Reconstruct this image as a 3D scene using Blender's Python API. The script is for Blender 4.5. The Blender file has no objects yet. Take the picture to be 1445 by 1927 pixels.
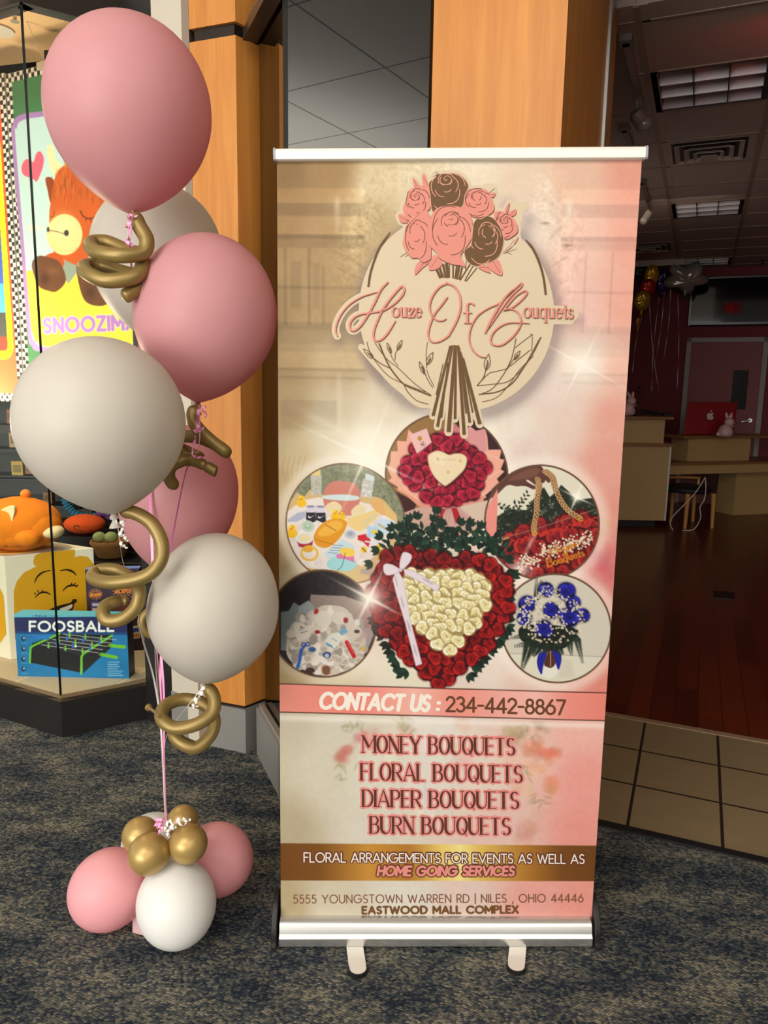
import bpy, bmesh, math, random
import numpy as np
from mathutils import Vector, Matrix
rnd = random.Random(7)
PI = math.pi
sc = bpy.context.scene
COL = sc.collection

# ------------------------------------------------------------------ camera, world, lights, exposure
F, CX, CY, EYE = 1400.0, 722.5, 963.5, 1.5          # focal length and centre in pixels of a 1445 x 1927 frame
_d = np.array([576.0 - CX, 9360.0 - CY, F]); _d /= np.linalg.norm(_d)
_up = -_d
_fw = np.array([0, 0, 1.0]) - _up[2] * _up; _fw /= np.linalg.norm(_fw)
_rt = np.cross(_fw, _up)
if _rt[0] < 0: _rt = -_rt
RW = np.array([_rt, _fw, _up])                      # world = RW @ cam(x right, y down, z forward)
cam_d = bpy.data.cameras.new('camera'); cam = bpy.data.objects.new('camera', cam_d); COL.objects.link(cam)
cam_d.sensor_fit = 'HORIZONTAL'; cam_d.sensor_width = 36.0; cam_d.lens = 36.0 * F / 1445.0
cam_d.clip_start = 0.05; cam_d.clip_end = 100
_m = Matrix.Identity(4)
for i in range(3):
    _m[i][0] = RW[i, 0]; _m[i][1] = -RW[i, 1]; _m[i][2] = -RW[i, 2]
_m[2][3] = EYE
cam.matrix_world = _m
sc.camera = cam

sc.view_settings.view_transform = 'Standard'; sc.view_settings.look = 'None'
sc.view_settings.gamma = 1.0; sc.view_settings.use_curve_mapping = False
sc.view_settings.exposure = -0.14

def lin(c):
    c = np.asarray(c, float) / 255.0
    return np.where(c <= 0.04045, c / 12.92, ((c + 0.055) / 1.055) ** 2.4)

wd = bpy.data.worlds.new('world'); sc.world = wd; wd.use_nodes = True
wd.node_tree.nodes['Background'].inputs[0].default_value = (1.0, 0.96, 0.9, 1)
wd.node_tree.nodes['Background'].inputs[1].default_value = 0.84

def area(name, loc, target, sx, sy, power, col):
    l = bpy.data.lights.new(name, 'AREA'); l.shape = 'RECTANGLE'; l.size = sx; l.size_y = sy
    l.energy = power; l.color = col
    o = bpy.data.objects.new(name, l); COL.objects.link(o); o.location = loc
    o.rotation_euler = (Vector(target) - Vector(loc)).to_track_quat('-Z', 'Y').to_euler()
    return o
# corridor ceiling lights and unseen fills added behind the photographer
area('corridor_light', (-1.6, -1.2, 3.95), (-0.4, 2.0, 0.9), 2.0, 1.2, 70, (1, 0.96, 0.9))
area('corridor_light', (-3.2, -2.6, 4.05), (-0.3, 1.8, 1.2), 2.4, 1.2, 85, (1, 0.96, 0.9))
area('front_fill', (-4.2, -4.6, 1.6), (-0.1, 1.8, 1.0), 5.0, 2.6, 430, (1, 0.96, 0.9))  # added frontal fill that flattens the shading, not a real shop front
area('ceiling_fill', (2.2, -4.0, 3.2), (2.2, -4.0, 4.2), 4.5, 4.5, 320, (1, 0.97, 0.92))  # both upward fills are added in mid-air to brighten the mirrored ceiling
area('ceiling_fill', (3.0, -13.0, 3.1), (3.0, -13.0, 4.2), 7.0, 9.0, 1100, (1, 0.97, 0.92))
# dim fills added to brighten the dark store, no real lamp is on
area('store_fill', tuple([1.9, 6.2, 2.2]), (1.9, 6.2, 4.0), 1.6, 1.6, 1.6, (1, 0.84, 0.74))
area('store_fill', tuple([2.2, 6.6, 3.0]), (2.9, 8.4, 0.8), 1.2, 1.2, 5, (1, 0.82, 0.66))
# toy shop window spots
def spot(name, loc, target, power, ang, col, r=0.05):
    l = bpy.data.lights.new(name, 'SPOT'); l.energy = power; l.spot_size = ang; l.spot_blend = 0.7
    l.color = col; l.shadow_soft_size = r
    o = bpy.data.objects.new(name, l); COL.objects.link(o); o.location = loc
    o.rotation_euler = (Vector(target) - Vector(loc)).to_track_quat('-Z', 'Y').to_euler()
    return o
WARM = (1, 0.80, 0.55)
spot('shop_spot', (-1.95, 3.15, 3.02), (-2.0, 3.62, 0.8), 120, 0.9, WARM)
spot('shop_spot', (-1.45, 3.05, 3.02), (-1.45, 3.5, 0.9), 190, 1.1, WARM)
spot('shop_spot', (-2.3, 3.42, 3.02), (-1.5, 3.7, 2.2), 85, 1.6, (1, 0.9, 0.74))
area('shop_panel_light', (-2.4, 4.6, 2.9), (-2.0, 4.4, 0.5), 1.2, 0.5, 30, WARM)
area('soffit_fill', (-2.2, 3.7, 1.25), (-2.0, 3.6, 3.1), 0.8, 0.3, 48, WARM)  # unseen fill added in mid-air to brighten the tan soffit

# ------------------------------------------------------------------ pixel / world helpers
def ray(x, y): return RW @ np.array([(x - CX) / F, (y - CY) / F, 1.0])
def fl(x, y, z=0.0):
    r = ray(x, y); t = (z - EYE) / r[2]; return np.array([0, 0, EYE]) + t * r
def at(x, y, Y):
    r = ray(x, y); return np.array([0, 0, EYE]) + r * (Y / r[1])
def pr(p):
    p = np.atleast_2d(np.asarray(p, float)); c = (p - [0, 0, EYE]) @ RW
    return np.stack([CX + F * c[:, 0] / c[:, 2], CY + F * c[:, 1] / c[:, 2]], 1)
def dep(p): return float((np.asarray(p, float) - [0, 0, EYE]) @ RW[:, 2])
TH = math.radians(22.7)                              # the store front is turned by this angle
U = np.array([math.cos(TH), -math.sin(TH), 0]); N = np.array([math.sin(TH), math.cos(TH), 0])
def W(u, n, z=0.0): return U * u + N * n + np.array([0, 0, z])
def unof(p): p = np.asarray(p, float); return float(p @ U), float(p @ N)

# ------------------------------------------------------------------ materials
def nt(m): return m.node_tree.nodes, m.node_tree.links
def mat(name, rgb=(200, 200, 200), rough=0.5, metal=0.0, noise=0.0, nscale=8.0, stretch=(1, 1, 1), bump=0.0, bscale=60.0,
        coat=0.0, spec=0.5, sss=0.0, trans=0.0):
    m = bpy.data.materials.new(name); m.use_nodes = True; n, l = nt(m); b = n['Principled BSDF']
    c = tuple(lin(rgb)) + (1,)
    b.inputs['Base Color'].default_value = c; b.inputs['Roughness'].default_value = rough
    b.inputs['Metallic'].default_value = metal; b.inputs['Coat Weight'].default_value = coat
    b.inputs['Specular IOR Level'].default_value = spec
    if trans: b.inputs['Transmission Weight'].default_value = trans
    if noise or bump:
        tc = n.new('ShaderNodeTexCoord'); mp = n.new('ShaderNodeMapping'); mp.inputs['Scale'].default_value = stretch
        l.new(tc.outputs['Object'], mp.inputs['Vector'])
        if noise:
            t = n.new('ShaderNodeTexNoise'); t.inputs['Scale'].default_value = nscale; t.inputs['Detail'].default_value = 5
            l.new(mp.outputs[0], t.inputs['Vector'])
            mx = n.new('ShaderNodeMix'); mx.data_type = 'RGBA'
            mx.inputs[6].default_value = tuple(x * (1 - noise) for x in c[:3]) + (1,)
            mx.inputs[7].default_value = tuple(min(1, x * (1 + noise)) for x in c[:3]) + (1,)
            l.new(t.outputs['Fac'], mx.inputs[0]); l.new(mx.outputs[2], b.inputs['Base Color'])
        if bump:
            t2 = n.new('ShaderNodeTexNoise'); t2.inputs['Scale'].default_value = bscale; t2.inputs['Detail'].default_value = 4
            l.new(mp.outputs[0], t2.inputs['Vector'])
            bp = n.new('ShaderNodeBump'); bp.inputs['Strength'].default_value = bump; bp.inputs['Distance'].default_value = 0.004
            l.new(t2.outputs['Fac'], bp.inputs['Height']); l.new(bp.outputs[0], b.inputs['Normal'])
    return m
def attr_mat(name, rough=0.55, spec=0.3):
    m = bpy.data.materials.new(name); m.use_nodes = True; n, l = nt(m); b = n['Principled BSDF']
    a = n.new('ShaderNodeAttribute'); a.attribute_name = 'print'
    l.new(a.outputs['Color'], b.inputs['Base Color']); b.inputs['Roughness'].default_value = rough
    b.inputs['Specular IOR Level'].default_value = spec
    return m
def latex(name, rgb, rough=0.42, tr=0.22):
    m = bpy.data.materials.new(name); m.use_nodes = True; n, l = nt(m); b = n['Principled BSDF']
    c = tuple(lin(rgb)) + (1,)
    b.inputs['Base Color'].default_value = c; b.inputs['Roughness'].default_value = rough
    b.inputs['Specular IOR Level'].default_value = 0.35
    t = n.new('ShaderNodeBsdfTranslucent'); t.inputs['Color'].default_value = c
    mx = n.new('ShaderNodeMixShader'); mx.inputs[0].default_value = tr
    l.new(b.outputs[0], mx.inputs[1]); l.new(t.outputs[0], mx.inputs[2]); l.new(mx.outputs[0], n['Material Output'].inputs[0])
    return m
def glass(name, tint=(255, 255, 255), base=0.04, grow=0.6):
    m = bpy.data.materials.new(name); m.use_nodes = True; n, l = nt(m); n.remove(n['Principled BSDF'])
    tr = n.new('ShaderNodeBsdfTransparent'); tr.inputs[0].default_value = tuple(lin(tint)) + (1,)
    g = n.new('ShaderNodeBsdfGlossy'); g.inputs['Roughness'].default_value = 0.0
    lw = n.new('ShaderNodeFresnel'); lw.inputs[0].default_value = 1.5
    mr = n.new('ShaderNodeMapRange'); mr.inputs[1].default_value = 0.0; mr.inputs[2].default_value = 1.0
    mr.inputs[3].default_value = base; mr.inputs[4].default_value = grow + base
    l.new(lw.outputs[0], mr.inputs[0])
    mx = n.new('ShaderNodeMixShader'); l.new(mr.outputs[0], mx.inputs[0])
    l.new(tr.outputs[0], mx.inputs[1]); l.new(g.outputs[0], mx.inputs[2]); l.new(mx.outputs[0], n['Material Output'].inputs[0])
    return m
def emit(name, rgb, s):
    m = bpy.data.materials.new(name); m.use_nodes = True; n, l = nt(m); n.remove(n['Principled BSDF'])
    e = n.new('ShaderNodeEmission'); e.inputs[0].default_value = tuple(lin(rgb)) + (1,); e.inputs[1].default_value = s
    l.new(e.outputs[0], n['Material Output'].inputs[0]); return m

# ------------------------------------------------------------------ object helpers
def wloc(o):
    v = Vector((0, 0, 0))
    while o is not None: v += o.location; o = o.parent
    return v
def tag(o, label=None, cat=None, group=None, kind=None):
    if label: o['label'] = label
    if cat: o['category'] = cat
    if group: o['group'] = group
    if kind: o['kind'] = kind
    return o
def thing(name, loc, label, cat, group=None):
    o = bpy.data.objects.new(name, None); o.empty_display_size = 0.05; COL.objects.link(o); o.location = tuple(loc)
    return tag(o, label, cat, group)
class MB:
    """collects shapes in world coordinates; build() links them as one mesh object"""
    def __init__(s, gain=1.0): s.v = []; s.f = []; s.c = []; s.col = None; s.gain = gain
    def add(s, vs, fs):
        k = len(s.v); s.v += [tuple(map(float, p)) for p in vs]; s.f += [tuple(i + k for i in f) for f in fs]
        s.c += [s.col] * len(fs); return s
    def quad(s, a, b, c, d): return s.add([a, b, c, d], [(0, 1, 2, 3)])
    def poly(s, pts): return s.add(pts, [tuple(range(len(pts)))])
    def box(s, o, ax, ay, az):
        o, ax, ay, az = (np.asarray(q, float) for q in (o, ax, ay, az))
        vs = [o, o + ax, o + ax + ay, o + ay, o + az, o + ax + az, o + ax + ay + az, o + ay + az]
        if np.dot(np.cross(ax, ay), az) < 0:
            return s.add(vs, [(0, 1, 2, 3), (7, 6, 5, 4), (4, 5, 1, 0), (5, 6, 2, 1), (6, 7, 3, 2), (7, 4, 0, 3)])
        return s.add(vs, [(3, 2, 1, 0), (4, 5, 6, 7), (0, 1, 5, 4), (1, 2, 6, 5), (2, 3, 7, 6), (3, 0, 4, 7)])
    def bx(s, u0, u1, n0, n1, z0, z1): return s.box(W(u0, n0, z0), U * (u1 - u0), N * (n1 - n0), (0, 0, z1 - z0))
    def prism(s, base, h):
        base = [np.asarray(p, float) for p in base]; k = len(base); h = np.asarray(h, float)
        vs = base + [p + h for p in base]
        return s.add(vs, [tuple(range(k))[::-1], tuple(range(k, 2 * k))] + [(i, (i + 1) % k, (i + 1) % k + k, i + k) for i in range(k)])
    def tube(s, pts, rad, n=10, cap=True, flat=None):
        P = np.asarray(pts, float); m = len(P); rad = np.broadcast_to(np.asarray(rad, float), (m,))
        T = np.gradient(P, axis=0); T /= np.maximum(np.linalg.norm(T, axis=1), 1e-9)[:, None]
        a = np.array([0, 0, 1.0]) if abs(T[0][2]) < 0.9 else np.array([1.0, 0, 0])
        A = np.cross(T[0], a); A /= np.linalg.norm(A); vs = []; fs = []
        for i in range(m):
            A = A - T[i] * np.dot(A, T[i]); A /= max(np.linalg.norm(A), 1e-9); B = np.cross(T[i], A)
            for k in range(n):
                t = 2 * PI * k / n
                vs.append(P[i] + rad[i] * (math.cos(t) * A + math.sin(t) * B * (flat or 1)))
        for i in range(m - 1):
            for k in range(n):
                fs.append((i * n + k, i * n + (k + 1) % n, (i + 1) * n + (k + 1) % n, (i + 1) * n + k))
        if cap: fs += [tuple(range(n))[::-1], tuple(range((m - 1) * n, m * n))]
        return s.add(vs, fs)
    def lathe(s, prof, base, axis, n=32):
        """prof: list of (radius, height along axis)"""
        ax = np.asarray(axis, float); ax /= np.linalg.norm(ax)
        a = np.array([1.0, 0, 0]) if abs(ax[0]) < 0.8 else np.array([0, 1.0, 0])
        A = np.cross(ax, a); A /= np.linalg.norm(A); B = np.cross(ax, A); base = np.asarray(base, float)
        vs = []; fs = []; m = len(prof)
        for r, h in prof:
            for k in range(n):
                t = 2 * PI * k / n; vs.append(base + ax * h + r * (math.cos(t) * A + math.sin(t) * B))
        for i in range(m - 1):
            for k in range(n): fs.append((i * n + k, i * n + (k + 1) % n, (i + 1) * n + (k + 1) % n, (i + 1) * n + k))
        fs += [tuple(range(n))[::-1], tuple(range((m - 1) * n, m * n))]
        return s.add(vs, fs)
    def ball(s, c, r, n=20, m=12):
        r = np.broadcast_to(np.asarray(r, float), (3,)); c = np.asarray(c, float); vs = []; fs = []
        for i in range(m + 1):
            p = PI * i / m
            for k in range(n):
                t = 2 * PI * k / n; vs.append(c + r * [math.sin(p) * math.cos(t), math.sin(p) * math.sin(t), math.cos(p)])
        for i in range(m):
            for k in range(n): fs.append((i * n + k, (i + 1) * n + k, (i + 1) * n + (k + 1) % n, i * n + (k + 1) % n))
        return s.add(vs, fs)
    def build(s, name, m, parent=None, smooth=False, bevel=0.0, label=None, sub=0):
        me = bpy.data.meshes.new(name); off = wloc(parent) if parent else Vector((0, 0, 0))
        me.from_pydata([(x - off.x, y - off.y, z - off.z) for x, y, z in s.v], [], s.f)
        if any(c is not None for c in s.c):
            at_ = me.attributes.new('print', 'FLOAT_COLOR', 'CORNER'); arr = []
            for p, c in zip(me.polygons, s.c):
                lc = tuple(lin(c if c is not None else (200, 200, 200)) * s.gain) + (1,); arr += list(lc) * len(p.vertices)
            at_.data.foreach_set('color', arr)
        bm = bmesh.new(); bm.from_mesh(me)
        if not any(c is not None for c in s.c):
            bmesh.ops.remove_doubles(bm, verts=bm.verts, dist=1e-6)
            bmesh.ops.recalc_face_normals(bm, faces=bm.faces)
        bm.to_mesh(me); bm.free()
        if smooth:
            me.polygons.foreach_set('use_smooth', [True] * len(me.polygons))
            if smooth != 'all': me.set_sharp_from_angle(angle=0.7)
        me.update(); me.materials.append(m)
        o = bpy.data.objects.new(name, me); COL.objects.link(o)
        if parent: o.parent = parent
        if bevel:
            b = o.modifiers.new('bevel', 'BEVEL'); b.width = bevel; b.segments = 2; b.limit_method = 'ANGLE'
        if sub:
            b = o.modifiers.new('subdivision', 'SUBSURF'); b.levels = sub; b.render_levels = sub
        if label: o['label'] = label
        return o
def struct(mb, name, m, **k): return tag(mb.build(name, m, **k), kind='structure')
def cat_rom(pts, n=12, closed=False):
    P = np.asarray(pts, float); k = len(P)
    if k < 3: return np.array([P[0] + (P[-1] - P[0]) * t for t in np.linspace(0, 1, n)])
    out = []
    for i in range(k - 1 if not closed else k):
        p0 = P[i - 1] if (i > 0 or closed) else 2 * P[0] - P[1]; p1 = P[i]; p2 = P[(i + 1) % k]
        p3 = P[(i + 2) % k] if (i + 2 < k or closed) else 2 * P[-1] - P[-2]
        for t in np.linspace(0, 1, n, endpoint=False):
            out.append(0.5 * ((2 * p1) + (p2 - p0) * t + (2 * p0 - 5 * p1 + 4 * p2 - p3) * t * t + (3 * p1 - p0 - 3 * p2 + p3) * t ** 3))
    if not closed: out.append(P[-1])
    return np.array(out)

# ------------------------------------------------------------------ lettering: every glyph is a set of pen strokes, cap height 1
def A_(cx, cy, rx, ry, a0, a1, n=18):
    return [(cx + rx * math.cos(math.radians(t)), cy + ry * math.sin(math.radians(t))) for t in np.linspace(a0, a1, n)]
G = {
 'A': (.82, [[(0, 0), (.41, 1), (.82, 0)], [(.14, .32), (.68, .32)]]),
 'B': (.56, [[(0, 0), (0, 1)], [(0, 1), (.28, 1)] + A_(.28, .77, .22, .23, 90, -90) + [(0, .54)], [(.28, .54)] + A_(.29, .27, .27, .27, 90, -90) + [(0, 0)]]),
 'C': (.86, [A_(.5, .5, .5, .5, 44, 316)]),
 'D': (.76, [[(0, 0), (0, 1)], [(0, 1), (.27, 1)] + A_(.27, .5, .49, .5, 90, -90) + [(0, 0)]]),
 'E': (.52, [[(0, 0), (0, 1)], [(0, 1), (.52, 1)], [(0, .52), (.46, .52)], [(0, 0), (.52, 0)]]),
 'F': (.5, [[(0, 0), (0, 1)], [(0, 1), (.5, 1)], [(0, .52), (.44, .52)]]),
 'G': (.98, [A_(.5, .5, .5, .5, 46, 360) + [(.56, .5)]]),
 'H': (.68, [[(0, 0), (0, 1)], [(.68, 0), (.68, 1)], [(0, .52), (.68, .52)]]),
 'I': (0, [[(0, 0), (0, 1)]]),
 'J': (.42, [[(.42, 1), (.42, .25)] + A_(.2, .22, .22, .22, 0, -150)]),
 'K': (.6, [[(0, 0), (0, 1)], [(.58, 1), (.0, .42)], [(.2, .6), (.62, 0)]]),
 'L': (.48, [[(0, 1), (0, 0)], [(0, 0), (.48, 0)]]),
 'M': (.88, [[(0, 0), (0, 1)], [(0, 1), (.44, .3)], [(.44, .3), (.88, 1)], [(.88, 1), (.88, 0)]]),
 'N': (.7, [[(0, 0), (0, 1)], [(0, 1), (.7, 0)], [(.7, 0), (.7, 1)]]),
 'O': (1.0, [A_(.5, .5, .5, .5, 90, 450, 32)]),
 'P': (.54, [[(0, 0), (0, 1)], [(0, 1), (.27, 1)] + A_(.27, .74, .27, .26, 90, -90) + [(0, .48)]]),
 'Q': (1.0, [A_(.5, .5, .5, .5, 90, 450, 32), [(.6, .28), (.95, -.08)]]),
 'R': (.56, [[(0, 0), (0, 1)], [(0, 1), (.28, 1)] + A_(.28, .74, .26, .26, 90, -90) + [(0, .48)], [(.26, .48), (.58, 0)]]),
 'S': (.52, [A_(.27, .75, .24, .25, 35, 270, 14) + A_(.26, .25, .26, .25, 90, -145, 14)]),
 'T': (.62, [[(0, 1), (.62, 1)], [(.31, 1), (.31, 0)]]),
 'U': (.68, [[(0, 1), (0, .34)] + A_(.34, .34, .34, .34, 180, 360) + [(.68, 1)]]),
 'V': (.8, [[(0, 1), (.4, 0), (.8, 1)]]),
 'W': (1.16, [[(0, 1), (.3, 0), (.58, .9), (.86, 0), (1.16, 1)]]),
 'X': (.68, [[(0, 0), (.66, 1)], [(0.02, 1), (.68, 0)]]),
 'Y': (.74, [[(0, 1), (.37, .46), (.74, 1)], [(.37, .46), (.37, 0)]]),
 'Z': (.6, [[(0, 1), (.6, 1), (0, 0), (.6, 0)]]),
 '0': (.6, [A_(.3, .5, .3, .5, 90, 450, 28)]),
 '2': (.56, [A_(.28, .72, .27, .28, 165, -25, 14) + [(0, 0), (.58, 0)]]),
 '3': (.54, [A_(.26, .76, .24, .24, 150, -80, 14), A_(.26, .27, .28, .27, 85, -150, 14)]),
 '4': (.64, [[(.48, 0), (.48, 1), (0, .27), (.66, .27)]]),
 '5': (.54, [[(.5, 1), (.12, 1), (.06, .56)] + A_(.26, .32, .29, .32, 130, -140, 16)]),
 '6': (.6, [[(.42, 1), (.07, .5)], A_(.3, .31, .3, .31, 90, 450, 26)]),
 '7': (.56, [[(0, 1), (.56, 1), (.16, 0)]]),
 '8': (.56, [A_(.28, .76, .22, .23, 90, 450, 22), A_(.28, .27, .28, .27, 90, 450, 24)]),
 '-': (.36, [[(0, .45), (.36, .45)]]), ':': (.06, [[(.03, .1), (.04, .1)], [(.03, .55), (.04, .55)]]),
 ',': (.08, [[(.08, .05), (.02, -.17)]]), '|': (0, [[(0, -.15), (0, 1.1)]]), ' ': (.3, []),
 'o': (.44, [A_(.22, .22, .22, .23, 90, 450, 24)]),
 'u': (.46, [[(-.05, .44), (.06, .44), (.06, .14)] + A_(.19, .13, .13, .13, 180, 300, 8) + [(.36, .1)], [(.29, .44), (.38, .44), (.38, .02), (.47, .02)]]),
 'z': (.38, [[(.02, .33), (.02, .43), (.36, .43), (.0, .0), (.37, .0), (.38, .12)]]),
 'e': (.38, [[(.03, .26), (.37, .26)] + A_(.2, .23, .18, .23, 5, 320, 20)]),
 'f': (.3, [[(.36, .8)] + A_(.25, .74, .12, .13, 60, 180, 10) + [(.13, .02)], [(.0, .44), (.28, .44)], [(.03, 0), (.26, 0)]]),
 'q': (.46, [A_(.21, .22, .21, .23, 40, 330, 22), [(.4, .45), (.4, -.2)], [(.3, -.2), (.5, -.2)]]),
 't': (.26, [[(.12, .6), (.12, .1)] + A_(.2, .09, .08, .09, 180, 320, 8), [(0, .44), (.26, .44)]]),
 's': (.3, [A_(.15, .335, .12, .115, 30, 265, 10) + A_(.15, .12, .14, .12, 88, -150, 10)]),
 'h': (.44, [[(.05, .8), (.05, 0)], [(.05, .25)] + A_(.22, .28, .15, .17, 160, 0, 10) + [(.37, 0)]]),
}
def layout(text, gap=.2):
    x = 0; out = []
    for ch in text:
        w, st = G[ch]
        for s in st: out.append(np.array([(px + x, py) for px, py in s]))
        x += w + gap
    return out, x - gap
def place(text, p0, p1, h, gap=.2, shear=0.0):
    """strokes of a line of text whose baseline runs p0 -> p1 (y down), cap height h"""
    st, w = layout(text, gap); p0 = np.array(p0, float); p1 = np.array(p1, float); d = (p1 - p0); L = np.linalg.norm(d); d /= L
    upv = np.array([d[1], -d[0]]); out = []
    for s in st:
        xx = s[:, 0] / w * L + shear * s[:, 1] * h
        out.append(p0 + np.outer(xx, d) + np.outer(s[:, 1] * h, upv))
    return out
def widths(s, thick, thin):
    d = np.gradient(s, axis=0); n = np.maximum(np.linalg.norm(d, axis=1), 1e-9)
    return thin + (thick - thin) * (np.abs(d[:, 1]) / n) ** 1.5

# ------------------------------------------------------------------ printed sheets: an image computed here and held as mesh colours
def smooth01(x): x = np.clip(x, 0, 1); return x * x * (3 - 2 * x)
class Ras:
    def __init__(s, x0, y0, x1, y1, step):
        s.x0, s.y0, s.step = x0, y0, step
        s.w = int(math.ceil((x1 - x0) / step)) + 1; s.h = int(math.ceil((y1 - y0) / step)) + 1
        s.X, s.Y = np.meshgrid(x0 + np.arange(s.w) * step, y0 + np.arange(s.h) * step)
        s.im = np.full((s.h, s.w, 3), 220.0); s.clip = None
        r = np.random.RandomState(3); s.rs = r
    def win(s, xa, ya, xb, yb, pad=3):
        i0 = max(0, int((xa - pad - s.x0) / s.step)); i1 = min(s.w, int((xb + pad - s.x0) / s.step) + 2)
        j0 = max(0, int((ya - pad - s.y0) / s.step)); j1 = min(s.h, int((yb + pad - s.y0) / s.step) + 2)
        return (slice(j0, j1), slice(i0, i1)) if i1 > i0 and j1 > j0 else None
    def blend(s, w, a, col):
        if s.clip is not None: a = a * s.clip[w]
        a = a[..., None]; s.im[w] = s.im[w] * (1 - a) + np.asarray(col, float) * a
    def poly(s, pts, col, al=1.0, soft=1.3):
        P = np.asarray(pts, float); w = s.win(P[:, 0].min(), P[:, 1].min(), P[:, 0].max(), P[:, 1].max(), soft + 1)
        if w is None: return
        X = s.X[w]; Y = s.Y[w]; ins = np.zeros(X.shape, bool); d2 = np.full(X.shape, 1e9)
        for (ax, ay), (bx, by) in zip(P, np.roll(P, -1, 0)):
            if ay != by:
                c = ((ay > Y) != (by > Y)) & (X < (bx - ax) * (Y - ay) / (by - ay) + ax); ins ^= c
            vx, vy = bx - ax, by - ay; L = vx * vx + vy * vy + 1e-9
            t = np.clip(((X - ax) * vx + (Y - ay) * vy) / L, 0, 1)
            d2 = np.minimum(d2, (X - ax - t * vx) ** 2 + (Y - ay - t * vy) ** 2)
        d = np.sqrt(d2) * np.where(ins, -1, 1); s.blend(w, np.clip(.5 - d / soft, 0, 1) * al, col)
    def ell(s, cx, cy, rx, ry, ang, col, al=1.0, soft=1.3):
        R = max(rx, ry); w = s.win(cx - R, cy - R, cx + R, cy + R, soft + 1)
        if w is None: return
        c, q = math.cos(ang), math.sin(ang); dx = s.X[w] - cx; dy = s.Y[w] - cy
        k = np.sqrt(((dx * c + dy * q) / rx) ** 2 + ((-dx * q + dy * c) / ry) ** 2)
        s.blend(w, np.clip(.5 - (k - 1) * min(rx, ry) / soft, 0, 1) * al, col)
    def stroke(s, pts, wd_, col, al=1.0, soft=1.2):
        P = np.asarray(pts, float); wd_ = np.broadcast_to(np.asarray(wd_, float), (len(P),)); m = wd_.max()
        w = s.win(P[:, 0].min(), P[:, 1].min(), P[:, 0].max(), P[:, 1].max(), m / 2 + soft + 1)
        if w is None: return
        X = s.X[w]; Y = s.Y[w]; d = np.full(X.shape, 1e9)
        for i in range(len(P) - 1):
            ax, ay = P[i]; vx, vy = P[i + 1] - P[i]; L = vx * vx + vy * vy + 1e-9
            t = np.clip(((X - ax) * vx + (Y - ay) * vy) / L, 0, 1)
            d = np.minimum(d, np.hypot(X - ax - t * vx, Y - ay - t * vy) - (wd_[i] + t * (wd_[i + 1] - wd_[i])) / 2)
        s.blend(w, np.clip(.5 - d / soft, 0, 1) * al, col)
    def glow(s, cx, cy, r, col, al=1.0, ry=None, ang=0.0):
        ry = ry or r; R = max(r, ry) * 3; w = s.win(cx - R, cy - R, cx + R, cy + R)
        if w is None: return
        c, q = math.cos(ang), math.sin(ang); dx = s.X[w] - cx; dy = s.Y[w] - cy
        s.blend(w, al * np.exp(-((dx * c + dy * q) / r) ** 2 - ((-dx * q + dy * c) / ry) ** 2), col)
    def noise(s, amp, cell, seed=0, w=None):
        r = np.random.RandomState(seed); gh = int(s.h * s.step / cell) + 3; gw = int(s.w * s.step / cell) + 3
        g = r.rand(gh, gw); fy = np.arange(s.h) * s.step / cell; fx = np.arange(s.w) * s.step / cell
        iy = fy.astype(int); ix = fx.astype(int); ty = smooth01(fy - iy)[:, None]; tx = smooth01(fx - ix)[None]
        a = g[iy][:, ix]; b = g[iy][:, ix + 1]; c = g[iy + 1][:, ix]; d = g[iy + 1][:, ix + 1]
        return ((a * (1 - tx) + b * tx) * (1 - ty) + (c * (1 - tx) + d * tx) * ty - .5) * 2 * amp
    def rbf(s, pts, sig):
        """smooth blend of colour samples (x, y, (r, g, b))"""
        gx = np.arange(s.w)[::6]; gy = np.arange(s.h)[::6]
        X, Y = np.meshgrid(s.x0 + gx * s.step, s.y0 + gy * s.step)
        acc = np.zeros(X.shape + (3,)); ws = np.zeros(X.shape)
        for x, y, c in pts:
            k = 1.0 / (((X - x) ** 2 + (Y - y) ** 2) / sig ** 2 + .05) ** 1.7; acc += k[..., None] * np.array(c, float); ws += k
        g = acc / ws[..., None]; fx = np.arange(s.w) / 6; fy = np.arange(s.h) / 6
        ix = np.minimum(fx.astype(int), g.shape[1] - 2); iy = np.minimum(fy.astype(int), g.shape[0] - 2)
        tx = np.clip(fx - ix, 0, 1)[None, :, None]; ty = np.clip(fy - iy, 0, 1)[:, None, None]
        return (g[iy][:, ix] * (1 - tx) + g[iy][:, ix + 1] * tx) * (1 - ty) + (g[iy + 1][:, ix] * (1 - tx) + g[iy + 1][:, ix + 1] * tx) * ty
    def rose(s, cx, cy, r, dark, mid, light, seed=0, al=1.0, soft=1.4):
        q = random.Random(seed); a0 = q.random() * 6
        s.ell(cx, cy, r * 1.14, r * 1.1, a0, dark, al * .55, soft * 3); s.ell(cx, cy, r * 1.02, r * .96, a0, dark, al, soft)
        for k in range(9):
            a = a0 + k * 2.39996; f = 1 - k / 9.5; d = r * .52 * f
            px, py = cx + d * math.cos(a), cy + d * math.sin(a) * .92
            t = max(0, min(1, .75 - k * .085 + q.uniform(-.3, .3))); c = [m * (1 - t) + l_ * t for m, l_ in zip(mid, light)]; ci = [m * .5 + d_ * .5 for m, d_ in zip(mid, dark)]
            s.ell(px, py, r * .60 * f + r * .09, r * .50 * f + r * .08, a + PI / 2, ci if k % 2 else dark, al * .85, soft)
            s.ell(px + r * .06 * math.cos(a), py + r * .06 * math.sin(a), r * .53 * f + r * .07, r * .43 * f + r * .06, a + PI / 2, c, al, soft)
            s.ell(px - r * .10 * math.cos(a), py - r * .10 * math.sin(a), r * .40 * f + r * .05, r * .30 * f + r * .05, a + PI / 2, [x * .6 + y_ * .4 for x, y_ in zip(c, ci)], al * .8, soft * 2)
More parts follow.
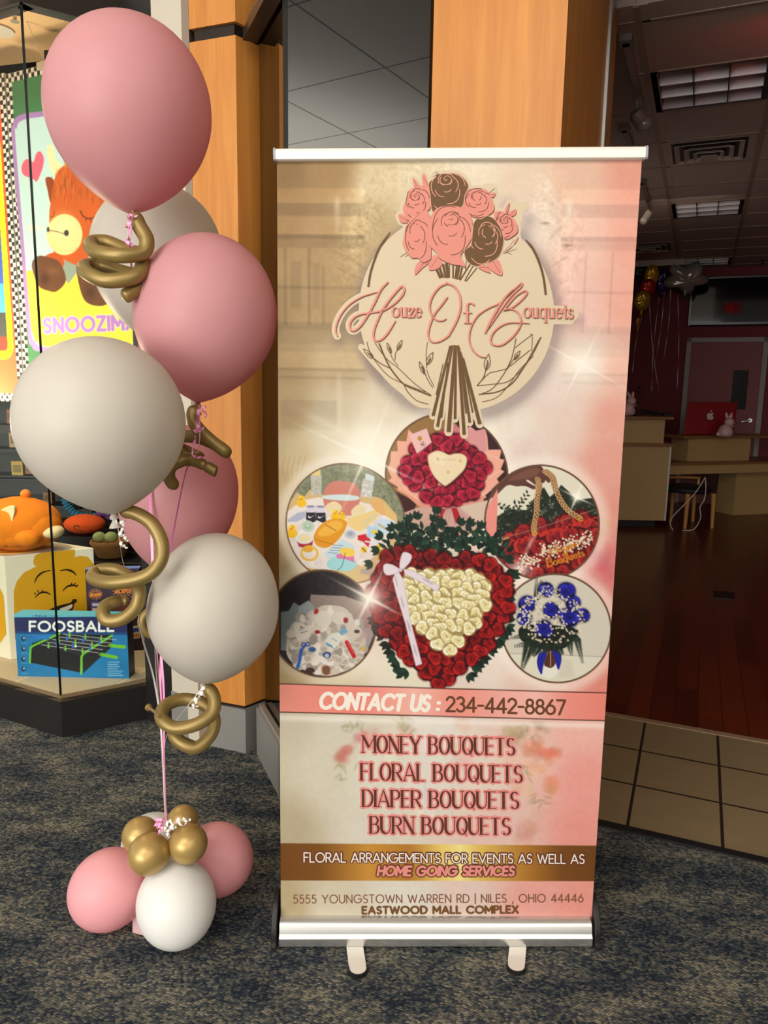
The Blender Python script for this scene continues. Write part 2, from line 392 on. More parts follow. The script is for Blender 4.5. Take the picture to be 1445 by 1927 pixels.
        s.stroke([(cx + r * .03 * i ** .9 * math.cos(a0 + i * .7), cy + r * .03 * i ** .9 * math.sin(a0 + i * .7)) for i in range(9)], r * .09, dark, al * .85, soft)
    def leaf(s, x, y, L, wd_, a, col, vein=None):
        ts = np.linspace(0, 1, 9); h = wd_ * np.sin(ts ** .8 * PI); c, q = math.cos(a), math.sin(a)
        p = [(x + t * L * c - k * q, y + t * L * q + k * c) for t, k in zip(ts, h)] + [(x + t * L * c + k * q, y + t * L * q - k * c) for t, k in zip(ts[::-1], h[::-1])]
        s.poly(p, col)
        if vein: s.stroke([(x + .08 * L * c, y + .08 * L * q), (x + .9 * L * c, y + .9 * L * q)], .8, vein, .7)
    def in_circle(s, cx, cy, r, fn, ring=None, rw=3.0):
        d = np.hypot(s.X - cx, s.Y - cy); s.clip = np.clip(.5 - (d - r) / 1.3, 0, 1); fn(s); s.clip = None
        if ring is not None:
            w = s.win(cx - r, cy - r, cx + r, cy + r, 8); s.blend(w, np.clip(rw / 2 - np.abs(d[w] - r) + .5, 0, 1), ring)
    def sheet(s, name, m, mapf, parent=None, gain=1.0, mask=None):
        """mesh of the whole image; mapf turns (n, 2) image points into world points"""
        P = mapf(np.stack([s.X.ravel(), s.Y.ravel()], 1)); off = wloc(parent) if parent else Vector((0, 0, 0))
        P = P - np.array(off); nv = len(P); idx = np.arange(nv).reshape(s.h, s.w)
        f = np.stack([idx[:-1, :-1], idx[1:, :-1], idx[1:, 1:], idx[:-1, 1:]], -1).reshape(-1, 4)
        me = bpy.data.meshes.new(name); me.vertices.add(nv); me.vertices.foreach_set('co', P.ravel().astype('f'))
        me.loops.add(f.size); me.loops.foreach_set('vertex_index', f.ravel().astype('i'))
        me.polygons.add(len(f)); me.polygons.foreach_set('loop_start', np.arange(0, f.size, 4).astype('i'))
        me.polygons.foreach_set('use_smooth', np.ones(len(f), bool))
        a = me.attributes.new('print', 'FLOAT_COLOR', 'POINT')
        c = np.ones((nv, 4), 'f'); c[:, :3] = np.clip(lin(np.clip(s.im.reshape(-1, 3), 0, 255)) * gain, 0, .95)
        a.data.foreach_set('color', c.ravel()); me.update(calc_edges=True); me.materials.append(m)
        o = bpy.data.objects.new(name, me); COL.objects.link(o)
        if parent: o.parent = parent
        return o
def homog(src, dst):
    A = []; b = []
    for (x, y), (X, Y) in zip(src, dst):
        A += [[x, y, 1, 0, 0, 0, -X * x, -X * y], [0, 0, 0, x, y, 1, -Y * x, -Y * y]]; b += [X, Y]
    return np.append(np.linalg.solve(np.array(A, float), np.array(b, float)), 1).reshape(3, 3)
def quad_map(TL, TR, BR, BL, px=None, lift=0.0):
    """picture-plane points of a flat quad -> points on the quad itself"""
    C = [np.asarray(q, float) for q in (TL, TR, BR, BL)]; px = px if px is not None else pr(C)
    H = homog(px, [(0, 0), (1, 0), (1, 1), (0, 1)])
    nrm = np.cross(C[1] - C[0], C[3] - C[0]); nrm /= np.linalg.norm(nrm)
    if np.dot(nrm, np.array([0, 0, EYE]) - C[0]) < 0: nrm = -nrm
    def f(p, lift=lift):
        p = np.atleast_2d(p); q = np.c_[p, np.ones(len(p))] @ H.T; st = np.clip(q[:, :2] / q[:, 2:], -.0, 1.0)
        s_, t_ = st[:, :1], st[:, 1:]
        return C[0] * (1 - s_) * (1 - t_) + C[1] * s_ * (1 - t_) + C[2] * s_ * t_ + C[3] * (1 - s_) * t_ + nrm * lift
    f.px = px; f.C = C; f.n = nrm; f.H = H
    return f
class Vec:
    """flat printed shapes laid on a sheet, in the same picture coordinates as the sheet"""
    def __init__(s, mapf, base=2e-4, step=8e-6, gain=1.0): s.f = mapf; s.mb = MB(gain); s.lv = base; s.step = step
    def poly(s, pts, col):
        s.lv += s.step; s.mb.col = col; P = s.f(np.asarray(pts, float), s.lv); s.mb.poly(P[::-1])
    def ell(s, cx, cy, rx, ry, col, n=48, ang=0.0):
        t = np.linspace(0, 2 * PI, n, endpoint=False); c, q = math.cos(ang), math.sin(ang)
        P = [(cx, cy)] + [(cx + rx * math.cos(k) * c - ry * math.sin(k) * q, cy + rx * math.cos(k) * q + ry * math.sin(k) * c) for k in t]
        s.lv += s.step; s.mb.col = col; s.mb.add(s.f(np.array(P), s.lv), [(0, i + 1, (i + 1) % n + 1) for i in range(n)])
    def stroke(s, pts, wd_, col, cap='round'):
        P = np.asarray(pts, float)
        keep = np.r_[True, np.linalg.norm(np.diff(P, axis=0), axis=1) > 1e-4]; wd_ = np.broadcast_to(np.asarray(wd_, float), (len(P),))[keep]; P = P[keep]
        if len(P) < 2: return
        s.lv += s.step; s.mb.col = col; h = wd_ / 2
        D = np.diff(P, axis=0); L = np.linalg.norm(D, axis=1)[:, None]; D = D / L; Nn = np.c_[-D[:, 1], D[:, 0]]
        M = np.zeros_like(P); M[0] = Nn[0]; M[-1] = Nn[-1]; sharp = []
        for i in range(1, len(P) - 1):
            m = Nn[i - 1] + Nn[i]; k = np.linalg.norm(m)
            if k < 1.2: sharp.append(i); M[i] = Nn[i]
            else: m = m / k; M[i] = m / max(.6, np.dot(m, Nn[i]))
        lo = P + M * h[:, None]; hi = P - M * h[:, None]
        a = s.f(lo, s.lv); b = s.f(hi, s.lv)
        for i in range(len(P) - 1):
            if i + 1 in sharp:
                e = P[i + 1] + Nn[i] * h[i + 1]; g = P[i + 1] - Nn[i] * h[i + 1]; e, g = s.f(np.array([e, g]), s.lv)
                s.mb.quad(a[i], e, g, b[i])
            else: s.mb.quad(a[i], a[i + 1], b[i + 1], b[i])
        ends = sharp + ([0, len(P) - 1] if cap == 'round' else [])
        for i in ends:
            if h[i] < .25: continue
            s.lv += s.step * .3; t = np.linspace(0, 2 * PI, 14, endpoint=False)
            s.mb.poly(s.f(np.c_[P[i, 0] + h[i] * np.cos(t), P[i, 1] - h[i] * np.sin(t)], s.lv))
    def text(s, strokes, thick, thin, col, cap='round', grow=0.0):
        for q in strokes: s.stroke(q, widths(q, thick, thin) + grow, col, cap)
    def build(s, name, m, parent): return s.mb.build(name, m, parent)

# ================================================================== THE SETTING
# ---- carpet of the corridor
def carpet_mat():
    m = bpy.data.materials.new('carpet'); m.use_nodes = True; n, l = nt(m); b = n['Principled BSDF']
    b.inputs['Roughness'].default_value = 0.95; b.inputs['Specular IOR Level'].default_value = 0.1
    tc = n.new('ShaderNodeTexCoord')
    def noise(scale, det, rough=.5, st=(1, 1, 1), rot=0.0):
        mp = n.new('ShaderNodeMapping'); mp.inputs['Scale'].default_value = st; mp.inputs['Rotation'].default_value = (0, 0, rot)
        l.new(tc.outputs['Object'], mp.inputs['Vector'])
        t = n.new('ShaderNodeTexNoise'); t.inputs['Scale'].default_value = scale; t.inputs['Detail'].default_value = det; t.inputs['Roughness'].default_value = rough
        l.new(mp.outputs[0], t.inputs['Vector']); return t.outputs['Fac']
    def mth(op, a, b_=None, c_=None):
        q = n.new('ShaderNodeMath'); q.operation = op
        for i, v in enumerate((a, b_, c_)):
            if v is None: continue
            if isinstance(v, (int, float)): q.inputs[i].default_value = v
            else: l.new(v, q.inputs[i])
        return q.outputs[0]
    big = noise(3.6, 6, .68, (1, 2.2, 1), .5)             # cloudy dye pattern
    mid = noise(26, 4, .7, (1, 2.2, 1), .7)
    # yarn loops: rows of short slanted stitches
    mp = n.new('ShaderNodeMapping'); mp.inputs['Rotation'].default_value = (0, 0, .75); mp.inputs['Scale'].default_value = (105, 195, 1)
    l.new(tc.outputs['Object'], mp.inputs['Vector'])
    vo = n.new('ShaderNodeTexVoronoi'); vo.voronoi_dimensions = '2D'; vo.inputs['Scale'].default_value = 1.0; vo.inputs['Randomness'].default_value = .62
    l.new(mp.outputs[0], vo.inputs['Vector'])
    sep = n.new('ShaderNodeSeparateColor'); l.new(vo.outputs['Color'], sep.inputs[0])
    k = mth('ADD', mth('MULTIPLY', big, 1.9), mth('MULTIPLY', mid, .55)); k = mth('ADD', k, mth('MULTIPLY', sep.outputs[0], .62))
    k = mth('SUBTRACT', k, 1.03)
    r = n.new('ShaderNodeValToRGB'); e = r.color_ramp; e.elements[0].position = .12; e.elements[0].color = tuple(lin((36, 43, 54))) + (1,)
    e.elements[1].position = .92; e.elements[1].color = tuple(lin((138, 134, 118))) + (1,)
    for p, c in ((.36, (58, 66, 74)), (.55, (84, 87, 84)), (.74, (110, 108, 98))):
        q = e.elements.new(p); q.color = tuple(lin(c)) + (1,)
    l.new(k, r.inputs[0])
    dk = n.new('ShaderNodeMapRange'); dk.inputs[1].default_value = .15; dk.inputs[2].default_value = .75; dk.inputs[3].default_value = 1.08; dk.inputs[4].default_value = .5
    l.new(vo.outputs['Distance'], dk.inputs[0])
    mx = n.new('ShaderNodeMix'); mx.data_type = 'RGBA'; mx.blend_type = 'MULTIPLY'; mx.inputs[0].default_value = 1
    l.new(r.outputs[0], mx.inputs[6]); l.new(dk.outputs[0], mx.inputs[7]); l.new(mx.outputs[2], b.inputs['Base Color'])
    bp = n.new('ShaderNodeBump'); bp.inputs['Strength'].default_value = .8; bp.inputs['Distance'].default_value = .003; bp.invert = True
    l.new(vo.outputs['Distance'], bp.inputs['Height']); l.new(bp.outputs[0], b.inputs['Normal'])
    return m
def grid_mat(name, rgb, line, su, sn, ou, on, lw=.012, rough=.5, noise=.12, nscale=6, nstretch=(1, 1, 1), spec=.4, bump=0):
    """tiles laid along the turned store axes, straight joints"""
    m = bpy.data.materials.new(name); m.use_nodes = True; n, l = nt(m); b = n['Principled BSDF']
    b.inputs['Roughness'].default_value = rough; b.inputs['Specular IOR Level'].default_value = spec
    tc = n.new('ShaderNodeTexCoord'); mp = n.new('ShaderNodeMapping'); mp.inputs['Rotation'].default_value = (0, 0, TH)
    l.new(tc.outputs['Object'], mp.inputs['Vector']); sx = n.new('ShaderNodeSeparateXYZ'); l.new(mp.outputs[0], sx.inputs[0])
    def mth(op, a, b_=None):
        q = n.new('ShaderNodeMath'); q.operation = op
        for i, v in enumerate((a, b_)):
            if v is None: continue
            if isinstance(v, (int, float)): q.inputs[i].default_value = v
            else: l.new(v, q.inputs[i])
        return q.outputs[0]
    def edge(v, s_, o_):
        t = mth('FRACT', mth('DIVIDE', mth('SUBTRACT', v, o_), s_)); t = mth('MINIMUM', t, mth('SUBTRACT', 1.0, t)); return mth('MULTIPLY', t, s_)
    e = mth('LESS_THAN', mth('MINIMUM', edge(sx.outputs[0], su, ou), edge(sx.outputs[1], sn, on)), lw / 2)
    t = n.new('ShaderNodeTexNoise'); t.inputs['Scale'].default_value = nscale; t.inputs['Detail'].default_value = 6; t.inputs['Roughness'].default_value = .65
    m2 = n.new('ShaderNodeMapping'); m2.inputs['Scale'].default_value = nstretch; l.new(mp.outputs[0], m2.inputs[0]); l.new(m2.outputs[0], t.inputs['Vector'])
    c = lin(rgb); a = n.new('ShaderNodeMix'); a.data_type = 'RGBA'; a.inputs[6].default_value = tuple(c * (1 - noise)) + (1,); a.inputs[7].default_value = tuple(np.minimum(1, c * (1 + noise))) + (1,)
    l.new(t.outputs['Fac'], a.inputs[0])
    x = n.new('ShaderNodeMix'); x.data_type = 'RGBA'; x.inputs[7].default_value = tuple(lin(line)) + (1,)
    l.new(e, x.inputs[0]); l.new(a.outputs[2], x.inputs[6]); l.new(x.outputs[2], b.inputs['Base Color'])
    bp = n.new('ShaderNodeBump'); bp.inputs['Strength'].default_value = .5; bp.inputs['Distance'].default_value = .003; bp.invert = True
    l.new(e, bp.inputs['Height']); l.new(bp.outputs[0], b.inputs['Normal'])
    return m
def plank_mat():
    m = bpy.data.materials.new('cherry_planks'); m.use_nodes = True; n, l = nt(m); b = n['Principled BSDF']
    b.inputs['Roughness'].default_value = .28; b.inputs['Specular IOR Level'].default_value = .5
    tc = n.new('ShaderNodeTexCoord'); mp = n.new('ShaderNodeMapping'); mp.inputs['Rotation'].default_value = (0, 0, TH + PI / 2)
    l.new(tc.outputs['Object'], mp.inputs['Vector'])
    br = n.new('ShaderNodeTexBrick'); br.inputs['Scale'].default_value = 1; br.inputs['Brick Width'].default_value = .9; br.inputs['Row Height'].default_value = .105
    br.inputs['Mortar Size'].default_value = .0016; br.offset = .37
    br.inputs['Color1'].default_value = tuple(lin((106, 42, 18))) + (1,); br.inputs['Color2'].default_value = tuple(lin((78, 28, 12))) + (1,)
    br.inputs['Mortar'].default_value = tuple(lin((40, 15, 8))) + (1,); l.new(mp.outputs[0], br.inputs['Vector'])
    t = n.new('ShaderNodeTexNoise'); t.inputs['Scale'].default_value = 5; t.inputs['Detail'].default_value = 5
    m2 = n.new('ShaderNodeMapping'); m2.inputs['Scale'].default_value = (1, 12, 1); l.new(mp.outputs[0], m2.inputs[0]); l.new(m2.outputs[0], t.inputs['Vector'])
    mr = n.new('ShaderNodeMapRange'); mr.inputs[3].default_value = .75; mr.inputs[4].default_value = 1.25; l.new(t.outputs['Fac'], mr.inputs[0])
    x = n.new('ShaderNodeMix'); x.data_type = 'RGBA'; x.blend_type = 'MULTIPLY'; x.inputs[0].default_value = 1
    l.new(br.outputs[0], x.inputs[6]); l.new(mr.outputs[0], x.inputs[7]); l.new(x.outputs[2], b.inputs['Base Color']); return m
def wood_mat(name, c1, c2, rough=.38, scale=3.2, axis='z', coat=.15):
    m = bpy.data.materials.new(name); m.use_nodes = True; n, l = nt(m); b = n['Principled BSDF']
    b.inputs['Roughness'].default_value = rough; b.inputs['Coat Weight'].default_value = coat; b.inputs['Coat Roughness'].default_value = .3
    tc = n.new('ShaderNodeTexCoord'); mp = n.new('ShaderNodeMapping')
    mp.inputs['Scale'].default_value = (7, 7, .45) if axis == 'z' else (.5, 7, 7); l.new(tc.outputs['Object'], mp.inputs['Vector'])
    t = n.new('ShaderNodeTexNoise'); t.inputs['Scale'].default_value = scale; t.inputs['Detail'].default_value = 8; t.inputs['Roughness'].default_value = .62; t.inputs['Distortion'].default_value = .6
    l.new(mp.outputs[0], t.inputs['Vector'])
    r = n.new('ShaderNodeValToRGB'); r.color_ramp.elements[0].position = .3; r.color_ramp.elements[1].position = .68
    r.color_ramp.elements[0].color = tuple(lin(c1)) + (1,); r.color_ramp.elements[1].color = tuple(lin(c2)) + (1,)
    l.new(t.outputs['Fac'], r.inputs[0]); l.new(r.outputs[0], b.inputs['Base Color']); return m

MAPLE = wood_mat('maple_veneer', (190, 118, 46), (214, 144, 64), .5, coat=.0)
M_CARPET = carpet_mat()
M_TILE = grid_mat('entry_tile', (136, 118, 88), (44, 34, 28), .305, .3035, -.119, 2.535, .011, .42, .2, 4, (1, 5, 1))
M_PLANK = plank_mat()
M_CEILT = grid_mat('store_ceiling_tile', (176, 160, 150), (150, 134, 124), .61, .585, .22, 3.775, .004, .9, .05, 60)
M_MALLC = grid_mat('mall_ceiling_tile', (226, 222, 214), (150, 146, 138), 1.22, 1.22, .1, .2, .02, .9, .04, 30)
M_TBAR = mat('ceiling_grid_bar', (150, 130, 118), .6)
M_GREY = mat('grey_laminate', (132, 130, 126), .45, noise=.05, nscale=30)
M_BEIGE = mat('beige_paint', (200, 192, 176), .8, noise=.02, nscale=20)
M_TAUPE = mat('taupe_trim', (134, 116, 98), .5)
M_BLACK = mat('black_laminate', (30, 28, 28), .42, noise=.1, nscale=20)
M_DARKM = mat('dark_bronze', (52, 44, 40), .35, .6)
M_BRONZE = mat('bronze_frame', (120, 104, 84), .35, .5)
M_ALU = mat('satin_aluminium', (206, 204, 198), .32, .75)
M_WHITEP = mat('white_plastic', (226, 222, 214), .4)
M_MAROON = mat('maroon_paint', (122, 50, 56), .85, noise=.05, nscale=12)
M_DARKWALL = mat('dark_wall_paint', (20, 17, 16), .8)
M_TAN = mat('tan_soffit_paint', (240, 204, 158), .85)
M_SHOPGLASS = glass('shop_glass', (252, 254, 252), .0, .06)
M_STOREGLASS = glass('bronze_store_glass', (120, 112, 100), .115, .7)
M_EDGEG = mat('glass_edge', (8, 18, 17), .25, spec=.3)

mb = MB(); mb.quad((-9, -10, 0), (9, -10, 0), (9, 6, 0), (-9, 6, 0)); struct(mb, 'floor', M_CARPET)
mb = MB(); mb.bx(-3.0, 4.6, 2.535, 3.455, -.01, .004); struct(mb, 'tile_floor', M_TILE)
mb = MB(); mb.bx(-3.0, 4.6, 3.455, 11.2, -.01, .005); struct(mb, 'wood_floor', M_PLANK)
mb = MB(); mb.bx(-.47, 4.6, 3.44, 3.475, .0, .008); struct(mb, 'trim_1', mat('threshold_strip', (150, 124, 98), .5, noise=.3, nscale=50))
mb = MB(); mb.bx(-.9, 4.6, 2.505, 2.537, .0, .007); struct(mb, 'trim_2', mat('carpet_edge_strip', (26, 24, 26), .5))
# corridor ceiling and an unseen wall added to block light from the right
mb = MB(); mb.box((-14, -34, 4.2), (28, 0, 0), (0, 40, 0), (0, 0, .1)); struct(mb, 'ceiling', M_MALLC)

mb = MB(); mb.box((5.3, -12, 0), (.1, 0, 0), (0, 12.4, 0), (0, 0, 4.2)); struct(mb, 'wall_blocker', mat('dark_blocker', (70, 60, 52), .7))  # added light blocker, out of view
# ---- the dark store on the right
ZC = 3.13
mb = MB(); mb.bx(-3.0, -.376, 3.62, 11.2, ZC, ZC + .08); mb.bx(.206, 4.6, 3.62, 11.2, ZC, ZC + .08)
for n0, n1 in ((3.62, 4.368), (4.937, 7.293), (7.862, 10.218), (10.787, 11.2)): mb.bx(-.376, .206, n0, n1, ZC, ZC + .08)
struct(mb, 'store_ceiling', M_CEILT)
mb = MB(); mb.bx(-3.0, 4.6, 2.535, 3.62, ZC + .03, ZC + .1); struct(mb, 'soffit', mat('soffit_paint', (196, 186, 184), .85))
mb = MB(); mb.bx(-3.0, 4.6, 2.535, 2.65, ZC + .02, 4.25); struct(mb, 'wall_header', MAPLE)
mb = MB(); mb.bx(-2.1, -2.0, 2.95, 11.2, 0, ZC + .1); struct(mb, 'wall_left', M_MAROON)
mb = MB(); mb.bx(4.5, 4.6, 2.6, 11.2, 0, ZC + .1); struct(mb, 'wall_right', M_MAROON)
mb = MB(); mb.bx(-3.0, 4.6, 11.05, 11.2, 0, ZC + .1); struct(mb, 'wall_back', M_MAROON)
mb = MB()
for u in (-1.61, -1.0, -.39, .22, .83, 1.44, 2.05, 2.66, 3.27): mb.bx(u - .014, u + .014, 3.63, 11.04, ZC - .006, ZC + .01)
for k in range(13):
    n_ = 3.775 + .585 * k
    mb.bx(-2.0, 4.5, n_ - .008, n_ + .008, ZC - .004, ZC + .01)
struct(mb, 'ceiling_grid', M_TBAR)
mb = MB(); mb.bx(-2.0, -.32, 10.2, 10.26, ZC - .07, ZC); mb.bx(-.40, -.34, 3.62, 10.2, ZC - .004, ZC); struct(mb, 'trim_3', mat('soffit_edge', (170, 156, 140), .7))

# ---- wood column between glass and entry
UJ = -.475
c2L = W(-.915, 2.54); c2R = W(UJ, 2.535)
mb = MB(); mb.prism([c2L, c2R, W(UJ, 3.44), W(-.915, 3.44)], (0, 0, ZC + .05)); struct(mb, 'wood_column', MAPLE)
mb = MB(); mb.prism([W(UJ, 3.52), W(UJ + .0, 3.72), W(-.915, 3.72), W(-.915, 3.52)], (0, 0, ZC)); struct(mb, 'wood_column.001', MAPLE)
mb = MB(); mb.bx(UJ - .03, UJ + .012, 3.44, 3.475, 0, ZC); mb.bx(UJ - .03, UJ - .02, 3.475, 3.505, 0, ZC); mb.bx(UJ - .03, UJ + .008, 3.505, 3.525, 0, ZC)
struct(mb, 'trim_4', M_ALU)

# ---- wood column left of the glass
A0 = np.array([-.555, 2.872, 0]); AL = np.array([-.735, 2.938, 0]); AR = np.array([-.455, 2.992, 0]); AB = AL + (AR - A0)
ZR = 2.745
for z0, z1 in ((.205, ZR - .022), (ZR + .022, 4.2)):
    mb = MB(); mb.prism([p + (0, 0, z0) for p in (A0, AR, AB, AL)], (0, 0, z1 - z0)); struct(mb, 'wood_column', MAPLE)
cen = (A0 + AL + AR + AB) / 4
def shrink(p, d): q = cen - p; return p + q / np.linalg.norm(q) * d
mb = MB(); mb.prism([shrink(p, .018) + (0, 0, ZR - .022) for p in (A0, AR, AB, AL)], (0, 0, .044)); struct(mb, 'trim_5', M_DARKM)
mb = MB(); mb.prism([shrink(p, .012) + (0, 0, .19) for p in (A0, AR, AB, AL)], (0, 0, .015)); struct(mb, 'trim_6', M_DARKM)
mb = MB(); mb.prism([shrink(p, -.004) for p in (A0, AR, AB, AL)], (0, 0, .19)); struct(mb, 'baseboard_column', M_GREY)

# ---- angled store glass on a low grey sill
g0 = np.array([-.508, 2.866, 0]); g1 = np.array([-.372, 2.545, 0]); gd = g1 - g0; gL = np.linalg.norm(gd); gd /= gL
gn = np.array([gd[1], -gd[0], 0]);                   # to the corridor side
if gn[1] > 0 and gn[0] > 0: gn = -gn
gn = np.array([-abs(gd[1]), -abs(gd[0]), 0])         # faces left and towards the photographer
inn = -gn
mb = MB(); mb.box(g0, gd * gL, inn * .12, (0, 0, .205)); struct(mb, 'baseboard_glass', M_GREY)
mb = MB(); mb.box(g0 + inn * .012 + (0, 0, .205), gd * gL, inn * .02, (0, 0, .012)); mb.box(g0 + inn * .05 + (0, 0, .205), gd * gL, inn * .03, (0, 0, .012)); struct(mb, 'trim_7', M_ALU)
mb = MB(); mb.box(g0 + inn * .038 + (0, 0, .2), gd * (gL - .012), inn * .01, (0, 0, 3.2)); struct(mb, 'window_1', glass('angled_store_glass', (120, 112, 100), .2, .7))
mb = MB(); mb.box(g0 + gn * .02 + (0, 0, 2.70), gd * (gL + .1), inn * .05, (0, 0, .035)); mb.box(g0 + inn * .055 + (0, 0, 2.70), gd * (gL - .02), inn * .03, (0, 0, .04)); struct(mb, 'trim_8', M_DARKM)
mb = MB(); mb.box(g0 + gn * .0 + (0, 0, 2.735), gd * (gL + .1), inn * .03, (0, 0, .05)); struct(mb, 'trim_9', M_BRONZE)
# butt joint and second pane up to the column
ge = g1 + inn * .04; pe = W(-.915, 2.56)
pd = pe - ge; pL = np.linalg.norm(pd); pd /= pL; pn = np.array([-pd[1], pd[0], 0])
mb = MB(); mb.box(ge - pd * .010 - pn * .006, pd * .014, pn * .012, (0, 0, 3.4)); struct(mb, 'trim_10', mat('black_silicone', (10, 10, 12), .4))
mb = MB(); mb.box(ge + pd * .006 + pn * .0 + (0, 0, .2), pd * (pL - .006), pn * .01, (0, 0, 3.2)); struct(mb, 'window_2', M_STOREGLASS)
mb = MB(); mb.box(ge, pd * pL, pn * .10, (0, 0, .2)); struct(mb, 'baseboard_glass.001', M_GREY)
mb = MB(); mb.box(ge + pn * .02 + (0, 0, .2), pd * pL, pn * .03, (0, 0, .012)); struct(mb, 'trim_11', M_ALU)

# ---- toy shop window on the left
PC = np.array([-1.358, 2.979, 0]); PR = np.array([-1.058, 3.173, 0]); PL = PC + np.array([-.892, .452, 0]) * 3.2
ZD = .188; ZH = 2.865
dR = PR - PC; dR /= np.linalg.norm(dR); dL = np.array([-.892, .452, 0])
mb = MB(); mb.prism([PC, PR, (-.85, 4.95, 0), (-4.3, 4.95, 0), PL], (0, 0, ZD - .012)); struct(mb, 'window_plinth', M_BLACK)
mb = MB(); mb.prism([p + np.array([0, 0, ZD - .012]) for p in (PC + (0, .012, 0), PR + (-.008, .008, 0), np.array([-.87, 4.95, 0]), np.array([-4.3, 4.95, 0]), PL + (0, .012, 0))], (0, 0, .012))
M_DECK = grid_mat('window_deck_tile', (196, 178, 150), (232, 206, 160), .42, .42, -1.86, 2.62, .008, .55, .12, 9)
struct(mb, 'window_deck', M_DECK)
mb = MB(); mb.box(PC + (0, 0, ZD - .028), PL - PC, (0, .008, 0), (0, 0, .030)); mb.box(PC + (0, 0, ZD - .028), PR - PC, (-.006, .006, 0), (0, 0, .030)); struct(mb, 'trim_12', mat('deck_edge_strip', (150, 128, 96), .4, .4))
nL = np.array([.452, .892, 0]); nR = np.array([-dR[1], dR[0], 0])
mb = MB(); mb.box(PC + nL * .008 + dL * .008 + (0, 0, ZD), dL * 3.1, nL * .01, (0, 0, ZH - ZD)); struct(mb, 'window_3', M_SHOPGLASS)
mb = MB(); mb.box(PC + nR * .008 + dR * .008 + (0, 0, ZD), dR * (np.linalg.norm(PR - PC) - .01), nR * .01, (0, 0, ZH - ZD)); struct(mb, 'window_4', M_SHOPGLASS)
mb = MB(); mb.box(PC + (-.006, .006, ZD), (.008, .004, 0), (-.003, .006, 0), (0, 0, ZH - ZD)); struct(mb, 'trim_13', M_EDGEG)
mb = MB(); mb.box(PC + (0, -.004, ZH), PL - PC, nL * .06, (0, 0, .125)); mb.box(PC + (0, -.004, ZH), (PR - PC) * 1.02, nR * .06, (0, 0, .125)); struct(mb, 'trim_14', M_DARKM)
mb = MB(); mb.box(PC + (0, 0, ZH + .125), PL - PC, nL * .1, (0, 0, 1.3)); mb.box(PC + (0, 0, ZH + .125), (PR - PC), nR * .1, (0, 0, 1.3)); struct(mb, 'wall_shop_header', M_BEIGE)
mb = MB(); mb.prism([PC + (0, .06, 3.06), PR + (-.03, .05, 3.06), np.array([-.97, 3.78, 3.06]), np.array([-3.9, 4.55, 3.06]), PL + (0, .06, 3.06)], (0, 0, .06)); struct(mb, 'shop_soffit', M_TAN)
mb = MB(); mb.prism([(-4.3, 3.9, 3.7), (-.85, 3.7, 3.7), (-.85, 5.0, 3.7), (-4.3, 5.0, 3.7)], (0, 0, .05)); struct(mb, 'shop_ceiling', mat('shop_upper_ceiling', (92, 76, 60), .9))
mb = MB(); mb.box((-4.3, 4.95, 0), (3.6, 0, 0), (0, .1, 0), (0, 0, 3.8)); struct(mb, 'wall_shop_back', M_DARKWALL)
# black post, beige strip and taupe trim between the shop window and the wood column
Q = [PR, np.array([-.905, 3.052, 0]), np.array([-.765, 2.955, 0]), AL + (-.002, .012, 0)]
def slab(a, b, z0, z1, m, name, d=.12, fwd=0.0):
    t = (b - a) / np.linalg.norm(b - a); q = np.array([-t[1], t[0], 0])
    if q[1] < 0: q = -q
    mb = MB(); mb.box(a - q * fwd + (0, 0, z0), b - a, q * d, (0, 0, z1 - z0)); return struct(mb, name, m)
slab(Q[0], Q[1], 0, 4.2, M_BLACK, 'black_post')
slab(Q[1], Q[2], .0, 4.2, M_BEIGE, 'wall_between')
slab(Q[2], Q[3], .0, 4.2, M_TAUPE, 'trim_15', fwd=.004)
slab(Q[1], Q[3], 0, .19, M_GREY, 'baseboard_wall', fwd=.006)
mb = MB(); mb.bx(-2.1, -2.0, 2.95, 11.2, ZC + .1, 4.2); struct(mb, 'wall_party', M_DARKWALL)
mb = MB(); mb.box((-.87, 3.2, 0), (.02, 1.75, 0), (.04, 0, 0), (0, 0, 3.8)); struct(mb, 'wall_shop_side', M_DARKWALL)

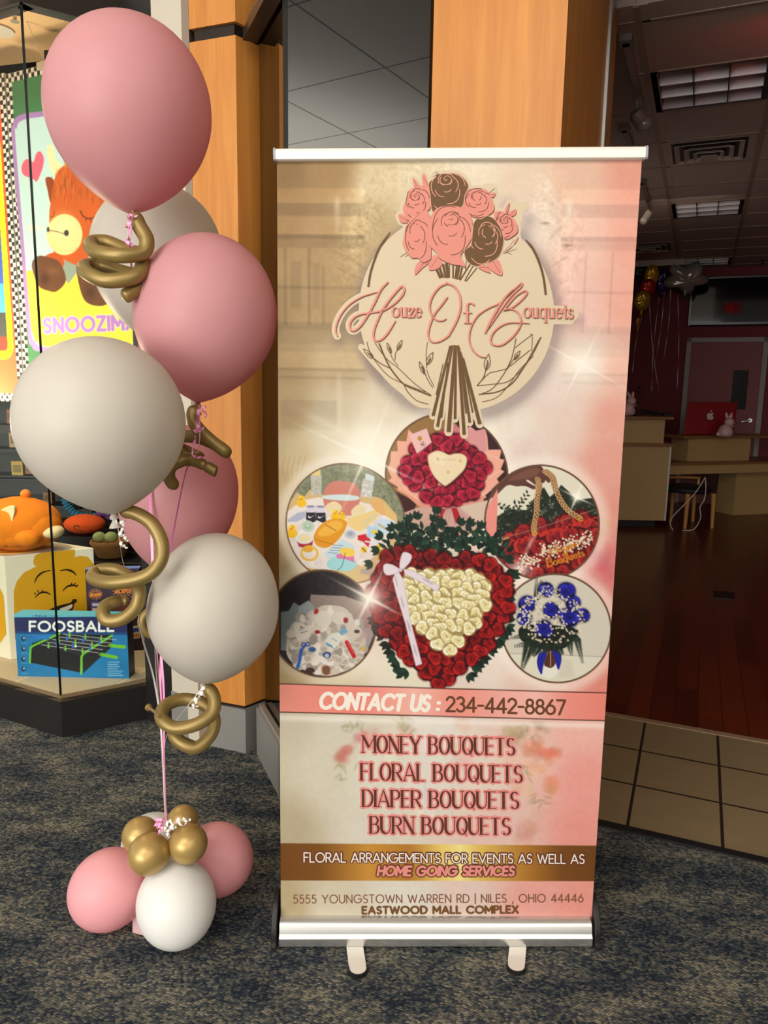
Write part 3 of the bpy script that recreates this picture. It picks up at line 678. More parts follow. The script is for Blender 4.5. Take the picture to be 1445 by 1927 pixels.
# ================================================================== THE ROLL-UP BANNER
GAIN = 0.78                                        # reflectance of the printed vinyl
bTL, bTR, bBR, bBL = at(521, 300, 1.80), at(1208, 297, 1.745), at(1111.5, 1752, 1.84), at(528.5, 1752, 1.82)
BMAP = quad_map(bTL, bTR, bBR, bBL, px=np.array([(521, 300), (1208, 297), (1111.5, 1752), (528.5, 1752)], float))
banner = thing('banner_stand', (0.16, 1.83, 0), 'tall pink and gold roll-up banner for a bouquet shop, standing on the carpet', 'banner stand')
R = Ras(515, 293, 1215, 1756, 1.25)
tan_ = [(530,320,(138,106,62)),(620,320,(162,128,82)),(530,420,(150,118,74)),(600,450,(165,134,92)),(530,560,(156,128,86)),(620,560,(168,140,98)),
 (540,680,(164,138,98)),(640,680,(188,165,128)),(540,760,(178,152,110)),(640,760,(206,190,160)),(700,820,(236,228,204)),(620,820,(224,212,184)),(690,850,(246,240,222)),
 (720,330,(214,194,154)),(700,430,(190,165,120)),(800,350,(226,210,175)),(900,330,(234,220,194)),(990,340,(232,208,184)),(1010,420,(236,218,200)),(1080,330,(230,190,165)),(1195,320,(230,160,140)),
 (1195,450,(232,168,150)),(1100,450,(234,192,175)),(1185,560,(232,170,153)),(1090,560,(232,190,178)),(1100,670,(238,222,208)),(1040,720,(232,214,204)),(1175,680,(235,186,168)),
 (1160,770,(230,166,150)),(1060,770,(232,208,194)),(980,790,(236,224,210)),(1150,850,(228,162,147)),(1000,830,(228,206,196)),(1158,950,(224,152,137)),(1150,1050,(216,128,124)),
 (1150,1150,(222,138,128)),(1135,1260,(226,138,124)),(1000,1270,(228,188,174)),(900,1265,(226,206,192)),(760,1262,(228,220,198)),(640,1276,(206,188,152)),(533,1270,(164,140,98)),
 (533,1090,(166,146,106)),(530,900,(190,164,118)),(530,1000,(170,140,95)),(560,860,(206,186,146)),(720,1150,(236,230,212)),(720,760,(226,212,188)),(940,780,(236,224,208)),
 (533,1350,(204,194,170)),(533,1560,(186,172,142)),(620,1450,(216,208,186)),(700,1450,(224,220,204)),(820,1450,(228,221,209)),(900,1450,(232,216,202)),(1000,1400,(238,196,182)),
 (1100,1350,(244,184,172)),(1100,1450,(241,164,154)),(1100,1560,(238,158,147)),(700,1570,(222,215,200)),(950,1570,(233,196,184)),(820,1360,(232,224,214)),(640,1360,(214,208,190)),
 (533,1700,(190,172,134)),(620,1700,(216,206,182)),(760,1700,(229,223,209)),(880,1700,(232,208,196)),(1000,1700,(239,170,159)),(1100,1700,(239,160,146)),(533,1748,(180,162,126)),(1100,1748,(236,156,142))]
R.im = R.rbf(tan_, 60.0)
R.im += R.noise(2.2, 9, 1)[..., None] + R.noise(2.0, 3, 2)[..., None]
def dim(x0, y0, x1, y1, k, soft=4):
    w = R.win(min(x0, x1), min(y0, y1), max(x0, x1), max(y0, y1), 8); X, Y = R.X[w], R.Y[w]
    a = np.clip(.5 + (X - x0) / soft, 0, 1) * np.clip(.5 + (x1 - X) / soft, 0, 1) * np.clip(.5 + (Y - y0) / soft, 0, 1) * np.clip(.5 + (y1 - Y) / soft, 0, 1)
    R.im[w] *= (1 + (k - 1) * a)[..., None]
# faint ballroom: cornices, window bars, chandeliers
for xa, xb, k in ((515, 690, 1.0), (1060, 1220, .55)):
    for y0, y1, q in ((353, 380, 1.10), (380, 404, .93), (404, 438, 1.08), (438, 446, .84), (446, 462, .95), (600, 614, .90), (614, 640, .95), (655, 684, 1.07), (686, 690, .9), (700, 706, .92)):
        dim(xa, y0, xb, y1, 1 + (q - 1) * k)
    dim(xa, 463, xb, 606, 1 + .05 * k)
for x, y0, y1, q in ((537, 463, 606, .88), (583, 463, 606, .86), (610, 495, 606, .9)): dim(x - 3, y0, x + 3, y1, q)
dim(518, 533, 690, 539, .90); dim(547, 488, 568, 575, .92); dim(590, 490, 604, 575, .93); dim(528, 745, 636, 775, .93); dim(528, 775, 636, 800, .95)
for xt, xb in ((1106, 1098), (1155, 1147)):
    for y in range(463, 612, 6): dim(xt + (xb - xt) * (y - 463) / 148 - 2.5, y, xt + (xb - xt) * (y - 463) / 148 + 2.5, y + 6, .94, 2)
dim(1064, 536, 1215, 541, .94)
nz = R.noise(1, 5, 5) + .7 * R.noise(1, 11, 6) + .5 * R.noise(1, 3, 8)
for cx, cy, rx, ry, k in ((668, 470, 42, 85, 11), (700, 400, 34, 60, 9), (760, 330, 60, 30, 9), (1030, 370, 26, 60, 12), (1072, 450, 34, 70, 12), (1060, 540, 25, 40, 8), (840, 312, 90, 18, 8)):
    w = R.win(cx - 2.2 * rx, cy - 2.2 * ry, cx + 2.2 * rx, cy + 2.2 * ry)
    g = np.exp(-((R.X[w] - cx) / rx) ** 2 - ((R.Y[w] - cy) / ry) ** 2); R.im[w] += (g * k * nz[w])[..., None]; R.im[w] += (g * 6)[..., None]
for cx, cy, al in ((637, 385, .35), (685, 360, .3), (757, 335, .3), (1074, 392, .6), (1034, 352, .55)):
    R.glow(cx, cy - 4, 6, (250, 240, 215), al, 14); R.ell(cx, cy + 24, 5, 22, 0, (240, 226, 196), al * .6, 5); R.ell(cx - 4, cy + 62, 8, 2.5, 0, (130, 104, 66), al * .8, 3)
for p in (((626, 466), (660, 480), (690, 500)), ((640, 500), (670, 514), (686, 520)), ((668, 425), (690, 450)), ((1070, 474), (1045, 490)), ((1060, 420), (1040, 440))): R.stroke(p, 4, (140, 112, 70), .25, 4)
for x in (640, 860, 935, 952, 973): R.stroke([(x, 700), (x, 800)], 8, (245, 238, 222), .25, 10)
# shadow thrown by the printed sticker
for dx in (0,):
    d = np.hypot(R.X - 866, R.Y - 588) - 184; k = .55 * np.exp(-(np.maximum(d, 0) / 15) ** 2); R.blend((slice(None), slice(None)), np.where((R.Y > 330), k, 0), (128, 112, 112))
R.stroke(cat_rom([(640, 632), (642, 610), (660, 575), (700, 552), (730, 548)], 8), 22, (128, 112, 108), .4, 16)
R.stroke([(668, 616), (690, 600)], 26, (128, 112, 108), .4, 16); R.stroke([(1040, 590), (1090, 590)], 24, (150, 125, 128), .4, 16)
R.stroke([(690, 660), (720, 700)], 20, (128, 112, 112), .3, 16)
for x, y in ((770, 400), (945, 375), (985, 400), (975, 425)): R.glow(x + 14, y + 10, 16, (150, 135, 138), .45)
# faint flower stand behind the list of bouquets, and blossoms at the right edge
def faint(cx, cy, r, c, al, sd):
    q = random.Random(sd)
    for k in range(7): R.ell(cx + q.uniform(-.6, .6) * r, cy + q.uniform(-.6, .6) * r, r * .5, r * .4, q.random() * 3, [min(255, x * q.uniform(.85, 1.12)) for x in c], al * .5, 6)
for cx, cy, r, c, al in ((652, 1408, 22, (196, 100, 100), .55), (640, 1420, 16, (200, 112, 108), .5), (672, 1385, 20, (206, 120, 118), .4), (700, 1378, 22, (214, 140, 136), .35), (760, 1360, 26, (196, 170, 130), .35),
        (870, 1345, 22, (228, 160, 150), .4), (880, 1415, 34, (238, 196, 186), .4), (970, 1368, 32, (170, 140, 100), .4), (1005, 1395, 24, (228, 120, 86), .55), (1030, 1410, 22, (230, 126, 96), .55), (1045, 1400, 16, (226, 120, 100), .5),
        (1010, 1435, 22, (240, 180, 140), .55), (1035, 1465, 22, (226, 150, 104), .55), (990, 1475, 16, (240, 190, 150), .5), (965, 1465, 18, (238, 190, 160), .45), (1000, 1540, 30, (214, 150, 136), .35), (985, 1570, 24, (206, 140, 126), .35),
        (730, 1420, 26, (236, 232, 214), .5), (820, 1400, 30, (240, 238, 228), .5), (790, 1500, 36, (236, 234, 226), .35), (1020, 1355, 16, (150, 130, 80), .4)):
    faint(cx, cy, r, c, al, int(cx * 7 + cy))
q = random.Random(4)
for k in range(60):
    x, y = q.choice([(668, 1360), (650, 1450), (1000, 1360), (1015, 1500), (980, 1440), (760, 1350), (660, 1345)]); R.ell(x + q.uniform(-22, 22), y + q.uniform(-16, 16), 8, 2.6, q.random() * 3, (140, 140, 96), .28, 2.5)
R.stroke([(800, 1460), (800, 1535), (850, 1535)], 5, (206, 204, 216), .5, 3); R.stroke([(850, 1465), (850, 1535)], 4, (206, 204, 216), .4, 3)
for cx, cy, r, c, al in ((1130, 985, 18, (196, 130, 80), .35), (1140, 960, 14, (206, 150, 100), .3), (1128, 1030, 22, (206, 96, 110), .45), (1150, 1010, 18, (216, 120, 120), .4), (1140, 1055, 20, (206, 96, 110), .4), (1115, 1080, 20, (214, 110, 116), .35), (1145, 1110, 16, (220, 130, 120), .3)):
    faint(cx, cy, r, c, al, int(cx + cy))
for k in range(5): R.stroke(cat_rom([(535 + 6 * k, 1010), (545 + 5 * k, 930), (532 + 9 * k, 880), (536 + 10 * k, 850)], 6), 1.6, (140, 110, 70), .25, 2)
# white light around the pictures
for cx, cy, r, al in ((651, 975, 120, .55), (1022, 964, 114, .5), (1048, 1163, 110, .55), (607, 1164, 108, .3), (843, 880, 120, .35)):
    d = np.hypot(R.X - cx, R.Y - cy) - r; R.blend((slice(None), slice(None)), al * np.exp(-(d / 14) ** 2), (252, 246, 234))
R.glow(930, 1170, 60, (250, 244, 232), .6, 120); R.glow(690, 1230, 60, (244, 238, 222), .6, 50); R.glow(700, 850, 60, (252, 248, 232), .8, 60)

RED = ((50, 5, 10), (108, 13, 17), (160, 28, 26)); RASP = ((76, 5, 22), (152, 16, 46), (214, 46, 78))
CREAM = ((168, 148, 92), (238, 226, 158), (253, 250, 232)); BLUE = ((12, 12, 60), (26, 26, 128), (48, 48, 190))
RING = (104, 74, 56)
def scatter(inside, x0, y0, x1, y1, r, seed):
    q = random.Random(seed); pts = []
    for k in range(5000):
        p = (q.uniform(x0, x1), q.uniform(y0, y1))
        if inside(p) and all((p[0] - a) ** 2 + (p[1] - b) ** 2 > r * r for a, b in pts): pts.append(p)
    return pts
def inpoly(P):
    P = list(P)
    def f(p):
        c = False
        for (ax, ay), (bx, by) in zip(P, P[1:] + P[:1]):
            if (ay > p[1]) != (by > p[1]) and p[0] < (bx - ax) * (p[1] - ay) / (by - ay) + ax: c = not c
        return c
    return f
# ---- picture: rose bouquet with a heart in pink paper
def pic_top(s):
    z = lambda x, y: (700 + x / 4.817, 770 + y / 4.817); zz = lambda L: [z(*p) for p in L]
    s.rect = None; w = s.win(720, 760, 965, 1000); s.blend(w, np.ones_like(s.X[w]), (150, 112, 66))
    s.poly(zz([(700, -20), (1445, -20), (1445, 1060), (900, 1060), (900, 200)]), (58, 34, 36)); s.poly(zz([(140, 640), (420, 780), (300, 1060), (100, 1000)]), (66, 34, 34))
    s.poly(zz([(100, 560), (240, 650), (160, 640)]), (110, 80, 60))
    paper = [(155,490),(190,560),(160,590),(245,640),(240,670),(470,800),(620,815),(790,800),(1050,720),(1040,700),(1165,580),(1145,550),(1215,480),(1180,465),(1215,375),(1170,370),(1190,285),(1070,290),(1060,170),(1040,100),(960,125),(900,80),(870,160),(760,70),(620,150),(600,190),(430,200),(345,125),(325,230),(240,228),(245,320),(185,325),(180,410)]
    s.poly(zz(paper), (238, 172, 150)); s.poly(zz([(880, 90), (960, 125), (1040, 100), (1060, 290), (1000, 330), (850, 220)]), (216, 150, 150)); s.poly(zz([(620, 150), (760, 70), (870, 160), (850, 230), (640, 230)]), (206, 120, 130))
    s.poly(zz([(240, 650), (470, 790), (620, 815), (790, 800), (1040, 700), (1010, 790), (640, 850), (430, 810)]), (226, 150, 128))
    for a, b in (((180, 500), (330, 560)), ((300, 640), (460, 780)), ((1050, 560), (1180, 470)), ((850, 780), (1100, 650)), ((1060, 330), (1180, 375))): s.stroke([z(*a), z(*b)], 1.5, (246, 196, 176), .7, 3)
    s.poly(zz([(450, 815), (640, 840), (820, 800), (1080, 740), (1060, 1060), (250, 1060), (260, 890)]), (206, 164, 152)); s.poly(zz([(800, 810), (1080, 740), (1050, 1000)]), (214, 190, 172))
    for k in range(9): s.stroke([z(680 + 12 * k, 830), z(300 + 95 * k, 1060)], 2, (176, 128, 118), .5, 4)
    s.poly(zz([(610, 830), (680, 830), (650, 900), (600, 1000), (560, 1000), (630, 880)]), (170, 40, 50)); s.poly(zz([(730, 820), (780, 820), (830, 940), (770, 960)]), (176, 30, 44))
    ex = lambda p: 1 > ((p[0] - z(672, 0)[0]) / 78) ** 2 + ((p[1] - z(0, 475)[1]) / 62) ** 2
    for k, (x, y) in enumerate(scatter(ex, 750, 800, 930, 935, 16, 11)): s.rose(x, y, 13.5, *RASP, seed=k)
    hp = [(520, 370), (545, 335), (600, 312), (650, 318), (715, 345), (770, 332), (830, 335), (870, 365), (868, 420), (840, 480), (760, 560), (690, 615), (660, 615), (590, 555), (540, 470)]
    H_ = cat_rom(zz(hp), 5, True); s.poly(H_ + (3, 5), (86, 10, 26)); s.poly(H_, (236, 216, 180)); s.poly(cat_rom(zz([(540, 372), (600, 330), (700, 370), (640, 440)]), 5, True), (244, 228, 196), .6, 6); s.stroke(np.vstack([H_, H_[:1]]), 1.6, (206, 176, 136), .9)
    for x, y in ((610, 385), (815, 395), (703, 498)): s.ell(*z(x, y), 2.6, 3, 0, (212, 184, 104))
    s.stroke([z(650, 390), z(770, 385)], 4, (216, 190, 150), .5, 3)
    card = zz([(352, 175), (510, 110), (555, 235), (420, 340)]); s.poly(np.array(card) + (1, 2), (170, 100, 100), .6, 3); s.poly(card, (236, 188, 186)); s.ell(*z(447, 202), 4.2, 4.4, 0, (186, 140, 40))
    for a in range(6): s.stroke([z(475, 255), z(475 + 26 * math.cos(a), 252 + 26 * math.sin(a))], .9, (110, 70, 70))
R.in_circle(843, 880, 115, pic_top, RING, 3.4)
# ---- picture: gift basket of baby things
def pic_left(s):
    z = lambda x, y: (530 + x / 6.0208, 850 + y / 6.0208); zz = lambda L: [z(*p) for p in L]; E_ = lambda x, y, rx, ry, c, a=0, al=1, so=1.4: s.ell(*z(x, y), rx / 6.02, ry / 6.02, a, c, al, so)
    w = s.win(530, 855, 775, 1095); s.blend(w, np.ones_like(s.X[w]), (128, 132, 106)); s.im[w] += s.clip[w][..., None] * (s.noise(18, 3, 21)[w] + s.noise(14, 7, 22)[w])[..., None]
    s.poly(zz([(60, 560), (180, 410), (260, 460), (320, 375), (400, 430), (900, 430), (1100, 440), (1180, 480), (1320, 640), (1320, 1250), (1000, 1445), (240, 1445), (30, 1000)]), (212, 180, 126))
    s.poly(zz([(60, 640), (220, 500), (420, 460), (900, 500), (1180, 560), (1300, 760), (1200, 1000), (900, 1240), (480, 1290), (250, 1230), (60, 1000)]), (232, 222, 216))
    s.poly(zz([(180, 1200), (480, 1300), (930, 1200), (1060, 1240), (1040, 1445), (240, 1445)]), (206, 174, 112)); s.poly(zz([(520, 1330), (950, 1200), (1050, 1260), (1000, 1420)]), (218, 190, 128)); s.poly(zz([(900, 1260), (1050, 1240), (1000, 1330), (900, 1310)]), (176, 164, 150))
    q = random.Random(5)
    for k in range(46):
        x, y = q.uniform(120, 1200), q.uniform(560, 1240); c = q.choice([(246, 238, 232), (226, 212, 208), (236, 226, 222)]); E_(x, y, 46, 38, c, q.random() * 3, .8, 3)
        s.stroke([z(x + 14 * math.cos(t) * t / 4, y + 14 * math.sin(t) * t / 4) for t in np.linspace(0, 9, 14)], .8, (206, 186, 180), .7)
    # two clear bottles, folded blankets
    s.poly(zz([(335, 220), (460, 215), (455, 430), (340, 440)]), (206, 206, 196), .8); s.poly(zz([(345, 150), (445, 140), (450, 215), (340, 220)]), (232, 206, 140)); s.poly(zz([(930, 240), (1060, 260), (1030, 450), (900, 440)]), (208, 206, 204), .8); s.poly(zz([(965, 175), (1065, 210), (1060, 265), (955, 245)]), (206, 222, 226))
    for k in range(26): E_(q.uniform(345, 450), q.uniform(250, 430), 9, 9, (176, 160, 130), 0, .6); E_(q.uniform(925, 1040), q.uniform(290, 430), 9, 9, (236, 232, 226), 0, .7)
    s.poly(cat_rom(zz([(480, 420), (560, 290), (700, 270), (850, 300), (900, 430), (860, 600), (760, 660), (520, 600)]), 6, True), (206, 128, 112)); s.poly(cat_rom(zz([(480, 440), (700, 420), (880, 440), (860, 480), (680, 490), (500, 475)]), 5, True), (206, 224, 226))
    s.poly(cat_rom(zz([(500, 560), (600, 500), (690, 560), (640, 640), (540, 640)]), 5, True), (232, 212, 170)); s.poly(cat_rom(zz([(800, 600), (880, 530), (960, 560), (940, 640), (820, 660)]), 5, True), (232, 214, 172))
    # ducks
    for x, y, k in ((225, 510, 1.0), (115, 850, 1.15), (615, 655, .9), (1100, 1040, .95), (690, 665, .7)):
        E_(x, y + 20 * k, 58 * k, 46 * k, (240, 190, 30)); E_(x + 6, y - 34 * k, 34 * k, 33 * k, (246, 202, 40)); E_(x - 4, y - 22 * k, 18 * k, 8 * k, (224, 120, 20)); E_(x + 16, y - 42 * k, 4, 5, (50, 40, 20))
    E_(940, 1040, 36, 36, (240, 196, 40)); s.stroke([z(920, 1020), z(960, 1060)], 1.4, (40, 34, 20))
    # little black and white socks
    for x in (335, 448):
        s.poly(zz([(x - 55, 620), (x + 52, 620), (x + 60, 730), (x + 20, 745), (x - 55, 715)]), (34, 32, 42)); s.poly(zz([(x - 55, 565), (x + 48, 560), (x + 52, 630), (x - 50, 635)]), (216, 208, 226)); E_(x - 3, 565, 46, 14, (150, 142, 160))
        s.stroke(cat_rom(zz([(x - 28, 672), (x - 24, 688), (x + 4, 684), (x + 36, 666)]), 5), [1.2] * 5 + [2.4] * 5 + [.6] * 6, (236, 232, 236))
    s.poly(zz([(70, 720), (180, 640), (270, 620), (275, 690), (180, 740), (70, 745)]), (176, 182, 202)); s.poly(cat_rom(zz([(750, 690), (900, 650), (1060, 590), (1110, 650), (1020, 740), (900, 830), (760, 770)]), 5, True), (236, 206, 138)); s.stroke([z(940, 740), z(1080, 640)], 5, (206, 206, 176), .8, 3)
    # amber bottle
    b = cat_rom(zz([(365, 910), (420, 800), (520, 720), (640, 695), (735, 720), (740, 780), (690, 880), (600, 980), (500, 1030), (400, 1000)]), 6, True); s.poly(b, (222, 150, 30)); s.poly(cat_rom(zz([(420, 850), (560, 730), (680, 730), (690, 800), (560, 880), (440, 900)]), 6, True), (240, 184, 70), .8, 4); s.stroke([z(500, 765), z(620, 830)], 1.4, (150, 90, 20)); s.stroke(cat_rom(zz([(380, 930), (480, 960), (590, 985)]), 5), 2, (190, 116, 20), .8)
    # pacifiers, jar, ring, socks, flower
    E_(300, 790, 74, 66, (186, 206, 186)); E_(300, 790, 40, 34, (160, 186, 162)); E_(300, 780, 20, 16, (196, 214, 196)); E_(785, 870, 66, 50, (190, 196, 204)); E_(785, 862, 36, 26, (160, 168, 178))
    s.poly(zz([(165, 950), (360, 940), (350, 1010), (290, 1035), (200, 1025)]), (170, 40, 60)); E_(262, 925, 104, 66, (224, 226, 224), -.1); E_(262, 922, 70, 42, (236, 214, 150), -.1, .8, 4)
    t = np.linspace(0, 2 * PI, 30); s.stroke([z(318 + 92 * math.cos(k), 1095 + 78 * math.sin(k)) for k in t], 4.2, (238, 186, 60)); E_(300, 1050, 60, 34, (228, 170, 50))
    s.poly(zz([(530, 1060), (690, 925), (830, 990), (830, 1040), (700, 1120), (560, 1170), (480, 1100)]), (196, 220, 228)); s.poly(cat_rom(zz([(520, 1190), (600, 1130), (720, 1130), (840, 1160), (850, 1240), (760, 1285), (660, 1285), (540, 1260)]), 5, True), (160, 216, 220))
    for k in range(4): s.stroke([z(530 + 20 * k, 1080 - 28 * k), z(640 + 20 * k, 1090 - 30 * k)], 1, (70, 90, 120), .8)
    s.poly(zz([(620, 1110), (740, 1060), (830, 1120), (830, 1185), (720, 1150), (640, 1150)]), (220, 120, 170)); s.poly(cat_rom(zz([(660, 1050), (740, 1020), (830, 1050), (820, 1110), (720, 1120)]), 5, True), (240, 206, 80)); s.stroke([z(730, 1080), z(690, 1230), z(640, 1280)], 1, (70, 70, 60))
    s.poly(zz([(870, 880), (960, 860), (1020, 930), (990, 1010), (930, 950), (870, 930)]), (206, 36, 50)); s.stroke([z(960, 945), z(1080, 960)], 3.2, (216, 226, 236))
    for a in range(5): E_(1065 + 66 * math.cos(a * 1.257), 835 + 52 * math.sin(a * 1.257), 46, 34, (178, 208, 232), a * 1.257)
    E_(1065, 835, 30, 26, (236, 206, 60)); s.poly(zz([(1120, 680), (1290, 700), (1320, 800), (1200, 860), (1060, 760)]), (200, 220, 236)); s.stroke([z(1110, 750), z(1210, 810)], 3, (180, 150, 60), .8, 3)
    s.poly(cat_rom(zz([(1020, 520), (1090, 450), (1150, 480), (1230, 600), (1200, 650), (1090, 610)]), 5, True), (226, 176, 110)); s.poly(zz([(1160, 500), (1300, 640), (1320, 720), (1200, 660)]), (224, 188, 120))
    s.glow(760, 100, 22, (252, 246, 226), .9, 34); s.glow(800, 240, 9, (252, 244, 226), .6, 34, .35)
R.in_circle(651.5, 975, 113, pic_left, (116, 88, 62), 2.6)
# ---- picture: a hand holding a chain-handled box of roses
def pic_right(s):
    z = lambda x, y: (900 + x / 5.5577, 840 + y / 5.5577); zz = lambda L: [z(*p) for p in L]
    w = s.win(905, 850, 1135, 1085); s.blend(w, np.ones_like(s.X[w]), (226, 220, 200))
    q = random.Random(9)
    s.poly(zz([(200, 640), (330, 560), (520, 560), (620, 400), (700, 320), (760, 420), (830, 360), (880, 290), (960, 360), (1050, 440), (1200, 420), (1300, 560), (1300, 700), (700, 740), (200, 860)]), (36, 44, 34))
    for k in range(330):
        x, y = q.uniform(200, 1260), q.uniform(330, 800)
        if y > 430 + 260 * abs(x - 760) / 760 - 60: s.leaf(*z(x, y), 9, 2.2, q.random() * 6.3, q.choice([(26, 34, 26), (48, 58, 42), (34, 42, 32), (86, 92, 74)]))
    for k in range(90): x, y = q.uniform(210, 1230), q.uniform(480, 800); s.ell(*z(x, y), 1.4, 1, q.random() * 3, (190, 190, 170), .6)
    for bx, by, ex, ey in ((220, 520, 420, 560), (420, 540, 530, 390), (210, 720, 330, 560)):
        for k in range(9): t = k / 8; a = math.atan2(ey - by, ex - bx); s.leaf(*z(bx + (ex - bx) * t, by + (ey - by) * t), 8, 1.8, a + (1.0 if k % 2 else -1.0), (40, 48, 38))
    # hand and forearm
    s.poly(cat_rom(zz([(120, 460), (220, 400), (320, 310), (420, 318), (500, 310), (590, 345), (610, 320), (520, 262), (540, 250), (620, 300), (640, 240), (690, 280), (720, 250), (745, 275), (770, 250), (740, 200), (700, 140), (660, 100), (540, 100), (400, 150), (260, 260), (150, 380)]), 5, True), (96, 60, 50))
    s.poly(cat_rom(zz([(330, 250), (460, 170), (600, 120), (660, 150), (600, 210), (440, 250)]), 5, True), (128, 84, 70), .8, 5); s.stroke(cat_rom(zz([(480, 310), (560, 300), (620, 310), (690, 250)]), 5), 1.6, (60, 36, 32), .8)
    # box of roses
    red = zz([(245, 1040), (330, 920), (420, 830), (560, 760), (800, 700), (1000, 650), (1180, 640), (1260, 690), (1280, 800), (1200, 1050), (1040, 1200), (540, 1260), (330, 1230)]); s.poly(cat_rom(red, 4, True), (120, 26, 30))
    inr = inpoly(red)
    for k, (x, y) in enumerate(scatter(inr, 945, 955, 1130, 1066, 17, 5)): s.rose(x, y, 19, (80, 14, 22), (132, 28, 34), (190, 52, 44), seed=k + 50)
    for k in range(14): x = 330 + 66 * k; s.stroke(cat_rom([z(x, 930 - .33 * (x - 330) + 20), z(x + 40, 880 - .3 * (x - 330)), z(x + 90, 900 - .31 * (x - 330))], 5), 2.4, (214, 52, 40), .85)
    s.stroke([z(230, 870), z(600, 760), z(1230, 540)], 1.2, (150, 136, 110), .9); s.stroke([z(290, 950), z(245, 880), z(330, 855)], 2.2, (206, 160, 110))
    for k in range(230):
        t = q.random(); x = 420 + 780 * t; y = 1080 - 240 * t + q.gauss(0, 42) + (60 if t < .3 else 0); s.ell(*z(x, y), 1.9, 1.8, 0, q.choice([(240, 232, 206), (226, 216, 190), (206, 190, 160)]))
    s.glow(*z(440, 1180), 22, (248, 238, 226), .75, 16); s.glow(*z(560, 900), 4, (250, 236, 226), .5, 26, .45)
    # chains
    for L in ([(640, 245), (650, 330), (630, 450), (625, 580), (600, 720), (600, 800)], [(720, 160), (790, 220), (820, 330), (880, 460), (960, 560), (1080, 640)]):
        P = cat_rom(zz(L), 7)
        for i in range(0, len(P) - 1, 1):
            d = P[min(i + 1, len(P) - 1)] - P[i]; a = math.atan2(d[1], d[0]) + (.7 if i % 2 else -.7); t = np.linspace(0, 2 * PI, 12)
            E2 = [(P[i, 0] + 5.6 * math.cos(k) * math.cos(a) - 3.4 * math.sin(k) * math.sin(a), P[i, 1] + 5.6 * math.cos(k) * math.sin(a) + 3.4 * math.sin(k) * math.cos(a)) for k in t]
            s.stroke(E2, 2.6, (104, 66, 36)); s.stroke(np.array(E2) - .4, 1.3, (226, 184, 130))
    for x, y in ((600, 800), (1080, 640)): s.stroke([z(x + 22 * math.cos(t), y + 22 * math.sin(t)) for t in np.linspace(0, 2 * PI, 14)], 1.8, (224, 160, 50))
    # gold lettering on the box
    g = (206, 132, 40)
    for txt, a, b, h, gp in (('Houze', (775, 1020), (1040, 925), 13, .12), ('of', (900, 1035), (950, 1015), 9, .1), ('Bouquets', (740, 1150), (1120, 1020), 16, .12)):
        for st in place(txt, z(*a), z(*b), h * (1.0 if txt != 'of' else 1.2), gp, .12): s.stroke(st, widths(st, 3.0, 1.4), g)
    s.poly(zz([(85, 700), (110, 540), (215, 350), (218, 500), (195, 940), (150, 1010), (110, 900)]), (236, 146, 136))
    s.glow(*z(1040, 415), 9, (255, 252, 240), .95); s.glow(*z(1040, 415), 2, (255, 252, 240), .9, 26, .42); s.glow(*z(1040, 415), 26, (255, 252, 240), .9, 2, .42)
R.in_circle(1022, 964, 107, pic_right, RING, 3.4)
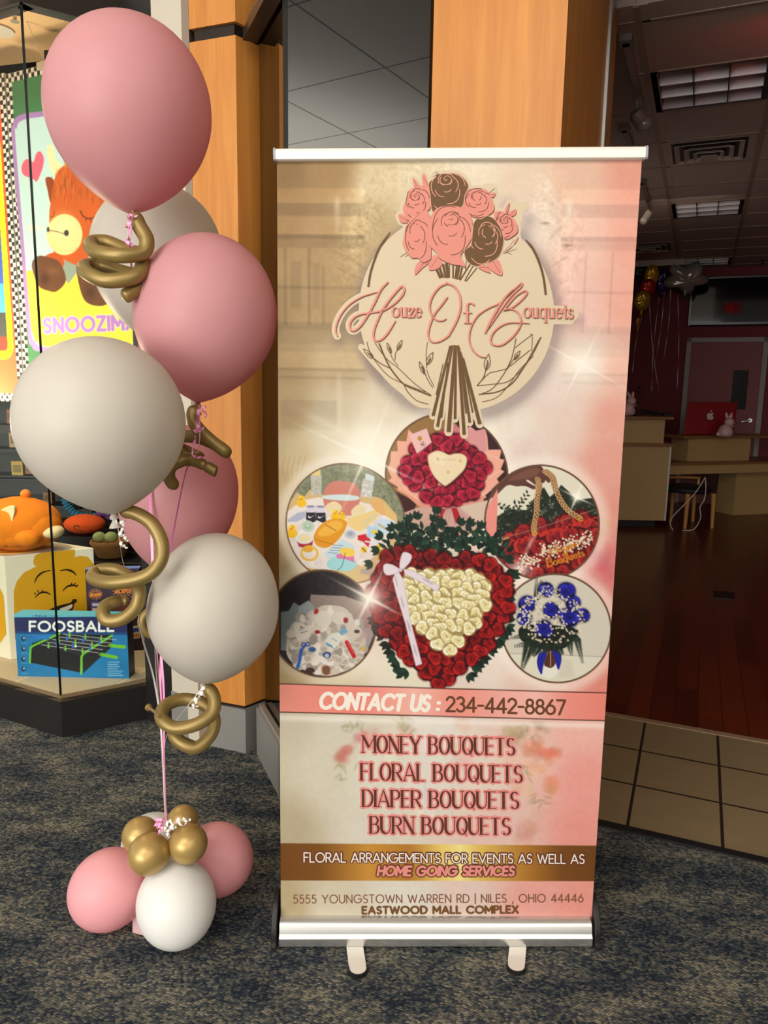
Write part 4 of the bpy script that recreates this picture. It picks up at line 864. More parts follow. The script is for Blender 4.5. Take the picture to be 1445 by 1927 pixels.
# ---- picture: rolled baby clothes in a basket
def pic_low(s):
    z = lambda x, y: (520 + x / 7.225, 1050 + y / 7.225); zz = lambda L: [z(*p) for p in L]; E_ = lambda x, y, rx, ry, c, a=0, al=1, so=1.4: s.ell(*z(x, y), rx / 7.2, ry / 7.2, a, c, al, so)
    w = s.win(500, 1055, 715, 1275); s.blend(w, np.ones_like(s.X[w]), (38, 32, 34)); q = random.Random(2)
    s.poly(zz([(470, 430), (930, 440), (1300, 560), (1300, 900), (430, 800)]), (146, 130, 122)); s.im[w] += s.clip[w][..., None] * s.noise(7, 2.5, 31)[w][..., None]
    for P, c in (([(60, 680), (170, 660), (240, 540), (330, 600), (300, 760), (220, 1220), (60, 1200)], (128, 138, 140)), ([(300, 600), (440, 510), (540, 620), (420, 760), (290, 760)], (150, 162, 164)), ([(1060, 760), (1190, 740), (1200, 880), (1290, 860), (1330, 960), (1250, 1160), (1050, 1000)], (150, 160, 156))): s.poly(zz(P), c)
    for k in range(60): x, y = q.uniform(70, 400), q.uniform(640, 1150); s.stroke([z(x, y), z(x + q.uniform(-40, 40), y + q.uniform(-50, 50))], .8, (96, 112, 122), .6)
    s.poly(cat_rom(zz([(200, 860), (420, 740), (600, 590), (780, 570), (960, 620), (1100, 820), (1220, 1000), (1180, 1280), (980, 1440), (700, 1540), (360, 1460), (140, 1250)]), 5, True), (204, 194, 180))
    for k in range(150):
        x, y = q.uniform(160, 1220), q.uniform(640, 1480)
        if ((x - 680) / 560) ** 2 + ((y - 1080) / 460) ** 2 > 1: continue
        c = q.choice([(226, 216, 200), (206, 196, 184), (178, 166, 156), (236, 228, 214), (150, 138, 130)]); E_(x, y, q.uniform(40, 78), q.uniform(34, 56), c, q.random() * 3, .85, 2.4)
    for k in range(26):
        x, y = q.uniform(240, 1150), q.uniform(1050, 1440); E_(x, y, 56, 52, (206, 196, 182)); s.stroke([z(x + 40 * math.cos(t) * t / 10, y + 38 * math.sin(t) * t / 10) for t in np.linspace(0, 10, 22)], 1.1, (130, 116, 106), .85)
    # bottles, scissors, red tube, pacifier, bow
    s.poly(cat_rom(zz([(240, 850), (300, 815), (400, 850), (470, 950), (440, 1020), (310, 1070), (260, 980)]), 5, True), (226, 220, 206)); s.stroke([z(320, 920), z(380, 885)], 2, (110, 160, 186)); s.stroke([z(330, 960), z(420, 930)], 1.4, (120, 90, 80), .8); s.ell(*z(340, 880), 2.4, 1.8, 0, (196, 70, 70))
    s.poly(cat_rom(zz([(660, 1060), (740, 970), (850, 940), (890, 990), (860, 1080), (780, 1160), (680, 1110)]), 5, True), (222, 220, 210)); s.poly(zz([(850, 930), (930, 860), (980, 930), (890, 980)]), (110, 166, 196)); s.poly(zz([(665, 1070), (760, 1120), (780, 1160), (690, 1115)]), (90, 150, 190)); s.stroke([z(760, 1020), z(830, 1060)], 1.4, (110, 150, 190))
    s.stroke([z(340, 1190), z(320, 1330), z(290, 1430)], 6, (40, 96, 190)); s.stroke([z(345, 1190), z(400, 1120)], 4, (40, 90, 180))
    for x, y in ((370, 1120), (430, 1110)): s.stroke([z(x + 26 * math.cos(t), y + 26 * math.sin(t)) for t in np.linspace(0, 2 * PI, 12)], 2.4, (50, 80, 170))
    s.stroke([z(960, 1070), z(1060, 1260)], 7.5, (196, 24, 30)); s.stroke([z(975, 1080), z(1050, 1220)], 2, (230, 90, 90), .8)
    E_(490, 1180, 52, 34, (60, 96, 150)); E_(690, 1250, 56, 42, (36, 70, 150)); E_(690, 1260, 30, 28, (190, 190, 190)); E_(640, 760, 120, 110, (224, 216, 202)); E_(860, 740, 110, 90, (216, 206, 192)); E_(545, 660, 30, 40, (180, 50, 44), .4); E_(560, 940, 36, 26, (160, 36, 40)); E_(950, 770, 34, 40, (150, 40, 40))
    E_(1100, 920, 40, 24, (60, 52, 52)); E_(1180, 1150, 36, 18, (206, 180, 60)); E_(680, 1460, 62, 66, (120, 84, 66)); s.stroke(cat_rom(zz([(625, 1500), (620, 1420), (680, 1390), (740, 1420), (735, 1510)]), 5), 2.4, (196, 150, 120)); E_(460, 1470, 66, 40, (70, 46, 40))
    s.poly(cat_rom(zz([(560, 1260), (640, 1280), (700, 1340), (780, 1330), (760, 1400), (660, 1380), (580, 1330)]), 5, True), (232, 224, 220))
R.in_circle(607.5, 1164, 101, pic_low, (108, 80, 54), 3.2)
# ---- picture: blue roses in a silver vase
def pic_blue(s):
    z = lambda x, y: (940 + x / 6.568, 1050 + y / 6.568); zz = lambda L: [z(*p) for p in L]; q = random.Random(12)
    w = s.win(940, 1055, 1155, 1275); s.blend(w, np.ones_like(s.X[w]), (212, 204, 188)); s.poly(zz([(-50, 1065), (1445, 1085), (1445, 1600), (-50, 1600)]), (222, 218, 198)); s.stroke([z(-50, 1065), z(1445, 1083)], 1.4, (176, 160, 158))
    s.poly(zz([(780, 1100), (900, 1150), (930, 1350), (740, 1360)]), (206, 200, 184), .7, 8)
    s.poly(cat_rom(zz([(490, 1200), (540, 1060), (620, 980), (700, 1040), (760, 1200), (720, 1330), (630, 1380), (540, 1340)]), 5, True), (216, 210, 196)); s.poly(cat_rom(zz([(560, 1200), (600, 1050), (640, 980), (690, 1080), (700, 1180), (630, 1245)]), 5, True), (84, 46, 36)); s.stroke([z(640, 1000), z(640, 1220)], 1.6, (226, 180, 150), .8)
    s.poly(cat_rom(zz([(530, 1330), (560, 1220), (640, 1240), (720, 1210), (735, 1290), (640, 1370)]), 5, True), (232, 230, 216))
    s.poly(cat_rom(zz([(600, 1010), (500, 1060), (470, 1160), (490, 1260), (530, 1320), (550, 1210)]), 5, True), (34, 38, 150)); s.poly(cat_rom(zz([(660, 1010), (750, 1040), (775, 1130), (735, 1260), (690, 1120)]), 5, True), (34, 38, 150))
    s.poly(cat_rom(zz([(250, 760), (400, 700), (900, 720), (980, 820), (820, 980), (600, 1020), (420, 960), (280, 900)]), 5, True), (28, 34, 28))
    def fern(x0, y0, x1, y1, n_, L):
        for k in range(n_):
            t = k / n_; a = math.atan2(y1 - y0, x1 - x0); l_ = L * (1 - t * .75)
            for sg in (-1, 1): s.leaf(*z(x0 + (x1 - x0) * t, y0 + (y1 - y0) * t), l_, l_ * .17, a + sg * .8, q.choice([(28, 40, 32), (42, 54, 40)]))
    for f in ((400, 900, 280, 1280, 14, 17), (520, 900, 180, 980, 12, 13), (400, 820, 130, 880, 12, 10), (860, 850, 900, 1080, 10, 12), (880, 800, 1010, 900, 10, 12), (960, 840, 1040, 1180, 14, 11), (700, 930, 790, 1070, 9, 14), (500, 960, 420, 1100, 9, 13), (470, 400, 470, 110, 12, 10), (520, 300, 530, 140, 9, 10), (600, 940, 560, 1060, 8, 12)): fern(*f)
    for k, (x, y, r) in enumerate(((350, 450, 105), (590, 260, 90), (830, 280, 115), (920, 420, 90), (1040, 570, 85), (320, 620, 90), (650, 520, 100), (870, 600, 120), (560, 750, 112))): s.rose(*z(x, y), r / 6.568, *BLUE, seed=k + 20)
    for k in range(330):
        a = q.random() * 6.3; d = math.sqrt(q.random()); x, y = 650 + 420 * d * math.cos(a), 600 + 330 * d * math.sin(a)
        if min(math.hypot(x - X_, y - Y_) for X_, Y_ in ((560, 750), (870, 600), (650, 520), (830, 270))) < 80: continue
        s.ell(*z(x, y), 1.9, 1.8, 0, q.choice([(230, 220, 196), (206, 196, 172), (186, 172, 146)]))
    for k in range(60): s.ell(*z(q.uniform(540, 760), q.uniform(140, 380)), 1.2, 1.1, 0, (206, 196, 172))
    s.glow(*z(600, 270), 16, (200, 196, 214), .35, 2.5, .5)
R.in_circle(1048, 1163, 103, pic_blue, RING, 3.4)
# ---- heart of roses across the middle
zh = lambda x, y: (690 + x / 4.661, 940 + y / 4.661)
q = random.Random(31)
for k in range(260):
    x, y = q.uniform(170, 1240), q.gauss(300, 90)
    top = 120 + 190 * abs((x - 640) / 560) ** 1.6
    if y < top or y > 470: continue
    R.leaf(*zh(x, y), q.uniform(13, 22), q.uniform(3.2, 5.4), q.uniform(-2.9, -.2), q.choice([(20, 40, 30), (26, 52, 38), (16, 30, 24), (38, 66, 50)]), (58, 84, 64) if k % 3 == 0 else None)
for x, y, a in ((600, 130, -1.5), (620, 60, -1.4), (640, 150, -.6), (400, 130, -2.2), (250, 210, -2.4), (150, 280, -2.6), (120, 380, 2.9), (60, 500, 2.8), (1010, 180, -1.4), (900, 150, -.8), (1080, 320, -.4), (1230, 440, -.1), (1280, 580, -.2), (440, 110, -1.2), (320, 200, -2.0), (820, 150, -1.0)):
    for t in (-.5, 0, .5): R.leaf(*zh(x, y), 18, 4.8, a + t, (22, 46, 34), (50, 78, 58))
for x, y, a in [(1230, 560 + 60 * k, q.uniform(-.9, .9)) for k in range(9)] + [(1200 - 60 * k, 1080 + 75 * k, q.uniform(.2, 1.3)) for k in range(6)] + [(90 + 34 * k, 1000 + 66 * k, q.uniform(2.0, 3.4)) for k in range(8)] + [(1150, 1150, .6), (950, 1350, 1.0), (360, 1440, 2.4)]:
    for t in (-.6, .1, .7): R.leaf(*zh(x, y), 19, 5.2, a + t, q.choice([(22, 44, 34), (30, 56, 42), (14, 30, 24)]), (56, 80, 62))
HP = [zh(*p) for p in [(60,600),(110,500),(230,405),(360,378),(520,380),(650,445),(850,415),(1000,430),(1150,505),(1245,650),(1262,830),(1220,980),(1140,1120),(1040,1270),(900,1390),(760,1520),(640,1560),(530,1520),(430,1430),(300,1300),(190,1150),(90,980),(45,830),(40,700)]]
R.poly(cat_rom(HP, 5, True), (66, 10, 16)); inh = inpoly(HP)
WP = [zh(*p) for p in [(315,650),(380,580),(470,545),(570,600),(650,590),(750,560),(860,575),(950,575),(1055,680),(1065,830),(1000,970),(870,1090),(810,1190),(740,1250),(600,1235),(540,1130),(420,1020),(350,880)]]; inw = inpoly(WP)
for k, (x, y) in enumerate(scatter(lambda p: inh(p) and not inw(p), 690, 1010, 965, 1280, 17, 8)):
    f = .55 + .45 * smooth01((x - 700) / 60) if y < 1120 else 1.0; f2 = 1.25 if 1190 < y or x > 900 else 1.0
    R.rose(x, y, 14.5, *[tuple(min(255, v * f2) for v in c) for c in RED], seed=k + 200)
R.poly(cat_rom(WP, 4, True), (150, 130, 90))
for k, (x, y) in enumerate(sorted(scatter(inw, 750, 1050, 925, 1215, 16, 17), key=lambda p: p[1])): R.rose(x, y, 13.4, *CREAM, seed=k + 400)
# red glow where a lens star sits, and the ribbon
R.glow(702, 1130, 26, (170, 60, 70), .35, 70)
RB = (226, 214, 222)
for P in ([(270, 545), (330, 640), (390, 1000), (490, 1380), (435, 1400), (340, 1010), (265, 760), (235, 640)], [(330, 545), (420, 560), (650, 690), (625, 740), (470, 650), (345, 590)]):
    R.poly([zh(*p) for p in P], RB); R.stroke([zh(*p) for p in P] + [zh(*P[0])], .9, (186, 168, 184), .8)
for P in ([(295, 550), (230, 510), (160, 512), (160, 580), (200, 605), (290, 575)], [(300, 545), (300, 480), (330, 400), (400, 420), (390, 480), (330, 545)]):
    R.poly(cat_rom([zh(*p) for p in P], 5, True), RB); R.stroke(cat_rom([zh(*p) for p in P], 5, True), .9, (176, 156, 176), .8)
R.ell(*zh(300, 555), 4.5, 3.6, .3, (206, 190, 204))
for x, y in ((265, 650), (320, 840), (375, 1050), (430, 1260), (545, 650)):
    a = 1.32 if y != 650 or x == 265 else .5; c_, s_ = math.cos(a), math.sin(a)
    R.stroke(cat_rom([(zh(x, y)[0] + t * c_ + 1.6 * math.sin(t * 1.7) * s_, zh(x, y)[1] + t * s_ - 1.6 * math.sin(t * 1.7) * c_) for t in range(-11, 12, 2)], 3), .9, (120, 96, 110), .7)
# lens stars printed over everything
def star(cx, cy, L, w, al, rot):
    R.glow(cx, cy, w * 5, (255, 252, 240), al)
    R.glow(cx, cy, w * 14, (255, 248, 232), al * .35)
    for a, k in ((rot, 1), (rot + PI / 2, .9)): R.glow(cx, cy, L * .5 * k, (255, 251, 238), al * .85, w * .7, a); R.glow(cx, cy, L * .8 * k, (255, 251, 238), al * .4, w * .5, a)
star(1097, 669, 90, 3.4, .8, .48); star(696, 1114, 84, 4, .95, .46); star(690, 848, 150, 4, .75, .42)
R.glow(640, 800, 75, (250, 240, 216), .0 + .3, 8, .45)
# ---- bands
def band(y0L, y0R, y1L, y1R, colf, edge=None):
    t = (R.X - 529) / 600; ya = y0L + (y0R - y0L) * t; yb = y1L + (y1R - y1L) * t
    a = np.clip(.5 + (R.Y - ya) / 1.3, 0, 1) * np.clip(.5 + (yb - R.Y) / 1.3, 0, 1); R.im[:] = R.im * (1 - a[..., None]) + colf(t)[..., :] * a[..., None]
    if edge:
        for y in (ya, yb): k = np.clip(1.6 - np.abs(R.Y - y), 0, 1)[..., None]; R.im[:] = R.im * (1 - k) + np.array(edge, float) * k
def ramp(stops):
    xs = [s_[0] for s_ in stops]; return lambda t: np.stack([np.interp(t, xs, [s_[1][c] for s_ in stops]) for c in range(3)], -1)
band(1280, 1284, 1333.5, 1337.5, ramp([(0, (240, 150, 134)), (.25, (240, 138, 124)), (.42, (246, 186, 172)), (.55, (240, 150, 136)), (.8, (246, 190, 178)), (.9, (240, 150, 136)), (1, (238, 138, 124))]), (92, 56, 48))
k = np.exp(-((R.Y - 1344 - (R.X - 529) * .006) / 6) ** 2) * (R.Y > 1337); R.blend((slice(None), slice(None)), k * .6, (250, 244, 234))
band(1583.5, 1582, 1655, 1652.5, ramp([(0, (116, 72, 30)), (.12, (128, 82, 34)), (.27, (206, 148, 62)), (.4, (186, 126, 50)), (.5, (240, 208, 112)), (.56, (250, 232, 150)), (.62, (232, 196, 100)), (.78, (176, 118, 48)), (.88, (124, 78, 34)), (1, (112, 70, 32))]))
M_PRINT = attr_mat('banner_print', .5, .25)
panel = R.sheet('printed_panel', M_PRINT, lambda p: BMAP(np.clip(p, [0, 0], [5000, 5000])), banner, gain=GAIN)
mbk = MB(); off = -BMAP.n * .0012
mbk.quad(*[c + off for c in (bTL, bBL, bBR, bTR)]); mbk.build('panel_back', mat('banner_back', (206, 206, 204), .6), banner)

# ---- logo, printed over the picture
V = Vec(BMAP, gain=GAIN); CR = (224, 205, 174); PK = (232, 148, 132); BR = (112, 80, 46); BR2 = (128, 74, 58)
zA = lambda L: [(620 + x / 6.0208, 500 + y / 6.0208) for x, y in L]; zB = lambda L: [(840 + x / 5.5577, 500 + y / 5.5577) for x, y in L]
z3 = lambda L: [(740 + x / 5.5577, 310 + y / 5.5577) for x, y in L]; z4 = lambda L: [(660 + x / 3.6125, 620 + y / 3.6125) for x, y in L]; z5 = lambda L: [(500 + x / 1.9527, 270 + y / 1.9527) for x, y in L]
ROSES = [(PK, [(150,380),(190,260),(300,215),(400,220),(430,330),(400,450),(290,490),(180,560),(125,450)], (262, 318), 118),
 (PK, [(800,260),(920,235),(1010,260),(1060,350),(1080,440),(1020,500),(880,525),(770,450),(745,400)], (905, 315), 120),
 (BR, [(400,185),(470,125),(480,95),(660,85),(740,112),(812,205),(775,310),(745,420),(600,470),(445,480),(412,300)], (585, 145), 165),
 (PK, [(1090,470),(1200,480),(1300,560),(1325,650),(1290,700),(1195,742),(1130,640),(1085,560)], (1190, 555), 100),
 (PK, [(130,740),(180,580),(300,480),(400,500),(420,900),(390,965),(330,982),(280,940),(210,935),(130,822)], (262, 640), 130),
 (PK, [(385,600),(430,500),(500,430),(640,410),(760,440),(840,520),(850,690),(820,780),(760,860),(730,920),(780,1020),(720,1010),(640,1000),(520,950),(470,880),(395,800),(400,700)], (640, 540), 200),
 (BR, [(850,640),(890,550),(950,540),(1010,510),(1085,545),(1120,590),(1150,640),(1178,760),(1140,900),(1060,970),(980,990),(910,1020),(840,1005),(785,950),(770,860),(840,800)], (1030, 670), 165)]
LEAVES = [[(232,130),(300,200),(275,222),(240,205)],[(330,102),(365,105),(392,212),(340,205)],[(75,510),(120,500),(180,572),(110,582)],[(1240,375),(1232,440),(1205,490),(1192,450)],[(1305,440),(1300,495),(1240,515),(1225,480)],[(1030,300),(1070,275),(1095,290),(1065,325)],
 [(1328,712),(1300,780),(1170,885),(1260,820)],[(250,1110),(262,1010),(340,960),(395,985),(330,1040)],[(400,1060),(400,980),(460,910),(540,985),(490,1045)],[(1160,1108),(1145,990),(1100,950),(1000,985),(1050,1060)],[(910,1030),(980,1000),(1040,1085)]]
# cream sticker
def outline(P, w_): V.stroke(np.vstack([P, P[:1]]), w_, CR)
for c, P, o_, r_ in ROSES: Q_ = cat_rom(z3(P), 4, True); V.poly(Q_, CR); outline(Q_, 13)
for P in LEAVES: Q_ = cat_rom(z3(P), 4, True); V.poly(Q_, CR); outline(Q_, 11)
V.ell(975, 398, 14, 22, CR); V.ell(990, 384, 9, 9, CR); V.ell(925, 352, 16, 9, CR)
V.ell(862, 578, 184, 183.5, CR, 96)
Hs = cat_rom(zA([(680,145),(600,230),(540,350),(470,480),(420,560),(360,640),(290,690),(250,670),(245,610),(290,545),(370,505),(460,490),(600,465),(700,420),(800,340),(860,260),(865,205),(830,195),(740,290),(640,420),(570,550),(520,680),(515,760),(550,800),(620,770),(690,690),(765,575)]), 6)
Hf = cat_rom(zA([(100,750),(82,700),(92,620),(150,500),(250,390),(380,312),(480,278),(562,255)]), 6)
Os = cat_rom(zA([(1355,305),(1290,390),(1205,500),(1150,640),(1140,740),(1190,800),(1270,790),(1360,735)]) + zB([(60,640),(130,510),(165,400),(168,300),(140,215),(90,160),(20,138)]) + zA([(1360,150),(1270,190),(1190,290),(1155,400),(1175,490),(1235,555),(1300,562),(1345,540)]), 6)
Bf = cat_rom(zB([(435,885),(370,875),(300,820),(262,740),(258,660),(285,560),(350,460),(450,390),(570,335),(650,265),(740,180),(805,125),(800,165),(720,235),(640,330),(520,500),(425,635)]), 6)
Bs = cat_rom(zB([(425,635),(480,520),(560,380),(640,265),(720,190)]), 6)
Bb = cat_rom(zB([(645,370),(740,262),(838,203),(858,230),(800,300),(705,375),(620,402),(700,392),(765,425),(797,500),(772,590),(690,690),(590,758),(510,755),(480,712),(508,632),(590,562),(680,530),(790,528),(885,532)]), 6)
for P, w_ in ((Hs, 15), (Hf, 15)): V.stroke(P, w_, CR)
V.stroke([(1012, 577), (1078, 577)], 28, CR); V.stroke([(1030, 588), (1075, 588)], 18, CR)
for P in ([(80,90),(160,180),(240,260),(330,330),(400,410),(470,460),(545,470)],): V.stroke(cat_rom(z4(P), 4), 12, CR)
V.ell(693, 650, 12, 9, CR, ang=.6)
STEMS = [((690,70),(570,540),20),((705,66),(600,612),19),((672,180),(628,552),9),((722,66),(676,645),27),((728,70),(720,558),18),((742,66),(782,662),22),((752,80),(795,520),10),((760,110),(820,580),17),((768,130),(840,512),10),((775,150),(888,588),24),((640,190),(592,400),7),((660,175),(585,470),10)]
for a, b, w_ in STEMS: V.stroke(z4([a, b]), w_ / 3.6 + 9, CR)
# roses with their petal lines
for a, b, w_ in (((470,1040),(520,1145),7),((505,1030),(545,1140),6),((545,1000),(572,1142),6),((580,990),(600,1142),8),((610,1000),(612,1140),3),((650,1010),(650,1145),4),((690,1010),(672,1150),5),((715,1020),(690,1155),6),((745,1030),(715,1160),5),((835,990),(722,1165),4),((860,1015),(770,1170),3),((900,1035),(785,1175),3),((790,950),(780,1060),2)): V.stroke(z3([a, b]), w_ * .75, BR, 'butt')
for P in LEAVES:
    Q_ = cat_rom(z3(P), 5, True); V.poly(Q_ + (.6, 1.8), BR2); V.poly(Q_, PK); V.stroke([Q_[0] * .8 + Q_[len(Q_) // 2] * .2, Q_[len(Q_) // 2]], .7, BR2)
for (x0, y0), (x1, y1) in (((100, 930), (180, 880)), ((150, 930), (190, 900)), ((1180, 890), (1310, 840)), ((1210, 880), (1260, 895)), ((1020, 290), (1085, 235)), ((470, 70), (510, 95))): V.stroke(z3([(x0, y0), (x1, y1)]), .9, BR)
q = random.Random(77)
for c, P, o_, r_ in ROSES:
    Q_ = cat_rom(z3(P), 6, True); ln = BR2 if c == PK else (226, 160, 140)
    if c == PK: V.poly(Q_ + (.8, 2.0), BR2)
    V.poly(Q_, c); outline_c = BR2 if c == PK else c
    if c == BR: V.stroke(np.vstack([Q_, Q_[:1]]), 1.2, (224, 176, 150))
    o = np.array(z3([o_])[0]); r = r_ / 5.5577
    V.stroke([(o[0] + .030 * r * k * math.cos(k * .62), o[1] + .026 * r * k * math.sin(k * .62)) for k in np.linspace(0, 14, 40)], 1.15, ln)
    ctr = Q_.mean(0)
    ex_ = np.abs(Q_ - ctr).max(0)
    for k in range(13):
        w_ = k / 12.0; f = .34 + .60 * w_; a0 = .5 + k * 2.39996; cc = o + (ctr - o) * min(1, w_ * 1.15); sp = 1.25 + .35 * math.sin(k * 1.7)
        rx, ry = r * (1 - w_) + ex_[0] * w_, r * (1 - w_) + ex_[1] * w_
        pts = [(cc[0] + rx * f * (.93 + .16 * (t / sp + .5) + .05 * math.cos(4 * t)) * math.cos(a0 + t), cc[1] + ry * f * (.93 + .16 * (t / sp + .5) + .05 * math.cos(4 * t)) * math.sin(a0 + t)) for t in np.linspace(-sp / 2, sp / 2, 16)]
        inside = inpoly([tuple(p) for p in Q_]); pts = [p for p in pts if inside(p)]
        if len(pts) > 4: V.stroke(pts, [.4] + [1.5] * (len(pts) - 2) + [.4], ln)
# twigs, brush arcs, tied stems
for P, w_ in (([(465,318),(425,375),(402,430),(390,470),(383,515)], 4.2), ([(962,340),(990,375),(1015,430),(1028,480),(1035,535)], 4.4)):
    Q_ = cat_rom(z5(P), 5); V.stroke(Q_, np.interp(np.arange(len(Q_)), [0, 3, len(Q_) - 1], [1.5, w_, w_ * .9]), BR, 'butt')
for P, w_ in (([(205,65),(240,150),(290,240),(370,330),(460,370),(555,405)], 2.6), ([(120,55),(140,120),(200,210),(270,280),(350,320),(520,382)], 1.1), ([(175,60),(250,160),(340,230),(450,330),(555,400)], 1.2), ([(370,330),(400,385),(460,440),(540,462)], 1.3), ([(160,160),(220,200),(280,228)], 1.6), ([(280,130),(300,170),(335,212)], 1.1), ([(312,170),(318,120),(345,95)], 1.1), ([(535,50),(525,120),(528,220)], 1.0), ([(500,210),(530,290),(570,352)], 1.2), ([(528,230),(545,280),(578,342)], 1.0),
        ([(885,392),(960,360),(1010,310),(1070,220),(1110,130),(1135,15)], 1.3), ([(885,390),(1010,370),(1110,310),(1190,200),(1250,110),(1302,5)], 2.0), ([(870,332),(960,322),(1080,300),(1180,210),(1240,110),(1290,20)], 1.2), ([(870,332),(915,275),(935,200)], 1.4), ([(875,325),(950,250),(1000,235),(1080,215)], 1.2), ([(905,440),(1000,410),(1080,330),(1160,220),(1250,130)], 1.1), ([(1065,220),(1130,170),(1230,90)], 1.2), ([(1130,75),(1200,20),(1250,-15)], 1.1), ([(1240,95),(1245,10),(1232,-20)], 1.0), ([(1085,200),(1120,150),(1140,130)], 1.0)):
    V.stroke(cat_rom(z4(P), 5), w_, BR)
for x0, y0, x1, y1, w_ in ((165,165,95,100,15), (285,128,258,58,11), (328,105,362,38,13), (530,200,572,115,17), (512,262,478,178,13), (932,228,950,120,20), (1125,155,1162,95,13)):
    a, b = np.array(z4([(x0, y0)])[0]), np.array(z4([(x1, y1)])[0]); d = b - a; n_ = np.array([-d[1], d[0]]) / np.linalg.norm(d) * w_ / 3.6; ts = np.linspace(0, 1, 9)
    e1 = [a + d * t + n_ * math.sin(PI * t ** .8) for t in ts]; e2 = [a + d * t - n_ * math.sin(PI * t ** .8) for t in ts]
    V.stroke(e1 + e2[::-1], 1.1, BR); V.stroke([a, a + d * .6], 1.6, BR); V.stroke([a, a + d * .5 + n_ * .5], 1.0, BR)
for a, b, w_ in STEMS:
    m = np.linspace(0, 1, 6)[:, None]; P = np.array(z4([a])[0]) * (1 - m) + np.array(z4([b])[0]) * m; V.stroke(P, w_ / 3.6 * np.linspace(.62, 1, 6), BR, 'butt')
# the name
for P, w_ in ((Hf, 2.6), (Hs, 3.6), (Os, 3.4), (Bf, 2.6), (Bs, 3.8), (Bb, 3.2)):
    k = len(P); ww = w_ * np.interp(np.arange(k), [0, 4, k - 8, k - 1], [.8, 1, 1, .45]); ww = ww * (.62 + .42 * (np.abs(np.gradient(P[:, 1])) / (np.linalg.norm(np.gradient(P, axis=0), axis=1) + 1e-6)))
    V.stroke(P + (.7, 1.5), ww, BR2); V.stroke(P, ww, PK)
def serif(txt, x0, x1, y, h, th, tn, dy=0):
    st = place(txt, (x0, y), (x1, y + dy), h, .11)
    V.text([s_ + (.8, 1.4) for s_ in st], th, tn, BR2); V.text(st, th, tn, PK)
serif('ouze', 742, 796, 587.5, 37, 3.6, 1.5); serif('f', 876, 892, 597, 42, 4.2, 1.8); serif('ouquets', 989, 1080, 585, 38, 3.4, 1.5, 1)
V.build('logo_emblem', M_PRINT, panel)
# ---- lettering
def lettering(fn): v = Vec(BMAP, gain=GAIN); fn(v); v.build('lettering', M_PRINT, panel)
def t_contact(v):
    v.text(place('CONTACT US', (602, 1324), (806, 1325), 28, .22, .18), 7.4, 7.0, (250, 240, 228)); v.text(place(':', (817, 1325), (829, 1325), 28, .2, .15), 6.6, 6.6, (250, 240, 228))
    v.text(place('234-442-8867', (841, 1325), (1064, 1327), 27, .17), 4.6, 4.4, (112, 70, 46))
lettering(t_contact)
# display capitals with heavy left stems and hairlines
DG = dict(G)
def deco(v, txt, x0, x1, y, h, dy=0):
    st, w = [], 0
    for ch in txt:
        if ch == ' ': w += .42; continue
        g, ss = G[ch]; sx = {'O': .58, 'Q': .58, 'M': .86, 'N': .8, 'U': .8, 'D': .74, 'B': .86, 'Y': .82, 'A': .8, 'E': .82, 'L': .86, 'P': .86, 'R': .9, 'T': .9, 'S': .84, 'F': .84}.get(ch, .85)
        for i, s_ in enumerate(ss):
            a = np.array(s_, float); a[:, 0] = a[:, 0] * sx + w
            heavy = (i == 0 and ch in 'BDEFHKLPRIU') or (ch == 'M' and i in (1, 3)) or (ch == 'N' and i == 1) or (ch == 'T' and i == 1) or (ch == 'Y' and i == 1) or (ch == 'A' and i == 0)
            if ch == 'U': heavy = True
            st.append((a, heavy, ch, i))
        w += g * sx + .17
    w -= .17; d = np.array([x1 - x0, dy], float); L = np.linalg.norm(d); d /= L; up = np.array([d[1], -d[0]]); out = []
    for a, hv, ch, i in st:
        P = np.array([x0, y]) + np.outer(a[:, 0] / w * L, d) + np.outer(a[:, 1] * h, up)
        tk = 4.9; tn = 1.5
        if ch in 'OQCGS' and i == 0:
            ww = widths(P, 4.4, tn)
        elif ch in 'BDPR' and i > 0: ww = widths(P, 3.9, tn)
        elif ch == 'U':
            k = len(P); ww = np.interp(np.arange(k), [0, k * .35, k * .6, k - 1], [tk, tk, tn, tn])
        elif ch == 'A': k = len(P); P = cat_rom(P, 1) if False else P; ww = np.array([tn, tn, tk]) if k == 3 else np.full(k, tn)
        elif ch == 'Y' and i == 0: ww = np.array([tk, tk * .8, tn])
        else: ww = np.full(len(P), tk if hv else tn)
        out.append((P, ww))
    sr = []
    for a, hv, ch, i in st:                                         # short foot and head serifs
        if ch in 'OQCGS' or (ch in 'BDPR' and i > 0): continue
        for e, o in ((a[0], a[min(1, len(a) - 1)]), (a[-1], a[-2])):
            if (abs(e[1]) < .02 or abs(e[1] - 1) < .02) and abs(o[1] - e[1]) > .15:
                c = np.array([x0, y]) + e[0] / w * L * d + e[1] * h * up; sr.append(np.array([c - d * 3.4, c + d * 3.4]))
    for P, ww in out: v.stroke(P, ww + 6.4, (240, 150, 144))
    for P in sr: v.stroke(P, 7.2, (240, 150, 140))
    for P, ww in out: v.stroke(P, ww, (96, 58, 48), 'butt')
    for P in sr: v.stroke(P, 1.8, (96, 58, 48), 'butt')
for txt, x0, x1, y in (('MONEY BOUQUETS', 683, 968, 1407), ('FLORAL BOUQUETS', 680, 982, 1460), ('DIAPER BOUQUETS', 683, 975, 1511), ('BURN BOUQUETS', 697, 959, 1562)):
    lettering(lambda v: deco(v, txt, x0, x1, y, 32, 0))
